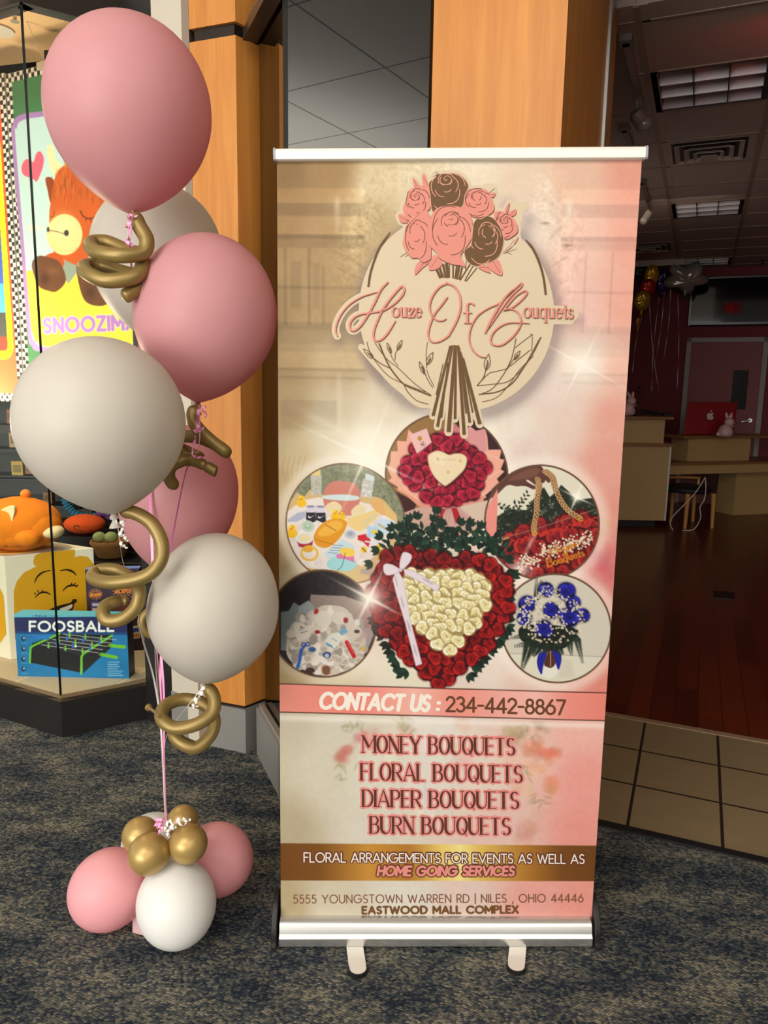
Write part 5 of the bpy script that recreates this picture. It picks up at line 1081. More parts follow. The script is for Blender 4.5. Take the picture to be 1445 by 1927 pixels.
def t_events(v):
    for txt, x0, x1, y, h, sh, th, c, o in (('FLORAL ARRANGEMENTS FOR EVENTS AS WELL AS', 572, 1099, 1617.5, 17.5, 0, 2.3, (250, 238, 226), 4.2), ('HOME GOING SERVICES', 710, 965, 1641.5, 17, .17, 4.4, (240, 150, 140), 4.4)):
        st = place(txt, (x0, y + 1.0), (x1, y - 1.0), h, .2 if not sh else .24, sh); v.text(st, th, th, (112, 62, 48), grow=o); v.text(st, th, th, c)
lettering(t_events)
def t_addr(v):
    v.text(place('5555 YOUNGSTOWN WARREN RD | NILES , OHIO 44446', (552, 1698.5), (1097, 1693.5), 15.5, .26), 2.1, 2.1, (138, 92, 70))
    v.text(place('EASTWOOD MALL COMPLEX', (681, 1718), (973, 1715.5), 13.5, .3), 3.9, 3.7, (120, 80, 42))
lettering(t_addr)
# ---- rail, cassette, feet, pole
M_RAIL = mat('white_rail', (232, 228, 218), .3, .15); M_ALUB = mat('brushed_aluminium', (214, 214, 212), .27, .85); M_RUB = mat('black_rubber', (20, 19, 20), .5); M_CAPG = mat('grey_cap', (150, 150, 156), .45)
rl, rr = at(519.5, 281.5, 1.795), at(1213.5, 277.5, 1.74); rl2, rr2 = at(520, 303.5, 1.795), at(1210, 301, 1.74)
dn = (rl2 - rl); xd = (rr - rl); bk = np.array([.02, .022, 0])
mb = MB()
nv = np.cross(xd, dn); nv /= np.linalg.norm(nv); nv = nv if nv[1] < 0 else -nv
prof = [(0, .0), (0, .006), (.12, .0085), (.5, .0095), (.9, .0085), (1.0, .005), (1.0, -.012), (0, -.012)]
mb.prism([rl + dn * a + nv * b for a, b in prof], xd); rail = mb.build('top_rail', M_RAIL, banner, smooth=True)
for s_, p in ((-1, rl), (1, rr)):
    e = xd / np.linalg.norm(xd); mb = MB(); mb.prism([p + (0, 0, .002) + dn * a * 1.12 + nv * (b + .001 if b > 0 else b - .002) for a, b in prof], e * s_ * .005); mb.build('end_cap', M_CAPG, rail)
cl, cr = at(521, 1785, 1.782), at(1118, 1776.5, 1.803); cl[2] = cr[2] = .012
cx_ = cr - cl; cL = np.linalg.norm(cx_); ce = cx_ / cL; cb = np.array([-ce[1], ce[0], 0])
prof = [(0.0, .0), (-.003, .012), (-.002, .024), (.004, .030), (.006, .034), (.010, .052), (.016, .060), (.034, .066), (.040, .066), (.040, .058), (.046, .058), (.046, .080), (.058, .095), (.072, .100), (.088, .088), (.098, .060), (.096, .012), (.08, 0)]
mb = MB(); mb.prism([cl + ce * .006 + cb * a + (0, 0, b) for a, b in prof], ce * (cL - .012)); mb.build('cassette', M_ALUB, banner, smooth=True)
capp = [(-.006, -.004), (-.008, .02), (-.002, .052), (.02, .088), (.045, .108), (.075, .114), (.098, .10), (.108, .06), (.106, .0), (.09, -.008)]
for s_, p in ((-1, cl), (1, cr)):
    mb = MB(); mb.prism([p + cb * a + (0, 0, b) for a, b in cat_rom(capp, 4, True)], ce * s_ * .016); mb.build('end_cap', M_RUB, banner, bevel=.003, smooth=True)
for (xa, ya), (xb, yb) in (((667, 1780), (675, 1844)), ((975, 1776), (970, 1838))):
    a = fl(xa, ya, .004); b = fl(xb, yb - 6, .004); d = b - a; L_ = np.linalg.norm(d); d /= L_; a = a - d * .12; L_ += .12; s_ = np.array([-d[1], d[0], 0]); w_ = .0225
    base = [a + s_ * w_, a - s_ * w_] + [b - d * w_ + d * w_ * math.sin(t) * 1.0 - s_ * w_ * math.cos(t) for t in np.linspace(0, PI, 14)]
    mb = MB(); mb.prism([p * [1, 1, 0] + (0, 0, .005) for p in base], (0, 0, .006)); f_ = mb.build('foot', M_RAIL, banner, bevel=.001)
    t_ = np.linspace(-.25, PI + .25, 18); c_ = b - d * w_
    ring = [c_ + (d * math.sin(t) - s_ * math.cos(t)) * (w_ + .0035) for t in t_] + [c_ + (d * math.sin(t) - s_ * math.cos(t)) * (w_ - .0005) for t in t_[::-1]]
    mb = MB(); mb.prism([p * [1, 1, 0] for p in ring], (0, 0, .0115)); mb.build('foot_cap', M_RUB, f_)
    mb = MB(); mb.prism([p * [1, 1, 0] for p in base[2:]], (0, 0, .005)); mb.build('foot_sole', M_RUB, f_)
mb = MB(); pc = (bTL + bTR) / 2 + (0, .035, -.03); pb = (cl + cr) / 2 + cb * .08; mb.tube([(pb[0], pb[1], .06), pc], .009, 12); mb.build('support_pole', M_ALU, banner, smooth=True)

# ================================================================== BALLOON BOUQUET
L_PINK = latex('dim_pink_latex', (226, 168, 172), .42, .4); L_PINK2 = latex('lit_pink_latex', (250, 184, 190), .42, .3); L_WHITE = latex('dim_white_latex', (214, 208, 196), .42, .3); L_WHITE2 = latex('lit_white_latex', (240, 240, 236), .4, .2)  # weaker light on the upper balloons is put into their duller latex colours
def gold_latex(name, rgb, rough):
    m = mat(name, rgb, rough, .4); return m
L_GOLD = gold_latex('gold_latex', (142, 120, 68), .42); L_GOLD2 = gold_latex('chrome_gold_latex', (182, 152, 92), .36)
def satin(name, rgb):
    return mat(name, rgb, .3, .0, spec=.7)
R_PINK = satin('pink_satin_ribbon', (240, 150, 196)); R_WHITE = satin('white_satin_ribbon', (236, 230, 224))
def balloon(label, cx, cy, hw, top, neck, Y, m, group, name='latex_balloon', split=.45, p=2.1, q=.72):
    """hw half width in the picture; top and neck picture points on the axis"""
    T = at(*top, Y); K = at(*neck, Y); ax = T - K; L = np.linalg.norm(ax); ax /= L
    r = hw * dep((T + K) / 2) / F; rk = r * .045; s0 = split; prof = []
    for a in np.linspace(0, PI / 2, 15): prof.append((r * math.sin(a) + 1e-5, L - L * s0 * (1 - math.cos(a))))
    for t in np.linspace(0, 1, 22)[1:]: prof.append((max(rk, r * (1 - t ** p) ** q), L * (1 - s0) * (1 - t)))
    o = thing(name, K + ax * L * .5, label, 'balloon', group)
    mb = MB(); mb.lathe(prof, K, ax, 48); mb.build('envelope', m, o, smooth='all')
    mb = MB(); mb.lathe([(rk * .9, .004), (rk * .8, -.002), (rk * 1.25, -.006), (rk * 1.2, -.011), (rk * .7, -.012), (rk * .7, -.016), (rk * 1.5, -.026), (rk * 1.75, -.03), (rk * 1.3, -.029)], K, ax, 16); mb.build('knot', m, o, smooth=True)
    return o, K
GB = 'helium balloons of the floating bouquet'
b1, k1 = balloon('largest pale pink latex balloon, at the very top of the tall bouquet', 245, 205, 151, (240, 30), (247, 402), 1.76, L_PINK, GB, split=.46)
b2, k2 = balloon('white latex balloon half hidden behind the topmost pink balloon', 298, 475, 121, (305, 345), (285, 640), 2.2, L_WHITE, GB)
b3, k3 = balloon('round pink latex balloon overlapping the wood column, upper left of the banner', 393, 595, 132, (402, 440), (372, 757), 1.84, L_PINK, GB, split=.47)
b4, k4 = balloon('big white latex balloon at the left, in front of the toy shop window', 180, 790, 154, (168, 633), (214, 967), 1.58, L_WHITE, GB, split=.47)
b5, k5 = balloon('pink latex balloon lowest of the pink ones, behind the gold squiggles', 338, 930, 110, (352, 800), (318, 1082), 2.10, L_PINK, GB)
b6, k6 = balloon('white latex balloon lowest in the air, touching the left edge of the banner', 410, 1140, 121, (420, 1006), (384, 1284), 1.70, L_WHITE, GB, split=.5)

def squiggle(label, pts, Y, rpx, taper=None):
    """long thin gold balloon bent into loops: points are (x, y, depth offset)"""
    P = np.array([at(x, y, Y + d) for x, y, d in pts]); C = cat_rom(P, 10); k = len(C); r = rpx * dep(C[0]) / F
    rr = np.full(k, r)
    for i in range(k):
        e = min(i, k - 1 - i)
        if e < 5: rr[i] = r * math.sqrt(max(.06, 1 - (1 - e / 5) ** 2))
    if taper:
        for (i0, f) in taper: rr *= 1 - (1 - f) * np.exp(-((np.arange(k) / k - i0) / .018) ** 2)
    o = thing('gold_squiggle_balloon', C.mean(0), label, 'balloon', 'gold squiggle balloons')
    mb = MB(); mb.tube(C, rr, 16); mb.build('coiled_tube', L_GOLD, o, smooth='all')
    d = C[0] - C[3]; d /= np.linalg.norm(d)
    mb = MB(); mb.lathe([(r * .22, -.004), (r * .2, .008), (r * .34, .012), (r * .16, .014), (r * .2, .02), (r * .42, .026), (r * .3, .027)], C[0], d, 12); mb.build('nozzle', L_GOLD, o, smooth=True)
    return o
squiggle('gold twisted balloon with two flat coils, hanging under the topmost pink balloon',
         [(252, 402, 0), (262, 425, -.01), (276, 452, -.02), (268, 475, -.03), (225, 481, -.05), (180, 473, -.03), (172, 458, .03), (200, 456, .05), (235, 470, .04), (262, 480, .02), (268, 502, -.01), (250, 522, -.04), (200, 528, -.05), (165, 514, -.03), (160, 502, .03), (188, 500, .06), (230, 512, .05), (262, 522, .03), (264, 536, .0), (245, 552, -.02), (230, 560, -.03)], 1.745, 14)
squiggle('gold twisted balloon with crossing arms under the round pink balloon',
         [(368, 763, 0), (362, 785, -.01), (372, 805, -.02), (398, 830, -.03), (424, 850, -.03), (408, 838, -.01), (375, 824, .0), (340, 822, .02), (326, 836, .04), (352, 850, .05), (374, 862, .02), (345, 866, -.02), (322, 878, -.03), (318, 898, -.03), (332, 920, -.02)], 1.83, 12)
squiggle('short gold twisted balloon arm sticking out by the crossing arms',
         [(345, 868, .01), (365, 868, -.01), (385, 876, -.02), (403, 886, -.02), (408, 888, -.02)], 1.82, 10.5, [(.5, .7)])
squiggle('big gold looping balloon under the left white balloon, reaching the lower coil',
         [(226, 962, 0), (255, 966, -.01), (285, 985, -.02), (303, 1018, -.03), (304, 1050, -.04), (285, 1078, -.05), (250, 1092, -.05), (205, 1096, -.04), (176, 1088, -.01), (182, 1074, .03), (220, 1074, .04), (250, 1092, .02), (262, 1112, .0), (256, 1142, -.01), (232, 1164, -.02), (205, 1168, -.02), (194, 1156, -.01), (200, 1140, .01), (225, 1130, .03), (240, 1130, .04)], 1.60, 13, [(.46, .8), (.95, .7)])
squiggle('small gold balloon loop mostly hidden behind the lowest white balloon',
         [(300, 1146, .02), (280, 1152, 0), (268, 1168, -.01), (275, 1188, -.01), (300, 1198, .0), (325, 1190, .02)], 1.86, 9)
squiggle('gold twisted balloon ring hanging under the lowest white balloon',
         [(388, 1288, 0), (402, 1312, -.01), (400, 1340, -.03), (372, 1362, -.05), (330, 1370, -.05), (304, 1352, -.03), (312, 1328, .01), (345, 1316, .04), (385, 1326, .04), (402, 1350, .03), (398, 1380, .01), (372, 1406, -.01), (345, 1400, -.01), (318, 1376, .01)], 1.69, 12.5)
mb = MB(); e0 = at(302, 1348, 1.58); e1 = at(282, 1333, 1.64); mb.tube([e0, (e0 + e1) / 2, e1, e1 + (e1 - e0) * .12], [.005, .0035, .004, .009], 12); e_ = mb.build('gold_squiggle_balloon', L_GOLD, smooth=True)
tag(e_, 'tiny gold balloon tail poking left from the lowest gold ring', 'balloon', 'gold squiggle balloons')

# ---- ribbons
KNOT = at(313, 1548, 1.83)
def strip(mb, C, w, tw0=0.0, tw=0.0):
    k = len(C); T = np.gradient(C, axis=0); T /= np.linalg.norm(T, axis=1)[:, None]
    vs = []
    for i in range(k):
        a = tw0 + tw * i / k; n0 = np.cross(T[i], [0.02, -1, .05]); n0 /= np.linalg.norm(n0); n1 = np.cross(T[i], n0)
        d = n0 * math.cos(a) + n1 * math.sin(a); e = (-n0 * math.sin(a) + n1 * math.cos(a)) * .00025
        vs += [C[i] + d * w + e, C[i] - d * w + e, C[i] - d * w - e, C[i] + d * w - e]
    fs = [(i * 4 + j, i * 4 + (j + 1) % 4, i * 4 + 4 + (j + 1) % 4, i * 4 + 4 + j) for i in range(k - 1) for j in range(4)]
    mb.add(vs, fs + [(3, 2, 1, 0), (k * 4 - 4, k * 4 - 3, k * 4 - 2, k * 4 - 1)])
def curl(mb, p0, p1, rad, turns, w, n=60):
    p0 = np.asarray(p0, float); p1 = np.asarray(p1, float); ax = p1 - p0; L = np.linalg.norm(ax); ax /= L
    a = np.cross(ax, [0, 1, .1]); a /= np.linalg.norm(a); b = np.cross(ax, a); C = []
    for i in range(n):
        t = i / (n - 1); r = rad * (.4 + .6 * math.sin(PI * min(1, t * 1.5 + .15)))
        C.append(p0 + ax * L * t + r * (a * math.cos(turns * 2 * PI * t) + b * math.sin(turns * 2 * PI * t)))
    C = np.array(C); T = np.gradient(C, axis=0); T /= np.linalg.norm(T, axis=1)[:, None]; vs = []
    for i in range(n):
        d = ax - T[i] * np.dot(ax, T[i]); d /= max(1e-6, np.linalg.norm(d)); e = np.cross(T[i], d) * .00025
        vs += [C[i] + d * w + e, C[i] - d * w + e, C[i] - d * w - e, C[i] + d * w - e]
    mb.add(vs, [(i * 4 + j, i * 4 + (j + 1) % 4, i * 4 + 4 + (j + 1) % 4, i * 4 + 4 + j) for i in range(n - 1) for j in range(4)])
def ribbon(label, pts, m, w, curls=(), tw=3.0):
    P = [np.asarray(p, float) if len(p) == 3 and isinstance(p, np.ndarray) else at(*p) for p in pts]
    C = cat_rom(P, 14); mb = MB(); strip(mb, C, w, .4, tw); o = mb.build('curling_ribbon', m, smooth=True)
    tag(o, label, 'ribbon', 'balloon ribbons')
    for c in curls:
        mb = MB(); curl(mb, at(*c[0]), at(*c[1]), c[2], c[3], c[4] if len(c) > 4 else .003); mb.build('curl', m, o, smooth=True)
    return o
ribbon('pink ribbon from the topmost pink balloon down to the base cluster', [k1, (246, 440, 1.72), (244, 470, 1.76), (255, 560, 1.90), (262, 640, 1.95), (280, 900, 1.93), (288, 1080, 1.90), (292, 1180, 1.88), (300, 1290, 1.86), (307, 1400, 1.84), KNOT], R_PINK, .0035, [((243, 404, 1.715), (243, 456, 1.705), .003, .6, .0042), ((240, 455, 1.705), (250, 463, 1.705), .006, 1.2, .005), ((245, 405, 1.715), (258, 407, 1.715), .004, 1.3, .003)], 5)
ribbon('pink ribbon from the round pink balloon, slanting across the lower pink balloon', [k3, (376, 800, 1.79), (372, 850, 1.79), (352, 880, 1.82), (330, 980, 1.85), (318, 1060, 1.87), (303, 1200, 1.87), (308, 1300, 1.85), (309, 1420, 1.835), KNOT], R_PINK, .0032, [((374, 762, 1.785), (372, 808, 1.775), .004, .8, .004), ((384, 765, 1.785), (388, 786, 1.78), .007, 1.4, .003), ((366, 812, 1.775), (384, 806, 1.775), .006, 1.3, .004), ((366, 820, 1.775), (362, 860, 1.775), .003, .5, .003), ((362, 858, 1.775), (386, 862, 1.775), .004, 1.2, .003)], 4)
ribbon('white ribbon from the left white balloon, curls beside its gold loop', [k4, (222, 995, 1.58), (232, 1060, 1.66), (256, 1130, 1.74), (268, 1200, 1.80), (290, 1280, 1.84), (304, 1380, 1.84), KNOT], R_WHITE, .0022, [((232, 978, 1.57), (230, 1000, 1.57), .007, 1.6, .003), ((226, 1000, 1.57), (240, 1018, 1.57), .007, 1.8, .003), ((226, 1020, 1.57), (238, 1032, 1.57), .005, 1.2, .003)], 3)
ribbon('white ribbon from the half-hidden white balloon, running straight down the middle', [k2, (283, 780, 2.1), (282, 940, 2.05), (287, 1100, 1.98), (294, 1250, 1.90), (305, 1400, 1.85), KNOT], R_WHITE, .004, (), 2)
ribbon('pink ribbon from the lowest pink balloon down to the base cluster', [k5, (312, 1150, 2.03), (302, 1250, 1.94), (304, 1330, 1.88), (308, 1430, 1.845), KNOT], R_PINK, .003, (), 6)
ribbon('white ribbon from the lowest white balloon, with curls inside the gold ring', [k6, (376, 1300, 1.665), (352, 1330, 1.70), (330, 1358, 1.75), (312, 1390, 1.80), (309, 1450, 1.82), KNOT], R_WHITE, .0011, [((386, 1290, 1.645), (374, 1312, 1.635), .005, 1.2, .004), ((372, 1310, 1.635), (364, 1330, 1.635), .006, 1.4, .004), ((362, 1326, 1.635), (372, 1330, 1.635), .004, 1.2, .003)], 2)

# ---- base cluster
GC = 'balloons of the base cluster on the carpet'
def ballb(label, x, y, rx, ry, Y, m, name='latex_balloon', kdir=(0, 0, -1), floor=False):
    c = at(x, y, Y); r = rx * dep(c) / F; rz = ry * dep(c) / F
    if floor: c[2] = max(rz * .985, c[2])
    kd = np.asarray(kdir, float); kd /= np.linalg.norm(kd); o = thing(name, c, label, 'balloon', GC)
    prof = [(r * math.sin(a) + 1e-5, -rz * math.cos(a)) for a in np.linspace(0, PI * .80, 24)]
    h1 = prof[-1]; prof += [(h1[0] * (1 - t) ** 1.3 + r * .05, h1[1] + rz * .32 * t) for t in (.25, .5, .75, 1)]
    mb = MB(); mb.lathe(prof, c, kd, 40); mb.build('envelope', m, o, smooth='all'); e = c + kd * prof[-1][1]
    mb = MB(); mb.lathe([(r * .05, -.002), (r * .07, .003), (r * .05, .006), (r * .1, .012), (r * .06, .012)], e, kd, 12); mb.build('knot', m, o, smooth=True)
    return o
CC = at(312, 1590, 1.88)
def tow(x, y, Y): d = CC - at(x, y, Y); return d
ballb('pink balloon at the left of the base cluster, lying on the carpet', 205, 1673, 72, 75, 1.87, L_PINK2, kdir=tow(205, 1673, 1.87), floor=True)
ballb('pink balloon at the right of the base cluster, towards the banner', 408, 1617, 66, 70, 1.98, L_PINK2, kdir=tow(408, 1617, 1.98), floor=True)
ballb('bright white balloon at the front of the base cluster', 332, 1700, 73, 79, 1.79, L_WHITE2, kdir=tow(332, 1700, 1.79), floor=True)
ballb('white balloon mostly hidden at the back of the base cluster', 288, 1590, 58, 62, 2.09, L_WHITE2, kdir=tow(288, 1590, 2.09), floor=True)
GG = 'small gold balls on top of the base cluster'
for lab, x, y, r, Y in (('small gold balloon at the back of the base cluster, behind the ribbon knot', 343, 1545, 29, 1.93), ('small gold balloon at the left of the ribbon knot', 265, 1572, 34, 1.86), ('small gold balloon in front, largest of the four gold ones', 280, 1607, 38.5, 1.78), ('small gold balloon right of the ribbon knot, against the right pink one', 354, 1588, 36, 1.81)):
    o = ballb(lab, x, y, r, r * 1.02, Y, L_GOLD2, 'gold_balloon', tow(x, y, Y)); o['group'] = GG
mb = MB(); a = fl(262, 1757, .0); mb.prism([a + (-.02, 0, .002), a + (.016, -.012, .002), a + (.026, .012, .002), a + (-.008, .03, .002)], (.0, .004, .05)); o = mb.build('balloon_weight', mat('pink_foil', (240, 196, 200), .3, .3), bevel=.003)
tag(o, 'little pink wrapped weight under the front of the base cluster', 'balloon weight')
# curls of pink and white ribbon at the knot
for lab, m, cs in (('bunch of pink curled ribbon ends on top of the base cluster', R_PINK, [((300, 1540), (292, 1555)), ((306, 1538), (298, 1560)), ((296, 1548), (310, 1562)), ((303, 1545), (300, 1570))]),
                   ('bunch of white curled ribbon ends on top of the base cluster', R_WHITE, [((316, 1548), (330, 1556)), ((322, 1545), (345, 1540)), ((310, 1556), (318, 1575)), ((326, 1556), (314, 1566)), ((340, 1548), (356, 1542))])):
    mb = MB()
    for k, (a, b) in enumerate(cs): curl(mb, at(*a, 1.775), at(*b, 1.765), .009, 1.7, .0035)
    o = mb.build('ribbon_bow', m, smooth=True); tag(o, lab, 'ribbon')

# ================================================================== TOY SHOP WINDOW
M_SHEET = attr_mat('printed_card', .45, .35)
dW = np.array([.892, -.452, 0]); nW = np.array([-.452, -.892, 0])
def facez(P, zt, zb): return P * [1, 1, 0] + (0, 0, zt), P * [1, 1, 0] + (0, 0, zb)
def hang_poster(label, A, L, zt, zb, paint, step=.9):
    a0, a1 = facez(A, zt, zb); b0, b1 = facez(A + dW * L, zt, zb); f = quad_map(a0, b0, b1, a1)
    px = f.px; x0, x1 = px[:, 0].min(), px[:, 0].max(); y0, y1 = px[:, 1].min(), px[:, 1].max()
    o = thing('hanging_poster', (a0 + b1) / 2, label, 'poster', 'posters hanging in the toy shop window')
    # image laid out over the sheet: sample it in sheet coordinates, paint in picture units
    s = Ras(x0, y0, x1, y1, step); q = np.c_[np.stack([s.X.ravel(), s.Y.ravel()], 1), np.ones(s.w * s.h)] @ f.H.T
    s.S = (q[:, 0] / q[:, 2]).reshape(s.h, s.w) * L; s.T = (q[:, 1] / q[:, 2]).reshape(s.h, s.w) * (zt - zb); s.LW = L; s.LH = zt - zb
    paint(s)
    # keep only the part of the image that lies on the sheet
    keep = (s.S >= 0) & (s.S <= L) & (s.T >= 0) & (s.T <= zt - zb)
    n1 = 260; n2 = int(n1 * (zt - zb) / L); uu, vv = np.meshgrid(np.linspace(0, 1, n1), np.linspace(0, 1, n2))
    P3 = a0 * ((1 - uu) * (1 - vv))[..., None] + b0 * (uu * (1 - vv))[..., None] + b1 * (uu * vv)[..., None] + a1 * ((1 - uu) * vv)[..., None]
    pp = pr(P3.reshape(-1, 3)); ix = np.clip(((pp[:, 0] - s.x0) / s.step), 0, s.w - 1.001); iy = np.clip(((pp[:, 1] - s.y0) / s.step), 0, s.h - 1.001)
    jx, jy = ix.astype(int), iy.astype(int); tx, ty = (ix - jx)[:, None], (iy - jy)[:, None]; im = s.im
    col = (im[jy, jx] * (1 - tx) + im[jy, jx + 1] * tx) * (1 - ty) + (im[jy + 1, jx] * (1 - tx) + im[jy + 1, jx + 1] * tx) * ty
    r = Ras(0, 0, n1 - 1, n2 - 1, 1); r.im = col.reshape(n2, n1, 3); P3 = P3.reshape(-1, 3)
    r.sheet('sheet', M_SHEET, lambda p: P3, o)
    mb = MB(); mb.box(a1 - nW * .001, b1 - a1, -nW * .012, (0, 0, zt - zb)); mb.build('board', M_WHITEP, o)
    return o, a0, b0
def checks(s, sz=.0195, rows=2):
    e = np.minimum(np.minimum(s.S, s.LW - s.S), np.minimum(s.T, s.LH - s.T)); m = (e < sz * rows)
    c = (np.floor(s.S / sz) + np.floor(s.T / sz)) % 2; s.im[m & (c < .5)] = (40, 36, 36); s.im[m & (c >= .5)] = (240, 234, 216)
def paint_cow(s):
    z = lambda L: [(x / 4.189, 200 + y / 4.189) for x, y in L]; q = random.Random(6)
    s.im[:] = (72, 128, 84); checks(s)
    s.poly(cat_rom([(22,262),(23,236),(38,216),(97,207),(200,191),(310,174),(330,190),(335,400),(330,640),(316,661),(200,662),(80,662),(60,652),(52,628),(40,480)], 4, True), (172, 132, 190))
    s.poly(cat_rom([(29,264),(31,242),(43,226),(97,217),(200,201),(302,184),(318,196),(324,400),(322,634),(310,650),(200,651),(84,652),(66,642),(59,620),(47,480)], 4, True), (196, 224, 220))
    s.poly([(49,509),(140,512),(330,512),(324,636),(308,650),(84,652),(66,642),(59,620)], (248, 228, 72))
    h = cat_rom(z([(262,440),(285,375),(318,356),(345,410),(335,490),(292,592),(262,575),(185,540),(170,480),(195,425),(235,418)]), 5, True); s.poly(h, (232, 100, 124))
    s.ell(65, 429, 14, 5, 0, (236, 232, 206)); s.ell(60, 428, 7, 6, 0, (236, 232, 206))
    O = (206, 92, 34); D = (150, 66, 26)
    s.poly(cat_rom(z([(358,570),(400,560),(430,600),(440,700),(400,760),(375,660)]), 5, True), D); s.poly(cat_rom(z([(370,370),(378,312),(400,300),(425,340),(440,420),(492,468),(440,540),(400,500)]), 5, True), (246, 226, 172))
    s.poly(cat_rom(z([(420,620),(450,520),(510,465),(590,440),(720,500),(900,560),(1000,800),(900,1000),(860,1180),(740,1260),(620,1270),(490,1200),(420,1140),(388,900),(400,750)]), 5, True), O)
    for k in range(160):
        x, y = q.uniform(400, 900), q.uniform(470, 720); s.stroke(z([(x, y), (x + q.uniform(-26, 16), y + q.uniform(40, 110))]), 1.1, q.choice([(150, 70, 26), (196, 110, 40), (120, 56, 24), (222, 130, 56)]), .6)
    for k in range(26): x = q.uniform(505, 620); s.stroke(z([(x, 480), (x + q.uniform(-20, 12), 400 + q.uniform(0, 50))]), 1.4, (206, 140, 60), .9)
    s.glow(180, 400, 20, (226, 104, 40), .5, 40)
    s.poly(z([(490,1205),(640,1270),(540,1400),(490,1330)]), (150, 160, 146)); s.poly(cat_rom(z([(430,1150),(490,1180),(500,1260),(400,1300),(340,1200)]), 5, True), (196, 84, 34))  # grey-green patch paints a reflection into the print
    for P in ([(250,1250),(300,1180),(380,1190),(470,1230),(520,1370),(450,1458),(380,1455),(300,1410)], [(603,1300),(640,1290),(720,1350),(880,1420),(905,1490),(860,1550),(770,1575),(660,1520)]):
        s.poly(cat_rom(z(P), 5, True), (108, 68, 42))
    s.glow(84, 525, 9, (70, 42, 28), .8, 13); s.glow(170, 550, 10, (70, 42, 28), .7, 12); s.glow(100, 510, 14, (140, 96, 64), .5, 8); s.glow(195, 552, 10, (140, 96, 64), .5, 10)
    s.ell(121.5, 441.5, 33.5, 38.5, 0, (240, 216, 146)); s.glow(118, 425, 22, (250, 234, 176), .6); s.stroke(cat_rom(z([(400,1100),(470,1135),(560,1140),(620,1110)]), 5), .8, (206, 176, 110))
    s.ell(90.5, 432, 2.6, 5, 0, (66, 58, 56)); s.ell(125, 438.5, 4.4, 5.8, 0, (66, 58, 56)); s.stroke(z([(380,980),(440,985),(520,1010)]), 1.2, (66, 58, 56))
    s.stroke(cat_rom(z([(633,825),(660,870),(710,885),(770,865),(800,830)]), 5), 1.8, (60, 34, 28))
    for a, b in (((680,880),(676,900)), ((712,886),(716,908)), ((745,878),(756,898))): s.stroke(z([a, b]), 1.2, (60, 34, 28))
    s.stroke(cat_rom(z([(400,875),(420,865),(430,830)]), 4), 1.2, (90, 46, 30))
    st = place('SNOOZIMALS', (84, 625.5), (294, 617), 25, .34)
    for p in st: s.stroke(p, 9.5, (250, 240, 180))
    for p in st: s.stroke(p, 6.6, (190, 134, 210))
    for p in st: pass
A1 = at(10, 140, 3.75)
o, a0, b0 = hang_poster('tall poster of a sleepy brown plush cow in a purple border, purple lettering below', A1, 1.0, A1[2], 1.47, paint_cow)
mb = MB(); mb.box(a0 + dW * .22 + nW * .006 + (0, 0, -.018), dW * .2, -nW * .03, (0, 0, .03)); mb.build('clip_rail', mat('clear_clip', (206, 190, 166), .2), o)
ca = a0 + dW * .27; mb = MB(); mb.tube([ca + (0, 0, .01), ca + (-.02, 0, .05), ca + (-.045, -.06, 3.06 - a0[2])], .0016, 6); mb.build('cord', M_WHITEP, o)
mb = MB(); mb.box(ca + (-.015, .03, .0), (.03, 0, 0), (0, .02, 0), (0, 0, .07)); mb.build('clamp', M_BLACK, o)
def paint_blue(s):
    s.im[:] = (250, 92, 56); checks(s)
    e = np.minimum(np.minimum(s.S - .055, s.LW - .055 - s.S), np.minimum(s.T - .25, s.LH - .21 - s.T))
    cxm = np.minimum(s.S - .055, s.LW - .055 - s.S); cym = np.minimum(s.T - .25, s.LH - .21 - s.T); r = .07
    cd = np.where((cxm < r) & (cym < r), r - np.hypot(r - cxm, r - cym), e)
    s.im[cd > 0] = (252, 228, 20); s.im[cd > .042] = (72, 98, 196)
    w = (cd > .042) & (s.T > s.LH - .44); s.im[w] = (70, 72, 66); s.im[(cd > .042) & (s.T > s.LH - .32) & (s.S > s.LW - .28)] = (226, 60, 46)
    s.im[(cd > .042) & (s.T > s.LH - .58) & (s.T < s.LH - .44)] = (86, 168, 222)
A2 = at(10, 140, 3.75) - dW * .62
hang_poster('red poster with a yellow framed blue picture and checkered edge, at the left edge', A2 + nW * -.02, .585, A1[2] + .02, 1.40, paint_blue)

# ---- white cube with printed yellow faces
dF = np.array([.84, .543, 0]); dF /= np.linalg.norm(dF); dS = np.array([-.892, .452, 0]); cc = np.array([-1.77, 3.383, ZD]); CH = .695 - ZD; CL = .40; CS = .5
cube = thing('display_cube', cc + dF * .2 + dS * .25, 'white display cube printed with a yellow laughing face, under the orange plush toy', 'display cube')
mb = MB(); mb.box(cc, dF * CL, dS * CS, (0, 0, CH)); mb.build('box', mat('white_cube_laminate', (238, 230, 206), .5), cube, bevel=.004)
nF = np.array([dF[1], -dF[0], 0]); nS = np.array([-dS[1], dS[0], 0]); nS = nS if nS[1] < 0 else -nS
fF = quad_map(*[p + nF * .001 for p in (cc + (0, 0, CH), cc + dF * CL + (0, 0, CH), cc + dF * CL, cc)]); z3c = lambda L: [(x / 3.57, 880 + y / 3.57) for x, y in L]
v = Vec(fF, 1e-4, 4e-5); YL = (222, 164, 24); K_ = (44, 30, 18)
def lim(P): return np.array([(min(x, 176.5), y) for x, y in P])
v.poly(lim(cat_rom(z3c([(230,655),(228,610),(245,585),(330,555),(440,528),(490,522),(502,545),(500,605),(480,640),(300,670)]), 4, True)), YL)
v.poly(lim([z3c([p])[0] for p in [(95,1000),(92,830),(112,765),(160,705),(240,665),(400,630),(540,592),(590,600),(640,650),(640,900),(630,1180),(560,1230),(300,1260),(140,1240),(100,1150)]]), YL)
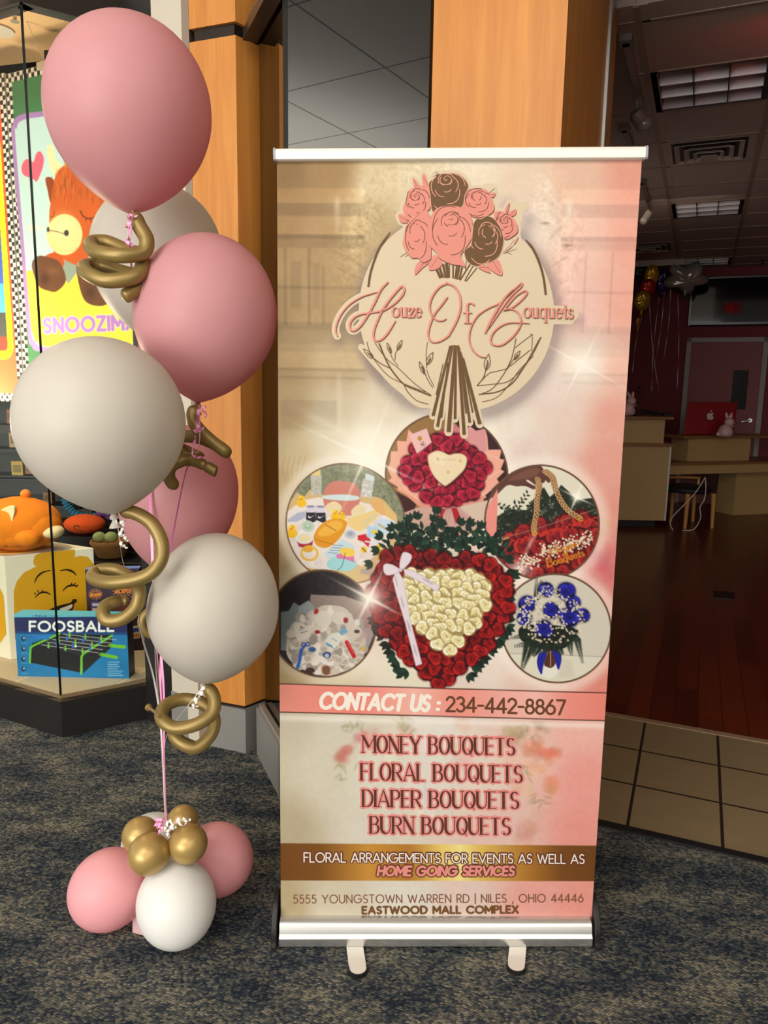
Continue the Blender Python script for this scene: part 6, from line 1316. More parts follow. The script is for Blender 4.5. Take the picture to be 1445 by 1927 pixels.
for P, w_ in (([(232,775),(250,735),(285,705),(338,690)], 2.6), ([(406,692),(450,686),(490,700),(512,722)], 2.8), ([(236,872),(270,842),(310,838),(338,852)], 2.6), ([(421,828),(450,800),(490,790),(518,800)], 2.6)):
    Q_ = cat_rom(z3c(P), 6); v.stroke(Q_, np.interp(np.arange(len(Q_)), [0, len(Q_) / 2, len(Q_) - 1], [1.6, w_ * 1.5, 1.8]), K_)
for a, b in (((240,850),(232,842)), ((258,838),(252,826)), ((282,834),(284,822)), ((475,792),(482,776)), ((492,792),(506,778)), ((508,798),(522,788))): v.stroke(z3c([a, b]), 2, K_)
v.poly(cat_rom(z3c([(325,960),(400,925),(470,908),(488,885),(512,884),(515,902),(498,915),(490,950),(440,1000),(350,1000)]), 4, True), K_); v.poly(cat_rom(z3c([(400,950),(450,930),(485,918),(478,945),(430,965)]), 4, True), (236, 226, 206))
v.build('printed_face', M_SHEET, cube)
fS = quad_map(*[p + nS * .001 for p in (cc + dS * CS + (0, 0, CH), cc + (0, 0, CH), cc, cc + dS * CS)]); v = Vec(fS, 1e-4, 4e-5)
def sl(L): return [tuple(pr(cc + dS * a + (0, 0, CH * b))[0]) for a, b in L]
v.poly(sl([(-0 + .02 + .0, .25), (.02, .62), (.06, .74), (.16, .80), (.40, .80), (.46, .72), (.47, .25), (.42, .14), (.3, .1), (.3, .04), (.18, .04), (.18, .1), (.07, .14)]), YL); v.build('printed_side', M_SHEET, cube)
ct = cc + dF * .20 + dS * .22; mb = MB(); mb.lathe([(.155, 0), (.155, .002)], ct + (0, 0, CH), (0, 0, 1), 40); mb.build('printed_top', mat('yellow_print', YL, .5), cube)
# ---- orange plush toy lying on the cube
OR = mat('orange_plush', (240, 132, 8), .9, noise=.12, nscale=30, bump=.5, bscale=160); CRM = mat('cream_plush', (244, 222, 170), .9, bump=.4, bscale=160)
zp = CH + ZD
pl = thing('plush_toy', ct + (0, 0, CH), 'orange plush animal lying face down on the white cube, cream snout and ears', 'plush toy')
b = ct + dS * .02 + (0, 0, CH)
def blob(name, m, parts, parent):
    mb = MB()
    for c, r in parts: mb.ball(c, r, 24, 14)
    mb.v = [(x, y, max(z_, zp + .001)) for x, y, z_ in mb.v]
    return mb.build(name, m, parent, smooth='all')
pc_ = at(38, 982, 3.50); hx = dep(pc_) / F
def pp_(x, y, Y): return at(x, y, Y)
blob('body', OR, [(pp_(36, 985, 3.52), (.20, .16, .13)), (pp_(70, 992, 3.50), (.115, .11, .09)), (pp_(0, 990, 3.58), (.16, .15, .12))], pl)
blob('tail', OR, [(pp_(48, 930, 3.54), (.024, .024, .024)), (pp_(48, 938, 3.54), (.018, .018, .022))], pl)
blob('snout', CRM, [(pp_(98, 1000, 3.47), (.055, .06, .032)), (pp_(86, 985, 3.50), (.045, .06, .05))], pl)
blob('arm', OR, [(pp_(52, 1012, 3.40), (.062, .05, .042)), (pp_(28, 1010, 3.42), (.07, .05, .05)), (pp_(5, 1015, 3.42), (.06, .05, .04))], pl)
mb = MB(); e0, e1, e2, e3 = pp_(25, 952, 3.39), pp_(23, 980, 3.37), pp_(8, 1003, 3.38), pp_(-4, 966, 3.40); mb.prism(cat_rom([e0, e1, e2, e3], 5, True), (0, .02, 0)); mb.build('ear', CRM, pl, smooth=True, bevel=.004)

# ---- boxed table game
fb = fl(34, 1272.5, ZD); fr = fl(243, 1277, ZD); zt = at(30, 1157, fb[1])[2]; dB = (fr - fb) / np.linalg.norm(fr - fb); nB = np.array([dB[1], -dB[0], 0]); LB = np.linalg.norm(fr - fb)
gbox = thing('game_box', (fb + fr) / 2 - nB * .03, 'blue boxed tabletop football game standing in the shop window, FOOSBALL in white letters', 'game box')
mb = MB(); mb.box(fb - nB * .002, dB * LB, -nB * .075, (0, 0, zt - ZD)); mb.build('carton', mat('blue_carton', (16, 30, 74), .4), gbox)
mb = MB(); mb.box(fb - nB * .002 + (0, 0, zt - ZD), dB * LB, -nB * .075, (0, 0, .001)); mb.build('top_print', mat('cyan_carton', (90, 190, 216), .4), gbox)
f = quad_map(*[p for p in (fb + (0, 0, zt - ZD), fr + (0, 0, zt - ZD), fr, fb)])
s = Ras(26, 1148, 250, 1282, .7); z = lambda L: [(x / 3.57, 880 + y / 3.57) for x, y in L]; q = random.Random(3)
s.im[:] = (20, 112, 170); s.im += s.noise(6, 12, 4)[..., None]
s.glow(140, 1225, 80, (30, 140, 206), .8, 50); s.poly(z([(60,960),(1000,960),(1000,1120),(60,1100)]), (26, 34, 92)); s.poly(z([(60,940),(1000,940),(1000,1000),(60,1006)]), (96, 196, 216)); s.poly(z([(60,1100),(1000,1110),(1000,1126),(60,1116)]), (20, 70, 130))
for p in place('TABLE TOP', (60, 1160), (112, 1160), 4.2, .5): s.stroke(p, .9, (30, 60, 110))
for p in place('FOOSBALL', (56, 1187.5), (213, 1187.5), 17.5, .3): s.stroke(p, 4.4, (240, 244, 240))
s.poly(z([(215,1180),(400,1115),(760,1125),(540,1290),(555,1380),(205,1310)]), (20, 22, 26)); s.poly(z([(550,1260),(750,1130),(755,1200),(560,1380)]), (28, 30, 34))
s.poly(z([(240,1190),(410,1130),(720,1140),(545,1260)]), (34, 38, 46))
for P, w_ in (([(200,1310),(205,1210),(225,1195),(400,1115)], 4), ([(545,1385),(548,1270),(560,1250),(752,1128)], 4.4)): s.stroke(z(P), w_, (110, 190, 50))
for k in range(5):
    a, b = (280 + 36 * k, 1190 - 18 * k), (660 + 30 * k, 1245 - 22 * k); s.stroke(z([a, b]), 1.1, (206, 206, 210))
    for j in range(3):
        t = .12 + .3 * j + .05 * (k % 2); x, y = a[0] + (b[0] - a[0]) * t, a[1] + (b[1] - a[1]) * t; c = (120, 196, 60) if k % 2 == 0 else (40, 110, 200)
        s.ell(*z([(x, y - 12)])[0], 1.6, 1.8, 0, c); s.ell(*z([(x, y + 6)])[0], 2.2, 3.6, 0, c)
for a, b in (((740,1195),(835,1205)), ((680,1255),(780,1275)), ((215,1135),(320,1145))): s.stroke(z([a, b]), 6.5, (110, 190, 50) if a[0] > 400 else (40, 120, 206)); s.stroke(z([(a[0] - 10, a[1]), a]), 4, (90, 160, 40) if a[0] > 400 else (40, 100, 180))
s.ell(*z([(508, 1200)])[0], 2.4, 2.4, 0, (230, 230, 230))
for k in range(4): s.ell(44, 1202 + 19 * k, 4.2, 4.4, 0, (30, 50, 90)); s.ell(45, 1201 + 19 * k, 2, 2, 0, (150, 190, 206)); s.stroke([(40, 1210 + 19 * k), (52, 1210 + 19 * k)], 1, (120, 180, 206), .8)
for k in range(7): s.stroke([(203, 1246 + 4.2 * k), (203 + (22 if k < 4 else 28) - 4 * (k % 2), 1246 + 4.2 * k)], 1.1, (170, 206, 220), .9)
s.sheet('front_print', M_SHEET, lambda p: f(np.clip(p, [f.px[:, 0].min(), f.px[:, 1].min()], [f.px[:, 0].max(), f.px[:, 1].max()])), gbox)
fs = quad_map(*[p + dB * .001 for p in (fr + (0, 0, zt - ZD), fr - nB * .077 + (0, 0, zt - ZD), fr - nB * .077, fr)])
# ---- dark boxed game behind it
ja = fl(168, 1227, ZD); jb = fl(268, 1223, ZD); jt = at(168, 1072, ja[1])[2]; dJ = (jb - ja) / np.linalg.norm(jb - ja); nJ = np.array([dJ[1], -dJ[0], 0]); LJ = np.linalg.norm(jb - ja)
jk = thing('slot_game_box', (ja + jb) / 2, 'dark purple boxed game with an orange starburst, behind the blue game box', 'game box')
mb = MB(); mb.box(ja - nJ * .002, dJ * LJ, -nJ * .05, (0, 0, jt - ZD)); mb.build('carton', mat('purple_carton', (52, 34, 52), .45), jk)
mb = MB(); mb.box(ja - nJ * .002 + (0, 0, jt - ZD), dJ * LJ, -nJ * .05, (0, 0, .001)); mb.build('top_print', mat('lilac_carton', (126, 150, 220), .4), jk)
fj = quad_map(ja + (0, 0, jt - ZD), jb + (0, 0, jt - ZD), jb, ja); v = Vec(fj, 3e-3, 2e-5); v.poly(fj.px, (60, 40, 58))
for cx, cy, r in ((180, 1118, 11), (232, 1112, 17)):
    for k in range(18): a = k * PI / 9; v.stroke([(cx + r * .5 * math.cos(a), cy + r * .4 * math.sin(a)), (cx + r * 1.2 * math.cos(a), cy + r * math.sin(a))], .8, (226, 160, 90))
    v.text(place('JACKPOT', (cx - r * .95, cy + 4), (cx + r * .95, cy + 3), r * .42, .25), 1.6, 1.3, (236, 140, 50))
v.poly([(172, 1132), (190, 1132), (190, 1160), (172, 1160)], (96, 84, 130)); v.poly([(174, 1135), (188, 1135), (188, 1140), (174, 1140)], (206, 206, 226)); v.poly([(174, 1144), (188, 1144), (188, 1150), (174, 1150)], (230, 200, 190)); v.poly([(212, 1130), (252, 1128), (254, 1150), (214, 1152)], (110, 60, 50))
v.poly([(246, 1178), (264, 1176), (264, 1200), (248, 1202)], (206, 190, 160)); v.poly([(249, 1182), (262, 1180), (262, 1188), (250, 1190)], (66, 60, 140)); v.poly([(249, 1193), (262, 1191), (262, 1198), (250, 1199)], (206, 140, 50))
v.build('front_print', M_SHEET, jk)

# ---- dark fixtures at the back with small goods
M_FIX = mat('black_fixture', (15, 13, 13), .45, noise=.1, nscale=15)
tb = thing('display_table', (-1.65, 4.3, ZD), 'low black display table at the back of the shop window, holding the wicker basket', 'display table')
TZ = at(210, 1056, 4.1)[2]
mb = MB(); mb.box((-2.35, 4.06, TZ - .04), (1.4, 0, 0), (0, .5, 0), (0, 0, .04)); mb.build('tabletop', M_FIX, tb, bevel=.004)
mb = MB(); mb.box((-2.30, 4.12, ZD), (1.3, 0, 0), (0, .4, 0), (0, 0, TZ - .04 - ZD)); mb.build('base', M_FIX, tb)
WK = mat('wicker', (168, 120, 70), .8, noise=.3, nscale=60, bump=1.0, bscale=120)
bc = at(210, 1042, 4.22); bc[2] = TZ
bk_ = thing('wicker_basket', bc, 'woven wicker basket holding two pale green soft toys', 'basket')
mb = MB(); prof = []
for k in range(9): h = .01 * k; prof += [(.072 + .005 * k, h), (.078 + .005 * k, h + .005)]
prof += [(.105, .092), (.10, .088), (.07, .03), (.001, .03)]; mb.lathe([(.001, 0)] + prof, bc, (0, 0, 1), 30); mb.build('woven_body', WK, bk_, smooth=True)
mb = MB(); t = np.linspace(0, 2 * PI, 40)
for ph in (0, PI): mb.tube([bc + (.108 * math.cos(k), .108 * math.sin(k), .092 + .004 * math.sin(9 * k + ph)) for k in t], .006, 8)
mb.build('rim', WK, bk_, smooth=True)
GRN = mat('pale_green_plush', (172, 186, 120), .9, bump=.3, bscale=140)
for lab, x in (('left pale green round soft toy in the wicker basket', 187), ('right pale green round soft toy in the wicker basket', 209)):
    c = at(x, 1011, 4.20); mb = MB(); mb.ball(c, (.038, .036, .032)); o = mb.build('round_soft_toy', GRN, smooth='all'); tag(o, lab, 'soft toy', 'soft toys in the basket')
# orange cushion toy and crocheted strings on a step behind
SZ = at(160, 1008, 4.40)[2]
mb = MB(); mb.box((-2.3, 4.36, TZ + .001), (1.0, 0, 0), (0, .3, 0), (0, 0, SZ - TZ)); o = mb.build('display_riser', M_FIX); tag(o, 'black riser on the display table under the orange cushion', 'display riser')
c = at(160, 994, 4.46); c[2] = SZ + .06; o = thing('swirl_cushion', c, 'flat orange plush cushion with a stitched swirl, on the black riser', 'cushion')
OR2 = mat('red_orange_plush', (228, 84, 20), .9, noise=.15, nscale=30, bump=.4, bscale=140)
mb = MB(); mb.ball(c, (.125, .10, .06)); mb.build('cushion', OR2, o, smooth='all')
mb = MB(); mb.tube([c + (.09 * k / 14 * math.cos(k * .7), -.098 * math.sqrt(max(0, 1 - (k / 17) ** 2)) , .045 * k / 14 * math.sin(k * .7)) for k in range(15)], .003, 6); mb.build('swirl_seam', M_FIX, o)
def string(label, m, pts, Y, r, name='crocheted_string'):
    C = cat_rom([at(x, y, Y) for x, y in pts], 10); rr = r * (1 + .22 * np.sin(np.arange(len(C)) * 1.9)); mb = MB(); mb.tube(C, rr, 10); o = mb.build(name, m, smooth=True); return tag(o, label, 'soft toy')
SB = at(150, 960, 4.60)[2]
mb = MB(); mb.box((-2.4, 4.70, at(150, 985, 4.7)[2] - .02), (1.3, 0, 0), (0, .22, 0), (0, 0, .02)); o = mb.build('wall_ledge', M_FIX); tag(o, 'narrow black ledge on the back wall above the orange cushion', 'ledge')
for lab, m, P in (('teal crocheted snake toy draped along the back ledge', mat('teal_yarn', (48, 110, 138), .9, noise=.4, nscale=40), [(122, 938), (130, 955), (145, 968), (165, 974), (184, 972)]), ('lilac crocheted snake toy at the right end of the back ledge', mat('lilac_yarn', (150, 100, 170), .9, noise=.4, nscale=40), [(184, 966), (196, 964), (206, 972), (214, 974)])):
    string(lab, m, P, 4.66, .026)
# shelf unit with boxed toys on the back wall
su = thing('shelf_unit', (-3.0, 4.85, ZD), 'tall black shelf unit behind the display cube, with small boxed toys', 'shelf unit')
mb = MB(); mb.box((-3.3, 4.90, ZD), (1.35, 0, 0), (0, .04, 0), (0, 0, 1.9)); mb.build('back_panel', M_FIX, su)
rows = [(20, 752, 12, 18), (19, 797, 11, 26), (27, 842, 18, 27), (33, 896, 21, 28), (57, 892, 18, 22), (90, 947, 16, 20)]
zs = []
for x, y, w_, h in rows:
    p = at(x, y, 4.78); zs.append(p[2])
for k in sorted(set(round(v, 2) for v in zs)):
    mb = MB(); mb.box((-3.3, 4.70, k - .022), (1.35, 0, 0), (0, .2, 0), (0, 0, .02)); mb.build('shelf', M_FIX, su)
cols = [(176, 140, 90), (170, 110, 70), (196, 160, 110), (190, 160, 60), (150, 96, 70), (140, 100, 60)]
wds = ['tan boxed toy on the top row of the black shelf unit', 'brown boxed toy on the second row of the black shelf unit', 'pale tan picture box on the third row of the black shelf unit', 'yellow boxed toy on the fourth row of the black shelf unit', 'orange and dark boxed toy beside the yellow one', 'small brown boxed toy low on the shelf unit, above the plush toy']
for (x, y, w_, h), c, lab in zip(rows, cols, wds):
    p = at(x, y, 4.74); k = dep(p) / F; ww, hh = w_ * k, h * k; o = thing('toy_box', p, lab, 'toy box', 'boxed toys on the shelf unit')
    mb = MB(); mb.box(p + (-ww / 2, 0, 0), (ww, 0, 0), (0, .05, 0), (0, 0, hh)); mb.build('carton', mat('toy_carton', c, .5), o)
    mb = MB(); mb.box(p + (-ww * .36, -.001, hh * .25), (ww * .72, 0, 0), (0, .001, 0), (0, 0, hh * .5)); mb.build('picture_print', mat('toy_picture', [v * .7 for v in c], .5, noise=.6, nscale=40), o)
# sprinkler and downlight in the soffit
sp = fl(27, 22, 3.055); o = thing('sprinkler_head', sp, 'small chrome sprinkler head on the tan window soffit', 'sprinkler')
mb = MB(); mb.lathe([(.035, 0), (.032, .008), (.012, .012)], sp + (0, 0, 3.06 - sp[2]), (0, 0, -1), 20); mb.build('escutcheon', M_DARKM, o, smooth=True)
mb = MB(); mb.lathe([(.008, 0), (.008, .02), (.005, .03), (.018, .032), (.018, .035)], sp + (0, 0, 3.05 - sp[2]), (0, 0, -1), 14); mb.build('nozzle', M_ALU, o, smooth=True)
lp = fl(-4, 56, 3.058); o = thing('recessed_downlight', lp, 'glowing round downlight in the tan soffit at the left edge', 'light')
mb = MB(); mb.lathe([(.001, 0), (.055, 0), (.055, .004), (.001, .004)], lp, (0, 0, -1), 24); mb.build('lens', emit('downlight_glow', (255, 244, 220), 6), o)
mb = MB(); mb.lathe([(.055, 0), (.068, 0), (.068, .006), (.055, .006)], lp, (0, 0, -1), 24); mb.build('ring', M_WHITEP, o)

# ================================================================== THE DARK STORE
M_TROF = mat('louver_white', (206, 200, 206), .35, spec=.6); M_TDARK = mat('dark_fitting', (26, 22, 22), .6)  # second one: even dark colour for frames, dividers and small dark parts
def troffer(label, n0):
    u0, u1, n1 = -.376, .206, n0 + .569; o = thing('fluorescent_troffer', W(-.085, n0 + .28, ZC), label, 'ceiling light', 'unlit ceiling troffers of the dark store')
    mb = MB()
    for a in ((u0, u0 + .03, n0, n1), (u1 - .03, u1, n0, n1), (u0, u1, n0, n0 + .012), (u0, u1, n1 - .012, n1)): mb.bx(a[0], a[1], a[2], a[3], ZC - .004, ZC + .012)
    mb.build('frame', M_TDARK, o)
    mb = MB(); mb.bx(u0, u1, n0, n1, ZC + .10, ZC + .105)
    for a in ((u0, u0 + .01, n0, n1), (u1 - .01, u1, n0, n1), (u0, u1, n0, n0 + .01), (u0, u1, n1 - .01, n1)): mb.bx(a[0], a[1], a[2], a[3], ZC + .012, ZC + .10)
    mb.build('housing', M_TROF, o)
    w_ = (u1 - u0 - .06) / 3
    for k in range(4):
        mb = MB(); x = u0 + .03 + w_ * k; mb.bx(x - .003, x + .003, n0 + .012, n1 - .012, ZC - .002, ZC + .05); mb.build('divider', M_TDARK, o)
    h = (n1 - n0 - .024) / 3
    for k in range(4):
        y = n0 + .012 + h * k; mb = MB(); a = [W(u0 + .03, y - .004, ZC), W(u0 + .03, y + .004, ZC), W(u0 + .03, y + .055, ZC + .075), W(u0 + .03, y + .03, ZC + .085), W(u0 + .03, y - .02, ZC + .085)]
        if k == 3: a = a[:2] + [W(u0 + .03, y - .001, ZC + .08)]
        mb.prism(a, U * (u1 - u0 - .06)); mb.build('louver_blade', M_TROF, o)
    return o
troffer('largest unlit ceiling troffer, at the top right of the dark store', 4.368)
troffer('second unlit ceiling troffer, beyond the square air vent', 7.293)
troffer('farthest unlit ceiling troffer, above the foil balloons', 10.218)
M_VENT = mat('vent_metal', (176, 160, 146), .5)
def vent(label, u0, n0, s_=.57):
    o = thing('ceiling_vent', W(u0 + s_ / 2, n0 + s_ / 2, ZC), label, 'air vent', 'square ceiling vents')
    for k, (i0, i1, z0, z1) in enumerate(((0, .05, -.004, -.002), (.07, .10, -.018, -.004), (.13, .16, -.03, -.012), (.19, .215, -.04, -.02))):
        mb = MB(); a0, a1 = i0, s_ - i0; b0, b1 = i1, s_ - i1
        for p in (((a0, a0), (a1, a0), (b1, b0), (b0, b0)), ((a1, a0), (a1, a1), (b1, b1), (b1, b0)), ((a1, a1), (a0, a1), (b0, b1), (b1, b1)), ((a0, a1), (a0, a0), (b0, b0), (b0, b1))):
            q_ = [W(u0 + p[0][0], n0 + p[0][1], ZC + z0), W(u0 + p[1][0], n0 + p[1][1], ZC + z0), W(u0 + p[2][0], n0 + p[2][1], ZC + z1), W(u0 + p[3][0], n0 + p[3][1], ZC + z1)]
            mb.prism(q_, (0, 0, .003))
        mb.build('ring' if k else 'frame', M_VENT, o)
    mb = MB(); mb.bx(u0 + .05, u0 + s_ - .05, n0 + .05, n0 + s_ - .05, ZC - .0035, ZC - .001); mb.build('duct', M_TDARK, o)
    mb = MB(); mb.bx(u0 + .235, u0 + s_ - .235, n0 + .235, n0 + s_ - .235, ZC - .045, ZC - .042); mb.build('centre_plate', M_VENT, o)
vent('square air vent between the two nearer ceiling troffers', -.37, 5.538)
vent('smaller looking air vent far back, left of the ceiling row of troffers', -.98, 9.05)
# track lights
M_TRK = mat('white_track', (130, 118, 110), .5); M_LAMP = mat('white_lamp_head', (118, 108, 102), .5)
def track(label, p0, p1, lamp, z=3.10):
    a, b = fl(*p0, z), fl(*p1, z); o = thing('track_light', (a + b) / 2, label, 'track light', 'ceiling track lights of the dark store'); d = (b - a) / np.linalg.norm(b - a); s_ = np.array([-d[1], d[0], 0])
    mb = MB(); mb.box(a - s_ * .016, b - a, s_ * .032, (0, 0, .03)); mb.build('track', M_TRK, o)
    mb = MB(); mb.box(a - s_ * .03 - d * .03, d * .07, s_ * .06, (0, 0, .032)); mb.build('connector', M_LAMP, o)
    if lamp:
        q0, q1 = at(*lamp[0], lamp[2] - .02), at(*lamp[1], lamp[2]); dd = q1 - q0; L = np.linalg.norm(dd); dd /= L; r = lamp[3]
        mb = MB(); mb.lathe([(.001, -.01), (r * .8, -.01), (r, .01), (r, L * .8), (r * .9, L)], q0, dd, 20); hd = mb.build('lamp_head', M_LAMP, o, smooth=True)
        mb = MB(); mb.ball(q1 + dd * r * .3, r * 1.12, 18, 12); mb.build('bulb', mat('bulb_glass', (130, 122, 118), .12, spec=.8), hd, smooth='all')
        mb = MB(); mb.tube([q0 + dd * .02, (q0[0], q0[1], z)], .008, 8); mb.build('arm', M_LAMP, o)
ya = fl(1196, 205, 3.06)[1]
track('nearest ceiling track light, its bulb hanging above the banner corner', (1177, 82), (1206, 200), ((1196, 213), (1209, 230), ya, .042))
track('second ceiling track light, partly hidden behind the banner top', (1174, 246), (1188, 280), None)
yb = fl(1222, 388, 3.06)[1]
track('third ceiling track light with a drooping lamp, beside the banner edge', (1208, 345), (1224, 394), ((1221, 400), (1212, 414), yb, .028))

# ---- counters
M_LAM = mat('birch_laminate', (196, 164, 112), .45, noise=.05, nscale=10, stretch=(1, 1, 8)); M_LAMT = mat('brown_counter_top', (150, 104, 62), .4)
ct_ = thing('sales_counter', (2.6, 8.5, 0), 'two-tier birch sales counter at the left, half hidden by the banner', 'counter')
mb = MB(); mb.box((1.7, 8.2, .09), (1.43, 0, 0), (0, .62, 0), (0, 0, .83)); mb.build('body', M_LAM, ct_)
mb = MB(); mb.box((1.75, 8.26, 0), (1.3, 0, 0), (0, .5, 0), (0, 0, .09)); mb.build('toe_kick', M_TDARK, ct_)
mb = MB(); mb.box((3.13, 8.195, .09), (.02, 0, 0), (0, .63, 0), (0, 0, .83)); mb.build('edge_strip', M_WHITEP, ct_)
mb = MB(); mb.box((1.7, 8.17, .92), (1.48, 0, 0), (0, .66, 0), (0, 0, .03)); mb.build('lower_top', M_LAMT, ct_, bevel=.004)
mb = MB(); mb.box((1.7, 8.26, .95), (1.38, 0, 0), (0, .3, 0), (0, 0, .26)); mb.build('upper_tier', M_LAM, ct_)
mb = MB(); mb.box((1.7, 8.22, 1.21), (1.46, 0, 0), (0, .38, 0), (0, 0, .03)); mb.build('upper_top', M_LAMT, ct_, bevel=.004)
dk = np.array([1.35, .45, 0]); dk /= np.linalg.norm(dk); dq = np.array([-dk[1], dk[0], 0])
d0 = np.array([3.31, 8.6, 0])
ds = thing('reception_desk', d0 + dk * .7 + dq * .3, 'birch reception desk at the far right with a raised tier carrying the red computer', 'desk')
mb = MB(); mb.box(d0 + (0, 0, .565), dk * 1.9, dq * .55, (0, 0, .105)); mb.build('apron', M_LAM, ds)
mb = MB(); mb.box(d0 - dq * .02 - dk * .02 + (0, 0, .67), dk * 1.95, dq * .62, (0, 0, .028)); mb.build('worktop', M_LAMT, ds, bevel=.004)
t0 = d0 + dk * .36 + dq * .16
mb = MB(); mb.box(t0 + (0, 0, .698), dk * .93, dq * .3, (0, 0, .275)); mb.build('raised_tier', M_LAM, ds)
mb = MB(); mb.box(t0 - dk * .11 - dq * .04 + (0, 0, .973), dk * 1.5, dq * .4, (0, 0, .03)); mb.build('tier_top', M_LAMT, ds, bevel=.004)
mb = MB(); mb.box(d0 + dk * 1.18 + dq * .22 + (0, 0, .0), dk * .7, dq * .3, (0, 0, .565)); mb.build('pedestal', M_LAM, ds)
ZT = 1.003
# ---- red computer seen from behind
def onTier(x, y):                                             # point on the tier top plane
    return fl(x, y, ZT)
ia = onTier(1288, 820); ib = onTier(1380, 818); im_ = (ia + ib) / 2
Yi = im_[1]; pTL, pTR, pBR, pBL = at(1296, 757, Yi + .05), at(1388, 757, Yi + .05), at(1381, 816, Yi - .01), at(1286, 818, Yi - .01)
pc = thing('computer', im_ , 'red all-in-one computer on the raised desk tier, its back with a pale logo facing us', 'computer')
mb = MB(); nn = np.cross(pTR - pTL, pBL - pTL); nn /= np.linalg.norm(nn); nn = nn if nn[1] > 0 else -nn
mb.prism([pBL, pBR, pTR, pTL], nn * .018); mb.build('case', mat('red_metal', (150, 18, 26), .4, .3), pc, bevel=.004)
mb = MB(); c0 = (pBL + pBR) / 2; mb.box(c0 + (-.06, .03, .12 - .0), (.12, 0, 0), (0, .012, 0), (0, 0, -(c0[2] + .12 - ZT) + .0)); mb.box((c0[0] - .08, c0[1] + .0, ZT), (.16, 0, 0), (0, .13, 0), (0, 0, .006)); mb.build('stand', mat('red_stand', (140, 30, 36), .4, .3), pc)
fm = quad_map(pTL, pTR, pBR, pBL); v = Vec(fm, 6e-4, 1e-4); lg = (206, 196, 196)
v.poly(cat_rom([(1337, 777.5), (1341, 776.5), (1343.2, 778), (1341.6, 780.5), (1341.8, 783), (1343.6, 785), (1341, 789), (1338, 789.4), (1336.5, 788.6), (1334.6, 789.4), (1331.8, 787), (1330.8, 782), (1332.4, 777.8), (1335, 776.8)], 4, True), lg)
v.poly(cat_rom([(1337, 775.6), (1337.6, 773), (1340, 771.4), (1339.8, 774)], 4, True), lg); v.build('logo', M_SHEET, pc)
bx0 = onTier(1322, 818.5); o = thing('card_holder', bx0, 'small white box with a dark notch on the desk tier, beside the rabbit figurine', 'box'); k = dep(bx0) / F
mb = MB(); mb.box(bx0, (21 * k, 0, 0), (0, .05, 0), (0, 0, 12.5 * k)); mb.build('box', mat('white_card', (206, 190, 176), .6), o); mb = MB(); mb.box(bx0 + (8.5 * k, -.002, 0), (4 * k, 0, 0), (0, .002, 0), (0, 0, 3 * k)); mb.build('notch', M_TDARK, o)
# ---- rabbit figurines
M_BUN = mat('pink_porcelain', (216, 176, 176), .3)
def rabbit(label, base, k, flip=1):
    o = thing('rabbit_figurine', base, label, 'figurine', 'pink rabbit figurines'); P = lambda x, z, y=0: np.array(base) + (x * k * flip, y * k, z * k)
    mb = MB(); mb.lathe([(.001, 0), (9, 0), (13.5, 4), (14, 10), (11.5, 17), (7.5, 22), (.01, 24)], (0, 0, 0), (0, 0, 1), 24); mb.v = [tuple(P(*(np.array(v_)[[0, 2, 1]]))) for v_ in mb.v]; mb.build('body', M_BUN, o, smooth='all')
    mb = MB(); mb.ball(P(5, 27, -2), (9 * k, 8.5 * k, 8.5 * k), 20, 12); mb.build('head', M_BUN, o, smooth='all')
    for x0, x1 in ((3, -2), (7, 9)):
        mb = MB(); C = cat_rom([P(x0, 33, 0), P((x0 + x1) / 2 - .5, 39, 0), P(x1, 46, 0)], 8); mb.tube(C, 3.2 * k * np.sin(np.linspace(.55, PI - .12, len(C))), 10); mb.build('ear', M_BUN, o, smooth=True)
    mb = MB(); mb.ball(P(-13, 5, 0), 4.2 * k, 12, 8); mb.build('tail', M_BUN, o, smooth='all')
    mb = MB(); mb.tube([P(6 + 8.6 * math.cos(t), 20 + .6 * math.cos(2 * t), -1 + 8 * math.sin(t)) for t in np.linspace(0, 2 * PI, 20)], 1.3 * k, 6); mb.build('neck_bow', mat('pink_bow', (206, 150, 156), .5), o)
rb = onTier(1364, 822); rabbit('pale pink rabbit figurine on the desk tier, in front of the red computer', rb, dep(rb) / F)
rl_ = at(1180, 785, 8.36); rl_[2] = 1.24; rabbit('pink rabbit figurine on the sales counter, cut off by the banner edge', rl_, dep(rl_) / F, 1)
# dark things on the counter
mb = MB(); C = cat_rom([at(x, y, 8.42) for x, y in ((1185, 779), (1200, 772), (1222, 774), (1240, 778), (1262, 779))], 8); C[:, 2] = np.maximum(C[:, 2], 1.255); mb.tube(C, .014, 8)
C = cat_rom([at(x, y, 8.36) for x, y in ((1195, 781), (1215, 777), (1235, 780))], 8); C[:, 2] = np.maximum(C[:, 2], 1.256); mb.tube(C, .013, 8); a = at(1250, 781, 8.38); mb.box((a[0], a[1], 1.241), (.09, 0, 0), (0, .05, 0), (0, 0, .03))
o = mb.build('coiled_cable', M_BLACK, smooth=True); tag(o, 'black cable with a plug lying on top of the sales counter', 'cable')
pt = at(1186, 760, 8.52); o = thing('potted_plant', (pt[0], 8.5, 1.24), 'dark leafy plant behind the left rabbit figurine on the counter', 'plant'); mb = MB(); q = random.Random(5)
for k in range(46):
    c = np.array([pt[0] + q.uniform(-.08, .14), 8.5 + q.uniform(-.07, .07), q.uniform(1.36, 1.55)]); a = q.random() * 6.3; d = np.array([math.cos(a), math.sin(a), q.uniform(-.3, .6)]); s_ = np.cross(d, [0, 0, 1]); s_ = s_ / np.linalg.norm(s_) * .012
    mb.poly([c, c + d * .03 + s_, c + d * .07, c + d * .03 - s_])
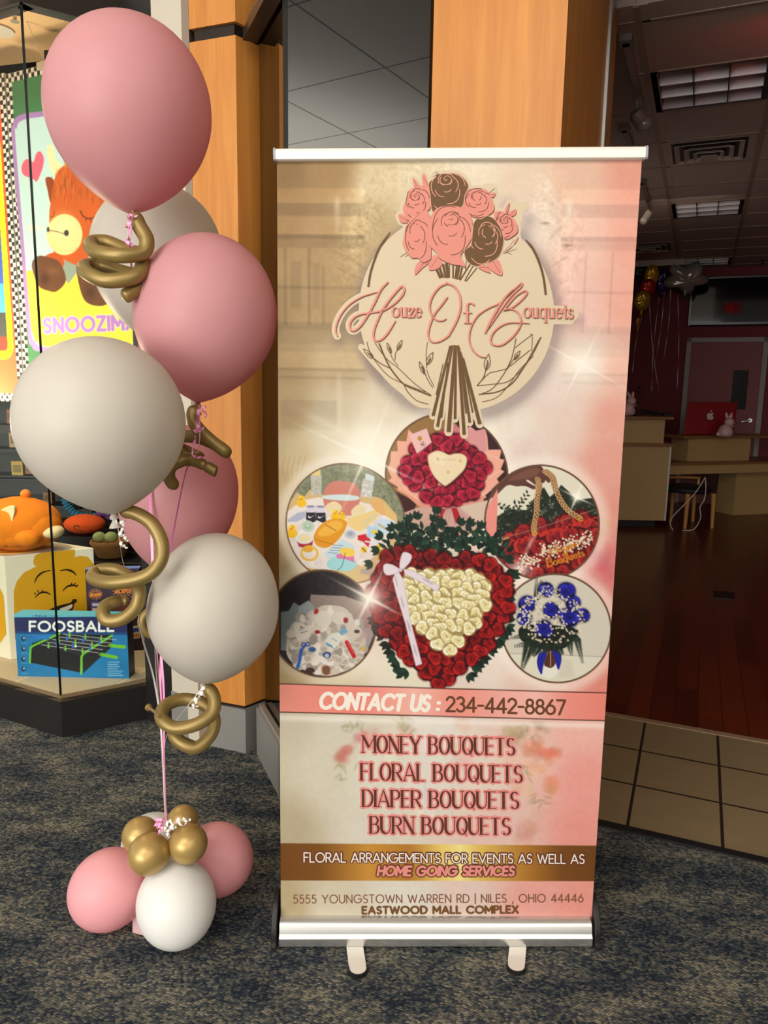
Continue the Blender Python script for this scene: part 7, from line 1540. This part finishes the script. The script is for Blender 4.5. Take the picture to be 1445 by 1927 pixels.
mb.build('leaves', mat('dark_leaf', (36, 44, 30), .5), o); mb = MB(); mb.lathe([(.001, 0), (.05, 0), (.065, .09), (.055, .09), (.001, .08)], (pt[0], 8.5, 1.24), (0, 0, 1), 18); mb.build('pot', M_TDARK, o, smooth=True)
mb = MB(); mb.tube([(pt[0], 8.5, 1.32), (pt[0] + .02, 8.5, 1.46)], .006, 6); mb.build('stem', M_LAMT, o)
# ---- chair under the desk
sA, sB = at(1258, 921, 8.33), at(1343, 921, 8.33); sc_ = (sA + sB) / 2; sr = (sB[0] - sA[0]) / 2; SZ_ = sc_[2]
ch = thing('wooden_chair', (sc_[0], 8.4, 0), 'light wooden chair with a black padded seat, pushed under the reception desk', 'chair'); M_CHW = mat('honey_wood', (206, 150, 80), .4)
mb = MB(); prof = [(.001, -.035), (sr * .93, -.035), (sr, -.015), (sr * .99, .012), (sr * .9, .03), (.001, .036)]; mb.lathe(prof, (sc_[0], 8.42, SZ_), (0, 0, 1), 32); mb.build('seat', mat('black_seat_pad', (24, 21, 20), .6), ch, smooth=True)
for x, yb, Y in ((1288, 997, 8.18), (1339, 996, 8.24), (1262, 975, 8.62), (1303, 985, 8.66)):
    f_ = at(x, yb, Y); f_ = np.array([f_[0], Y, 0.006]); top = np.array([f_[0] + (sc_[0] - f_[0]) * .05, f_[1], SZ_ - .03]); mb = MB(); C = cat_rom([f_, (f_ * .5 + top * .5) + (0, 0, 0), top], 6); mb.tube(C, np.linspace(.019, .028, len(C)), 10); mb.build('leg', M_CHW, ch, smooth=True)
mb = MB(); mb.tube(cat_rom([(sc_[0] - sr * .8, 8.60, .53), (sc_[0], 8.64, .53), (sc_[0] + sr * .8, 8.60, .53)], 8), .03, 8, flat=.5); mb.build('back_rail', M_CHW, ch, smooth=True)
for s_ in (-1, 1): mb = MB(); mb.tube([(sc_[0] + s_ * sr * .7, 8.58, SZ_ - .02), (sc_[0] + s_ * sr * .75, 8.60, .54)], .016, 8); mb.build('back_post', M_CHW, ch, smooth=True)
for lab, P in (('white cable curving from the desk down to the left, in front of the chair', [(1327, 898), (1310, 925), (1285, 952), (1266, 972), (1261, 985), (1266, 998)]), ('white cable kinking down beside the right chair leg', [(1327, 898), (1328, 920), (1325, 940), (1317, 955), (1318, 975), (1305, 996), (1284, 998)])):
    C = cat_rom([at(x, y, 8.05) for x, y in P], 8); C[:, 2] = np.maximum(C[:, 2], .012); mb = MB(); mb.tube(C, .005, 6); o = mb.build('white_cable', M_WHITEP, smooth=True); tag(o, lab, 'cable')
# ---- back wall: door, television
NB = 11.05
def wpt(x, y):                                                # point on the back wall
    r = ray(x, y); t = NB / float(r @ N); return np.array([0, 0, EYE]) + r * t
u0, _ = unof(wpt(1290, 800)); u0 = unof(wpt(1286, 720))[0]; u1 = unof(wpt(1439, 720))[0]; zt_ = wpt(1300, 636)[2]
M_FRM = mat('grey_door_frame', (150, 142, 136), .5); M_DOOR = mat('pink_door_paint', (142, 76, 76), .6)
dr = tag(bpy.data.objects.new('door_1', None), kind='structure'); COL.objects.link(dr); dr.location = tuple(W((u0 + u1) / 2, NB, 0))
mb = MB(); mb.bx(u0, u0 + .06, NB - .05, NB, 0, zt_); mb.bx(u1 - .06, u1, NB - .05, NB, 0, zt_); mb.bx(u0, u1, NB - .05, NB, zt_ - .06, zt_); mb.build('door_frame', M_FRM, dr)
mb = MB(); mb.bx(u0 + .06, u1 - .06, NB - .025, NB, .01, zt_ - .06); mb.build('door_panel', M_DOOR, dr)
wa, wb = wpt(1380, 697), wpt(1402, 771); ua, ub = unof(wa)[0], unof(wb)[0]
mb = MB(); mb.bx(ua, ub, NB - .03, NB - .026, wb[2], wa[2]); mb.build('door_window', mat('dark_glass', (22, 18, 18), .2, spec=.05), dr)
mb = MB()
for a in ((ua - .015, ua, wb[2] - .015, wa[2] + .015), (ub, ub + .015, wb[2] - .015, wa[2] + .015), (ua, ub, wa[2], wa[2] + .015), (ua, ub, wb[2] - .015, wb[2])): mb.bx(a[0], a[1], NB - .034, NB - .025, a[2], a[3])
mb.build('window_trim', M_DOOR, dr)
h0 = wpt(1411, 791); hu, hz = unof(h0)[0], h0[2]; mb = MB(); mb.tube([W(hu, NB - .03, hz), W(hu, NB - .07, hz), W(hu - .03, NB - .075, hz - .005), W(hu - .10, NB - .075, hz - .02)], .011, 8); mb.lathe([(.001, 0), (.026, 0), (.026, .01), (.001, .01)], W(hu, NB - .025, hz), -N, 16); mb.build('door_handle', M_ALU, dr, smooth=True)
tu0 = unof(wpt(1297, 570))[0]; tz1, tz0 = wpt(1310, 523)[2], wpt(1310, 615)[2]; tH = tz1 - tz0; tu1 = tu0 + tH * 1.78
tv = thing('television', W((tu0 + tu1) / 2, NB - .08, (tz0 + tz1) / 2), 'black flat television on the back wall above the door', 'television')
tl = math.tan(math.radians(1.6)) * tH
def tp(u, z, o=0.0): k = (z - tz0) / tH; return W(u, NB - .07 - tl * k - o, z)
mb = MB(); mb.prism([tp(tu0, tz0), tp(tu1, tz0), tp(tu1, tz1), tp(tu0, tz1)], N * .05); mb.build('cabinet', mat('tv_black', (14, 13, 13), .25), tv, bevel=.006)
mb = MB(); b_ = .03; mb.prism([tp(tu0 + b_, tz0 + b_ * 1.6, .001), tp(tu1 - b_, tz0 + b_ * 1.6, .001), tp(tu1 - b_, tz1 - b_, .001), tp(tu0 + b_, tz1 - b_, .001)], N * .001); mb.build('screen', mat('tv_screen', (6, 6, 7), .06, spec=.2), tv)
mb = MB(); mb.tube([tp(tu0 + .02, tz0 + .012, .004), tp(tu1 - .02, tz0 + .012, .004)], .006, 8); mb.build('chin_strip', mat('gloss_strip', (60, 60, 60), .08, .8), tv)
# exit sign over the entrance, facing into the store (seen only as a red reflection in the television)
rr_ = ray(1376, 580); rr_ /= np.linalg.norm(rr_); tn_ = np.cross(tp(1, tz0) - tp(0, tz0), tp(0, tz1) - tp(0, tz0)); tn_ /= np.linalg.norm(tn_)
tt = float((tp(0, tz0) - np.array([0, 0, EYE])) @ tn_) / float(rr_ @ tn_); hp = np.array([0, 0, EYE]) + rr_ * tt; rf = rr_ - 2 * (rr_ @ tn_) * tn_
t2 = (3.9 - hp @ N) / float(rf @ N); es = hp + rf * t2; es[2] = min(es[2], ZC - .16)
ex_ = thing('exit_sign', es, 'red lit exit sign above the entrance, seen only mirrored in the television', 'exit sign')
mb = MB(); mb.box(es - U * .19 - N * .03 + (0, 0, -.11), U * .38, N * .028, (0, 0, .22)); mb.build('housing', M_TDARK, ex_)
mb = MB(); mb.box(es - U * .01 - N * .03 + (0, 0, .11), U * .02, N * .02, (0, 0, max(.02, ZC - es[2] - .11))); mb.build('bracket', M_TDARK, ex_)
st = place('EXIT', (0, 0), (1, 0), .55, .24); mb = MB()
for s_ in st:
    C = [es + U * (.14 - .28 * x) + (0, 0, -y * .28 - .075) for x, y in s_]; C = [c + N * .0 for c in C]
    for a, b in zip(C[:-1], C[1:]): mb.tube([a, b], .012, 6, flat=.4)
mb.build('letters', emit('exit_red', (255, 30, 20), 14), ex_)
# ---- foil balloons under the ceiling
def foil(label, x, y, rx, ry, Y, m, star=0, tilt=.2):
    c = at(x, y, Y); k = dep(c) / F; o = thing('foil_balloon', c, label, 'balloon', 'foil balloons under the store ceiling'); n_ = 60; m_ = 10; vs = []; fs = []
    for j in range(-m_, m_ + 1):
        p = j / m_ * PI / 2; rr = math.cos(p) ** .6; dd = math.sin(p)
        for i in range(n_):
            t = 2 * PI * i / n_; f_ = 1 + (star and .22 * math.cos(star * t + .6)) + .025 * math.sin(17 * t) * rr
            v_ = np.array([rx * rr * f_ * math.cos(t), dd * rx * .55 * (1 + .08 * math.sin(9 * t) * rr), ry * rr * f_ * math.sin(t)]) * k
            vs.append(c + (v_[0], v_[1] * math.cos(tilt) - v_[2] * math.sin(tilt), v_[1] * math.sin(tilt) + v_[2] * math.cos(tilt)))
    for j in range(2 * m_):
        for i in range(n_): fs.append((j * n_ + i, j * n_ + (i + 1) % n_, (j + 1) * n_ + (i + 1) % n_, (j + 1) * n_ + i))
    mb = MB(); mb.add(vs, fs); mb.build('foil_body', m, o, smooth='all')
    mb = MB(); a = c + (0, 0, -ry * k * .98); mb.lathe([(.02, .01), (.012, -.02), (.02, -.05), (.004, -.055)], a, (0, 0, 1), 10); mb.build('neck', m, o, smooth=True); return o
FO = lambda n_, c: mat(n_, c, .22, .5)
YF = 9.6
foil('silver white star foil balloon, largest of the bunch under the ceiling', 1291, 522, 36, 25, YF, FO('silver_foil', (176, 170, 160)), 5, .5)
foil('teal foil balloon peeking out below the silver star balloon', 1290, 545, 13, 10, YF + .5, FO('teal_foil', (50, 110, 110)))
foil('yellow foil balloon high in the bunch, left of the purple one', 1226, 519, 14, 20, YF + .1, FO('yellow_foil', (196, 150, 30)))
foil('red orange foil balloon in the middle of the bunch', 1219, 540, 15, 15, YF - .1, FO('red_foil', (190, 50, 20)))
foil('lower yellow foil balloon beside the banner edge', 1208, 566, 16, 19, YF - .2, FO('gold_foil', (186, 150, 36)))
foil('purple foil balloon between the yellow and silver ones', 1247, 529, 15, 22, YF + .3, FO('purple_foil', (70, 56, 110)))
foil('dark green foil balloon at the left of the bunch, against the banner', 1205, 512, 15, 12, YF + .4, FO('green_foil', (40, 70, 40)))
foil('small orange foil balloon hanging lowest beside the banner edge', 1200, 606, 5, 9, YF - .1, FO('orange_foil', (180, 110, 30)))
for k, (x, y0, x2, y1) in enumerate(((1262, 545, 1248, 680), (1240, 560, 1226, 735), (1275, 552, 1274, 730), (1222, 575, 1240, 740), (1250, 550, 1231, 690), (1209, 588, 1190, 700))):
    a, b = at(x, y0, YF + .15), at(x2, y1, YF + .25); C = cat_rom([a, (a + b) / 2 + (.02 * (-1) ** k, 0, 0), b], 10); mb = MB(); strip(mb, C, .0035, k, 9); o = mb.build('curling_ribbon', R_WHITE)
    tag(o, 'thin pale ribbon dangling from the foil balloons against the maroon wall', 'ribbon', 'ribbons under the foil balloons')
# floor register and sprinkler
va = [fl(1342, 1113, .006), fl(1381, 1115, .006), fl(1383, 1129, .006), fl(1343, 1126, .006)]
mb = MB(); mb.prism(va, (0, 0, .006)); o = mb.build('floor_register', mat('black_register', (24, 14, 12), .5)); tag(o, 'small black floor register set in the reddish wood floor', 'floor vent')
sp = fl(1435, 489, ZC); o = thing('sprinkler_head', sp, 'small dark sprinkler head on the store ceiling at the right edge', 'sprinkler'); mb = MB(); mb.lathe([(.03, 0), (.03, .006), (.008, .01), (.008, .04), (.02, .042), (.02, .046), (.001, .046)], sp, (0, 0, -1), 14); mb.build('nozzle', M_TDARK, o, smooth=True)
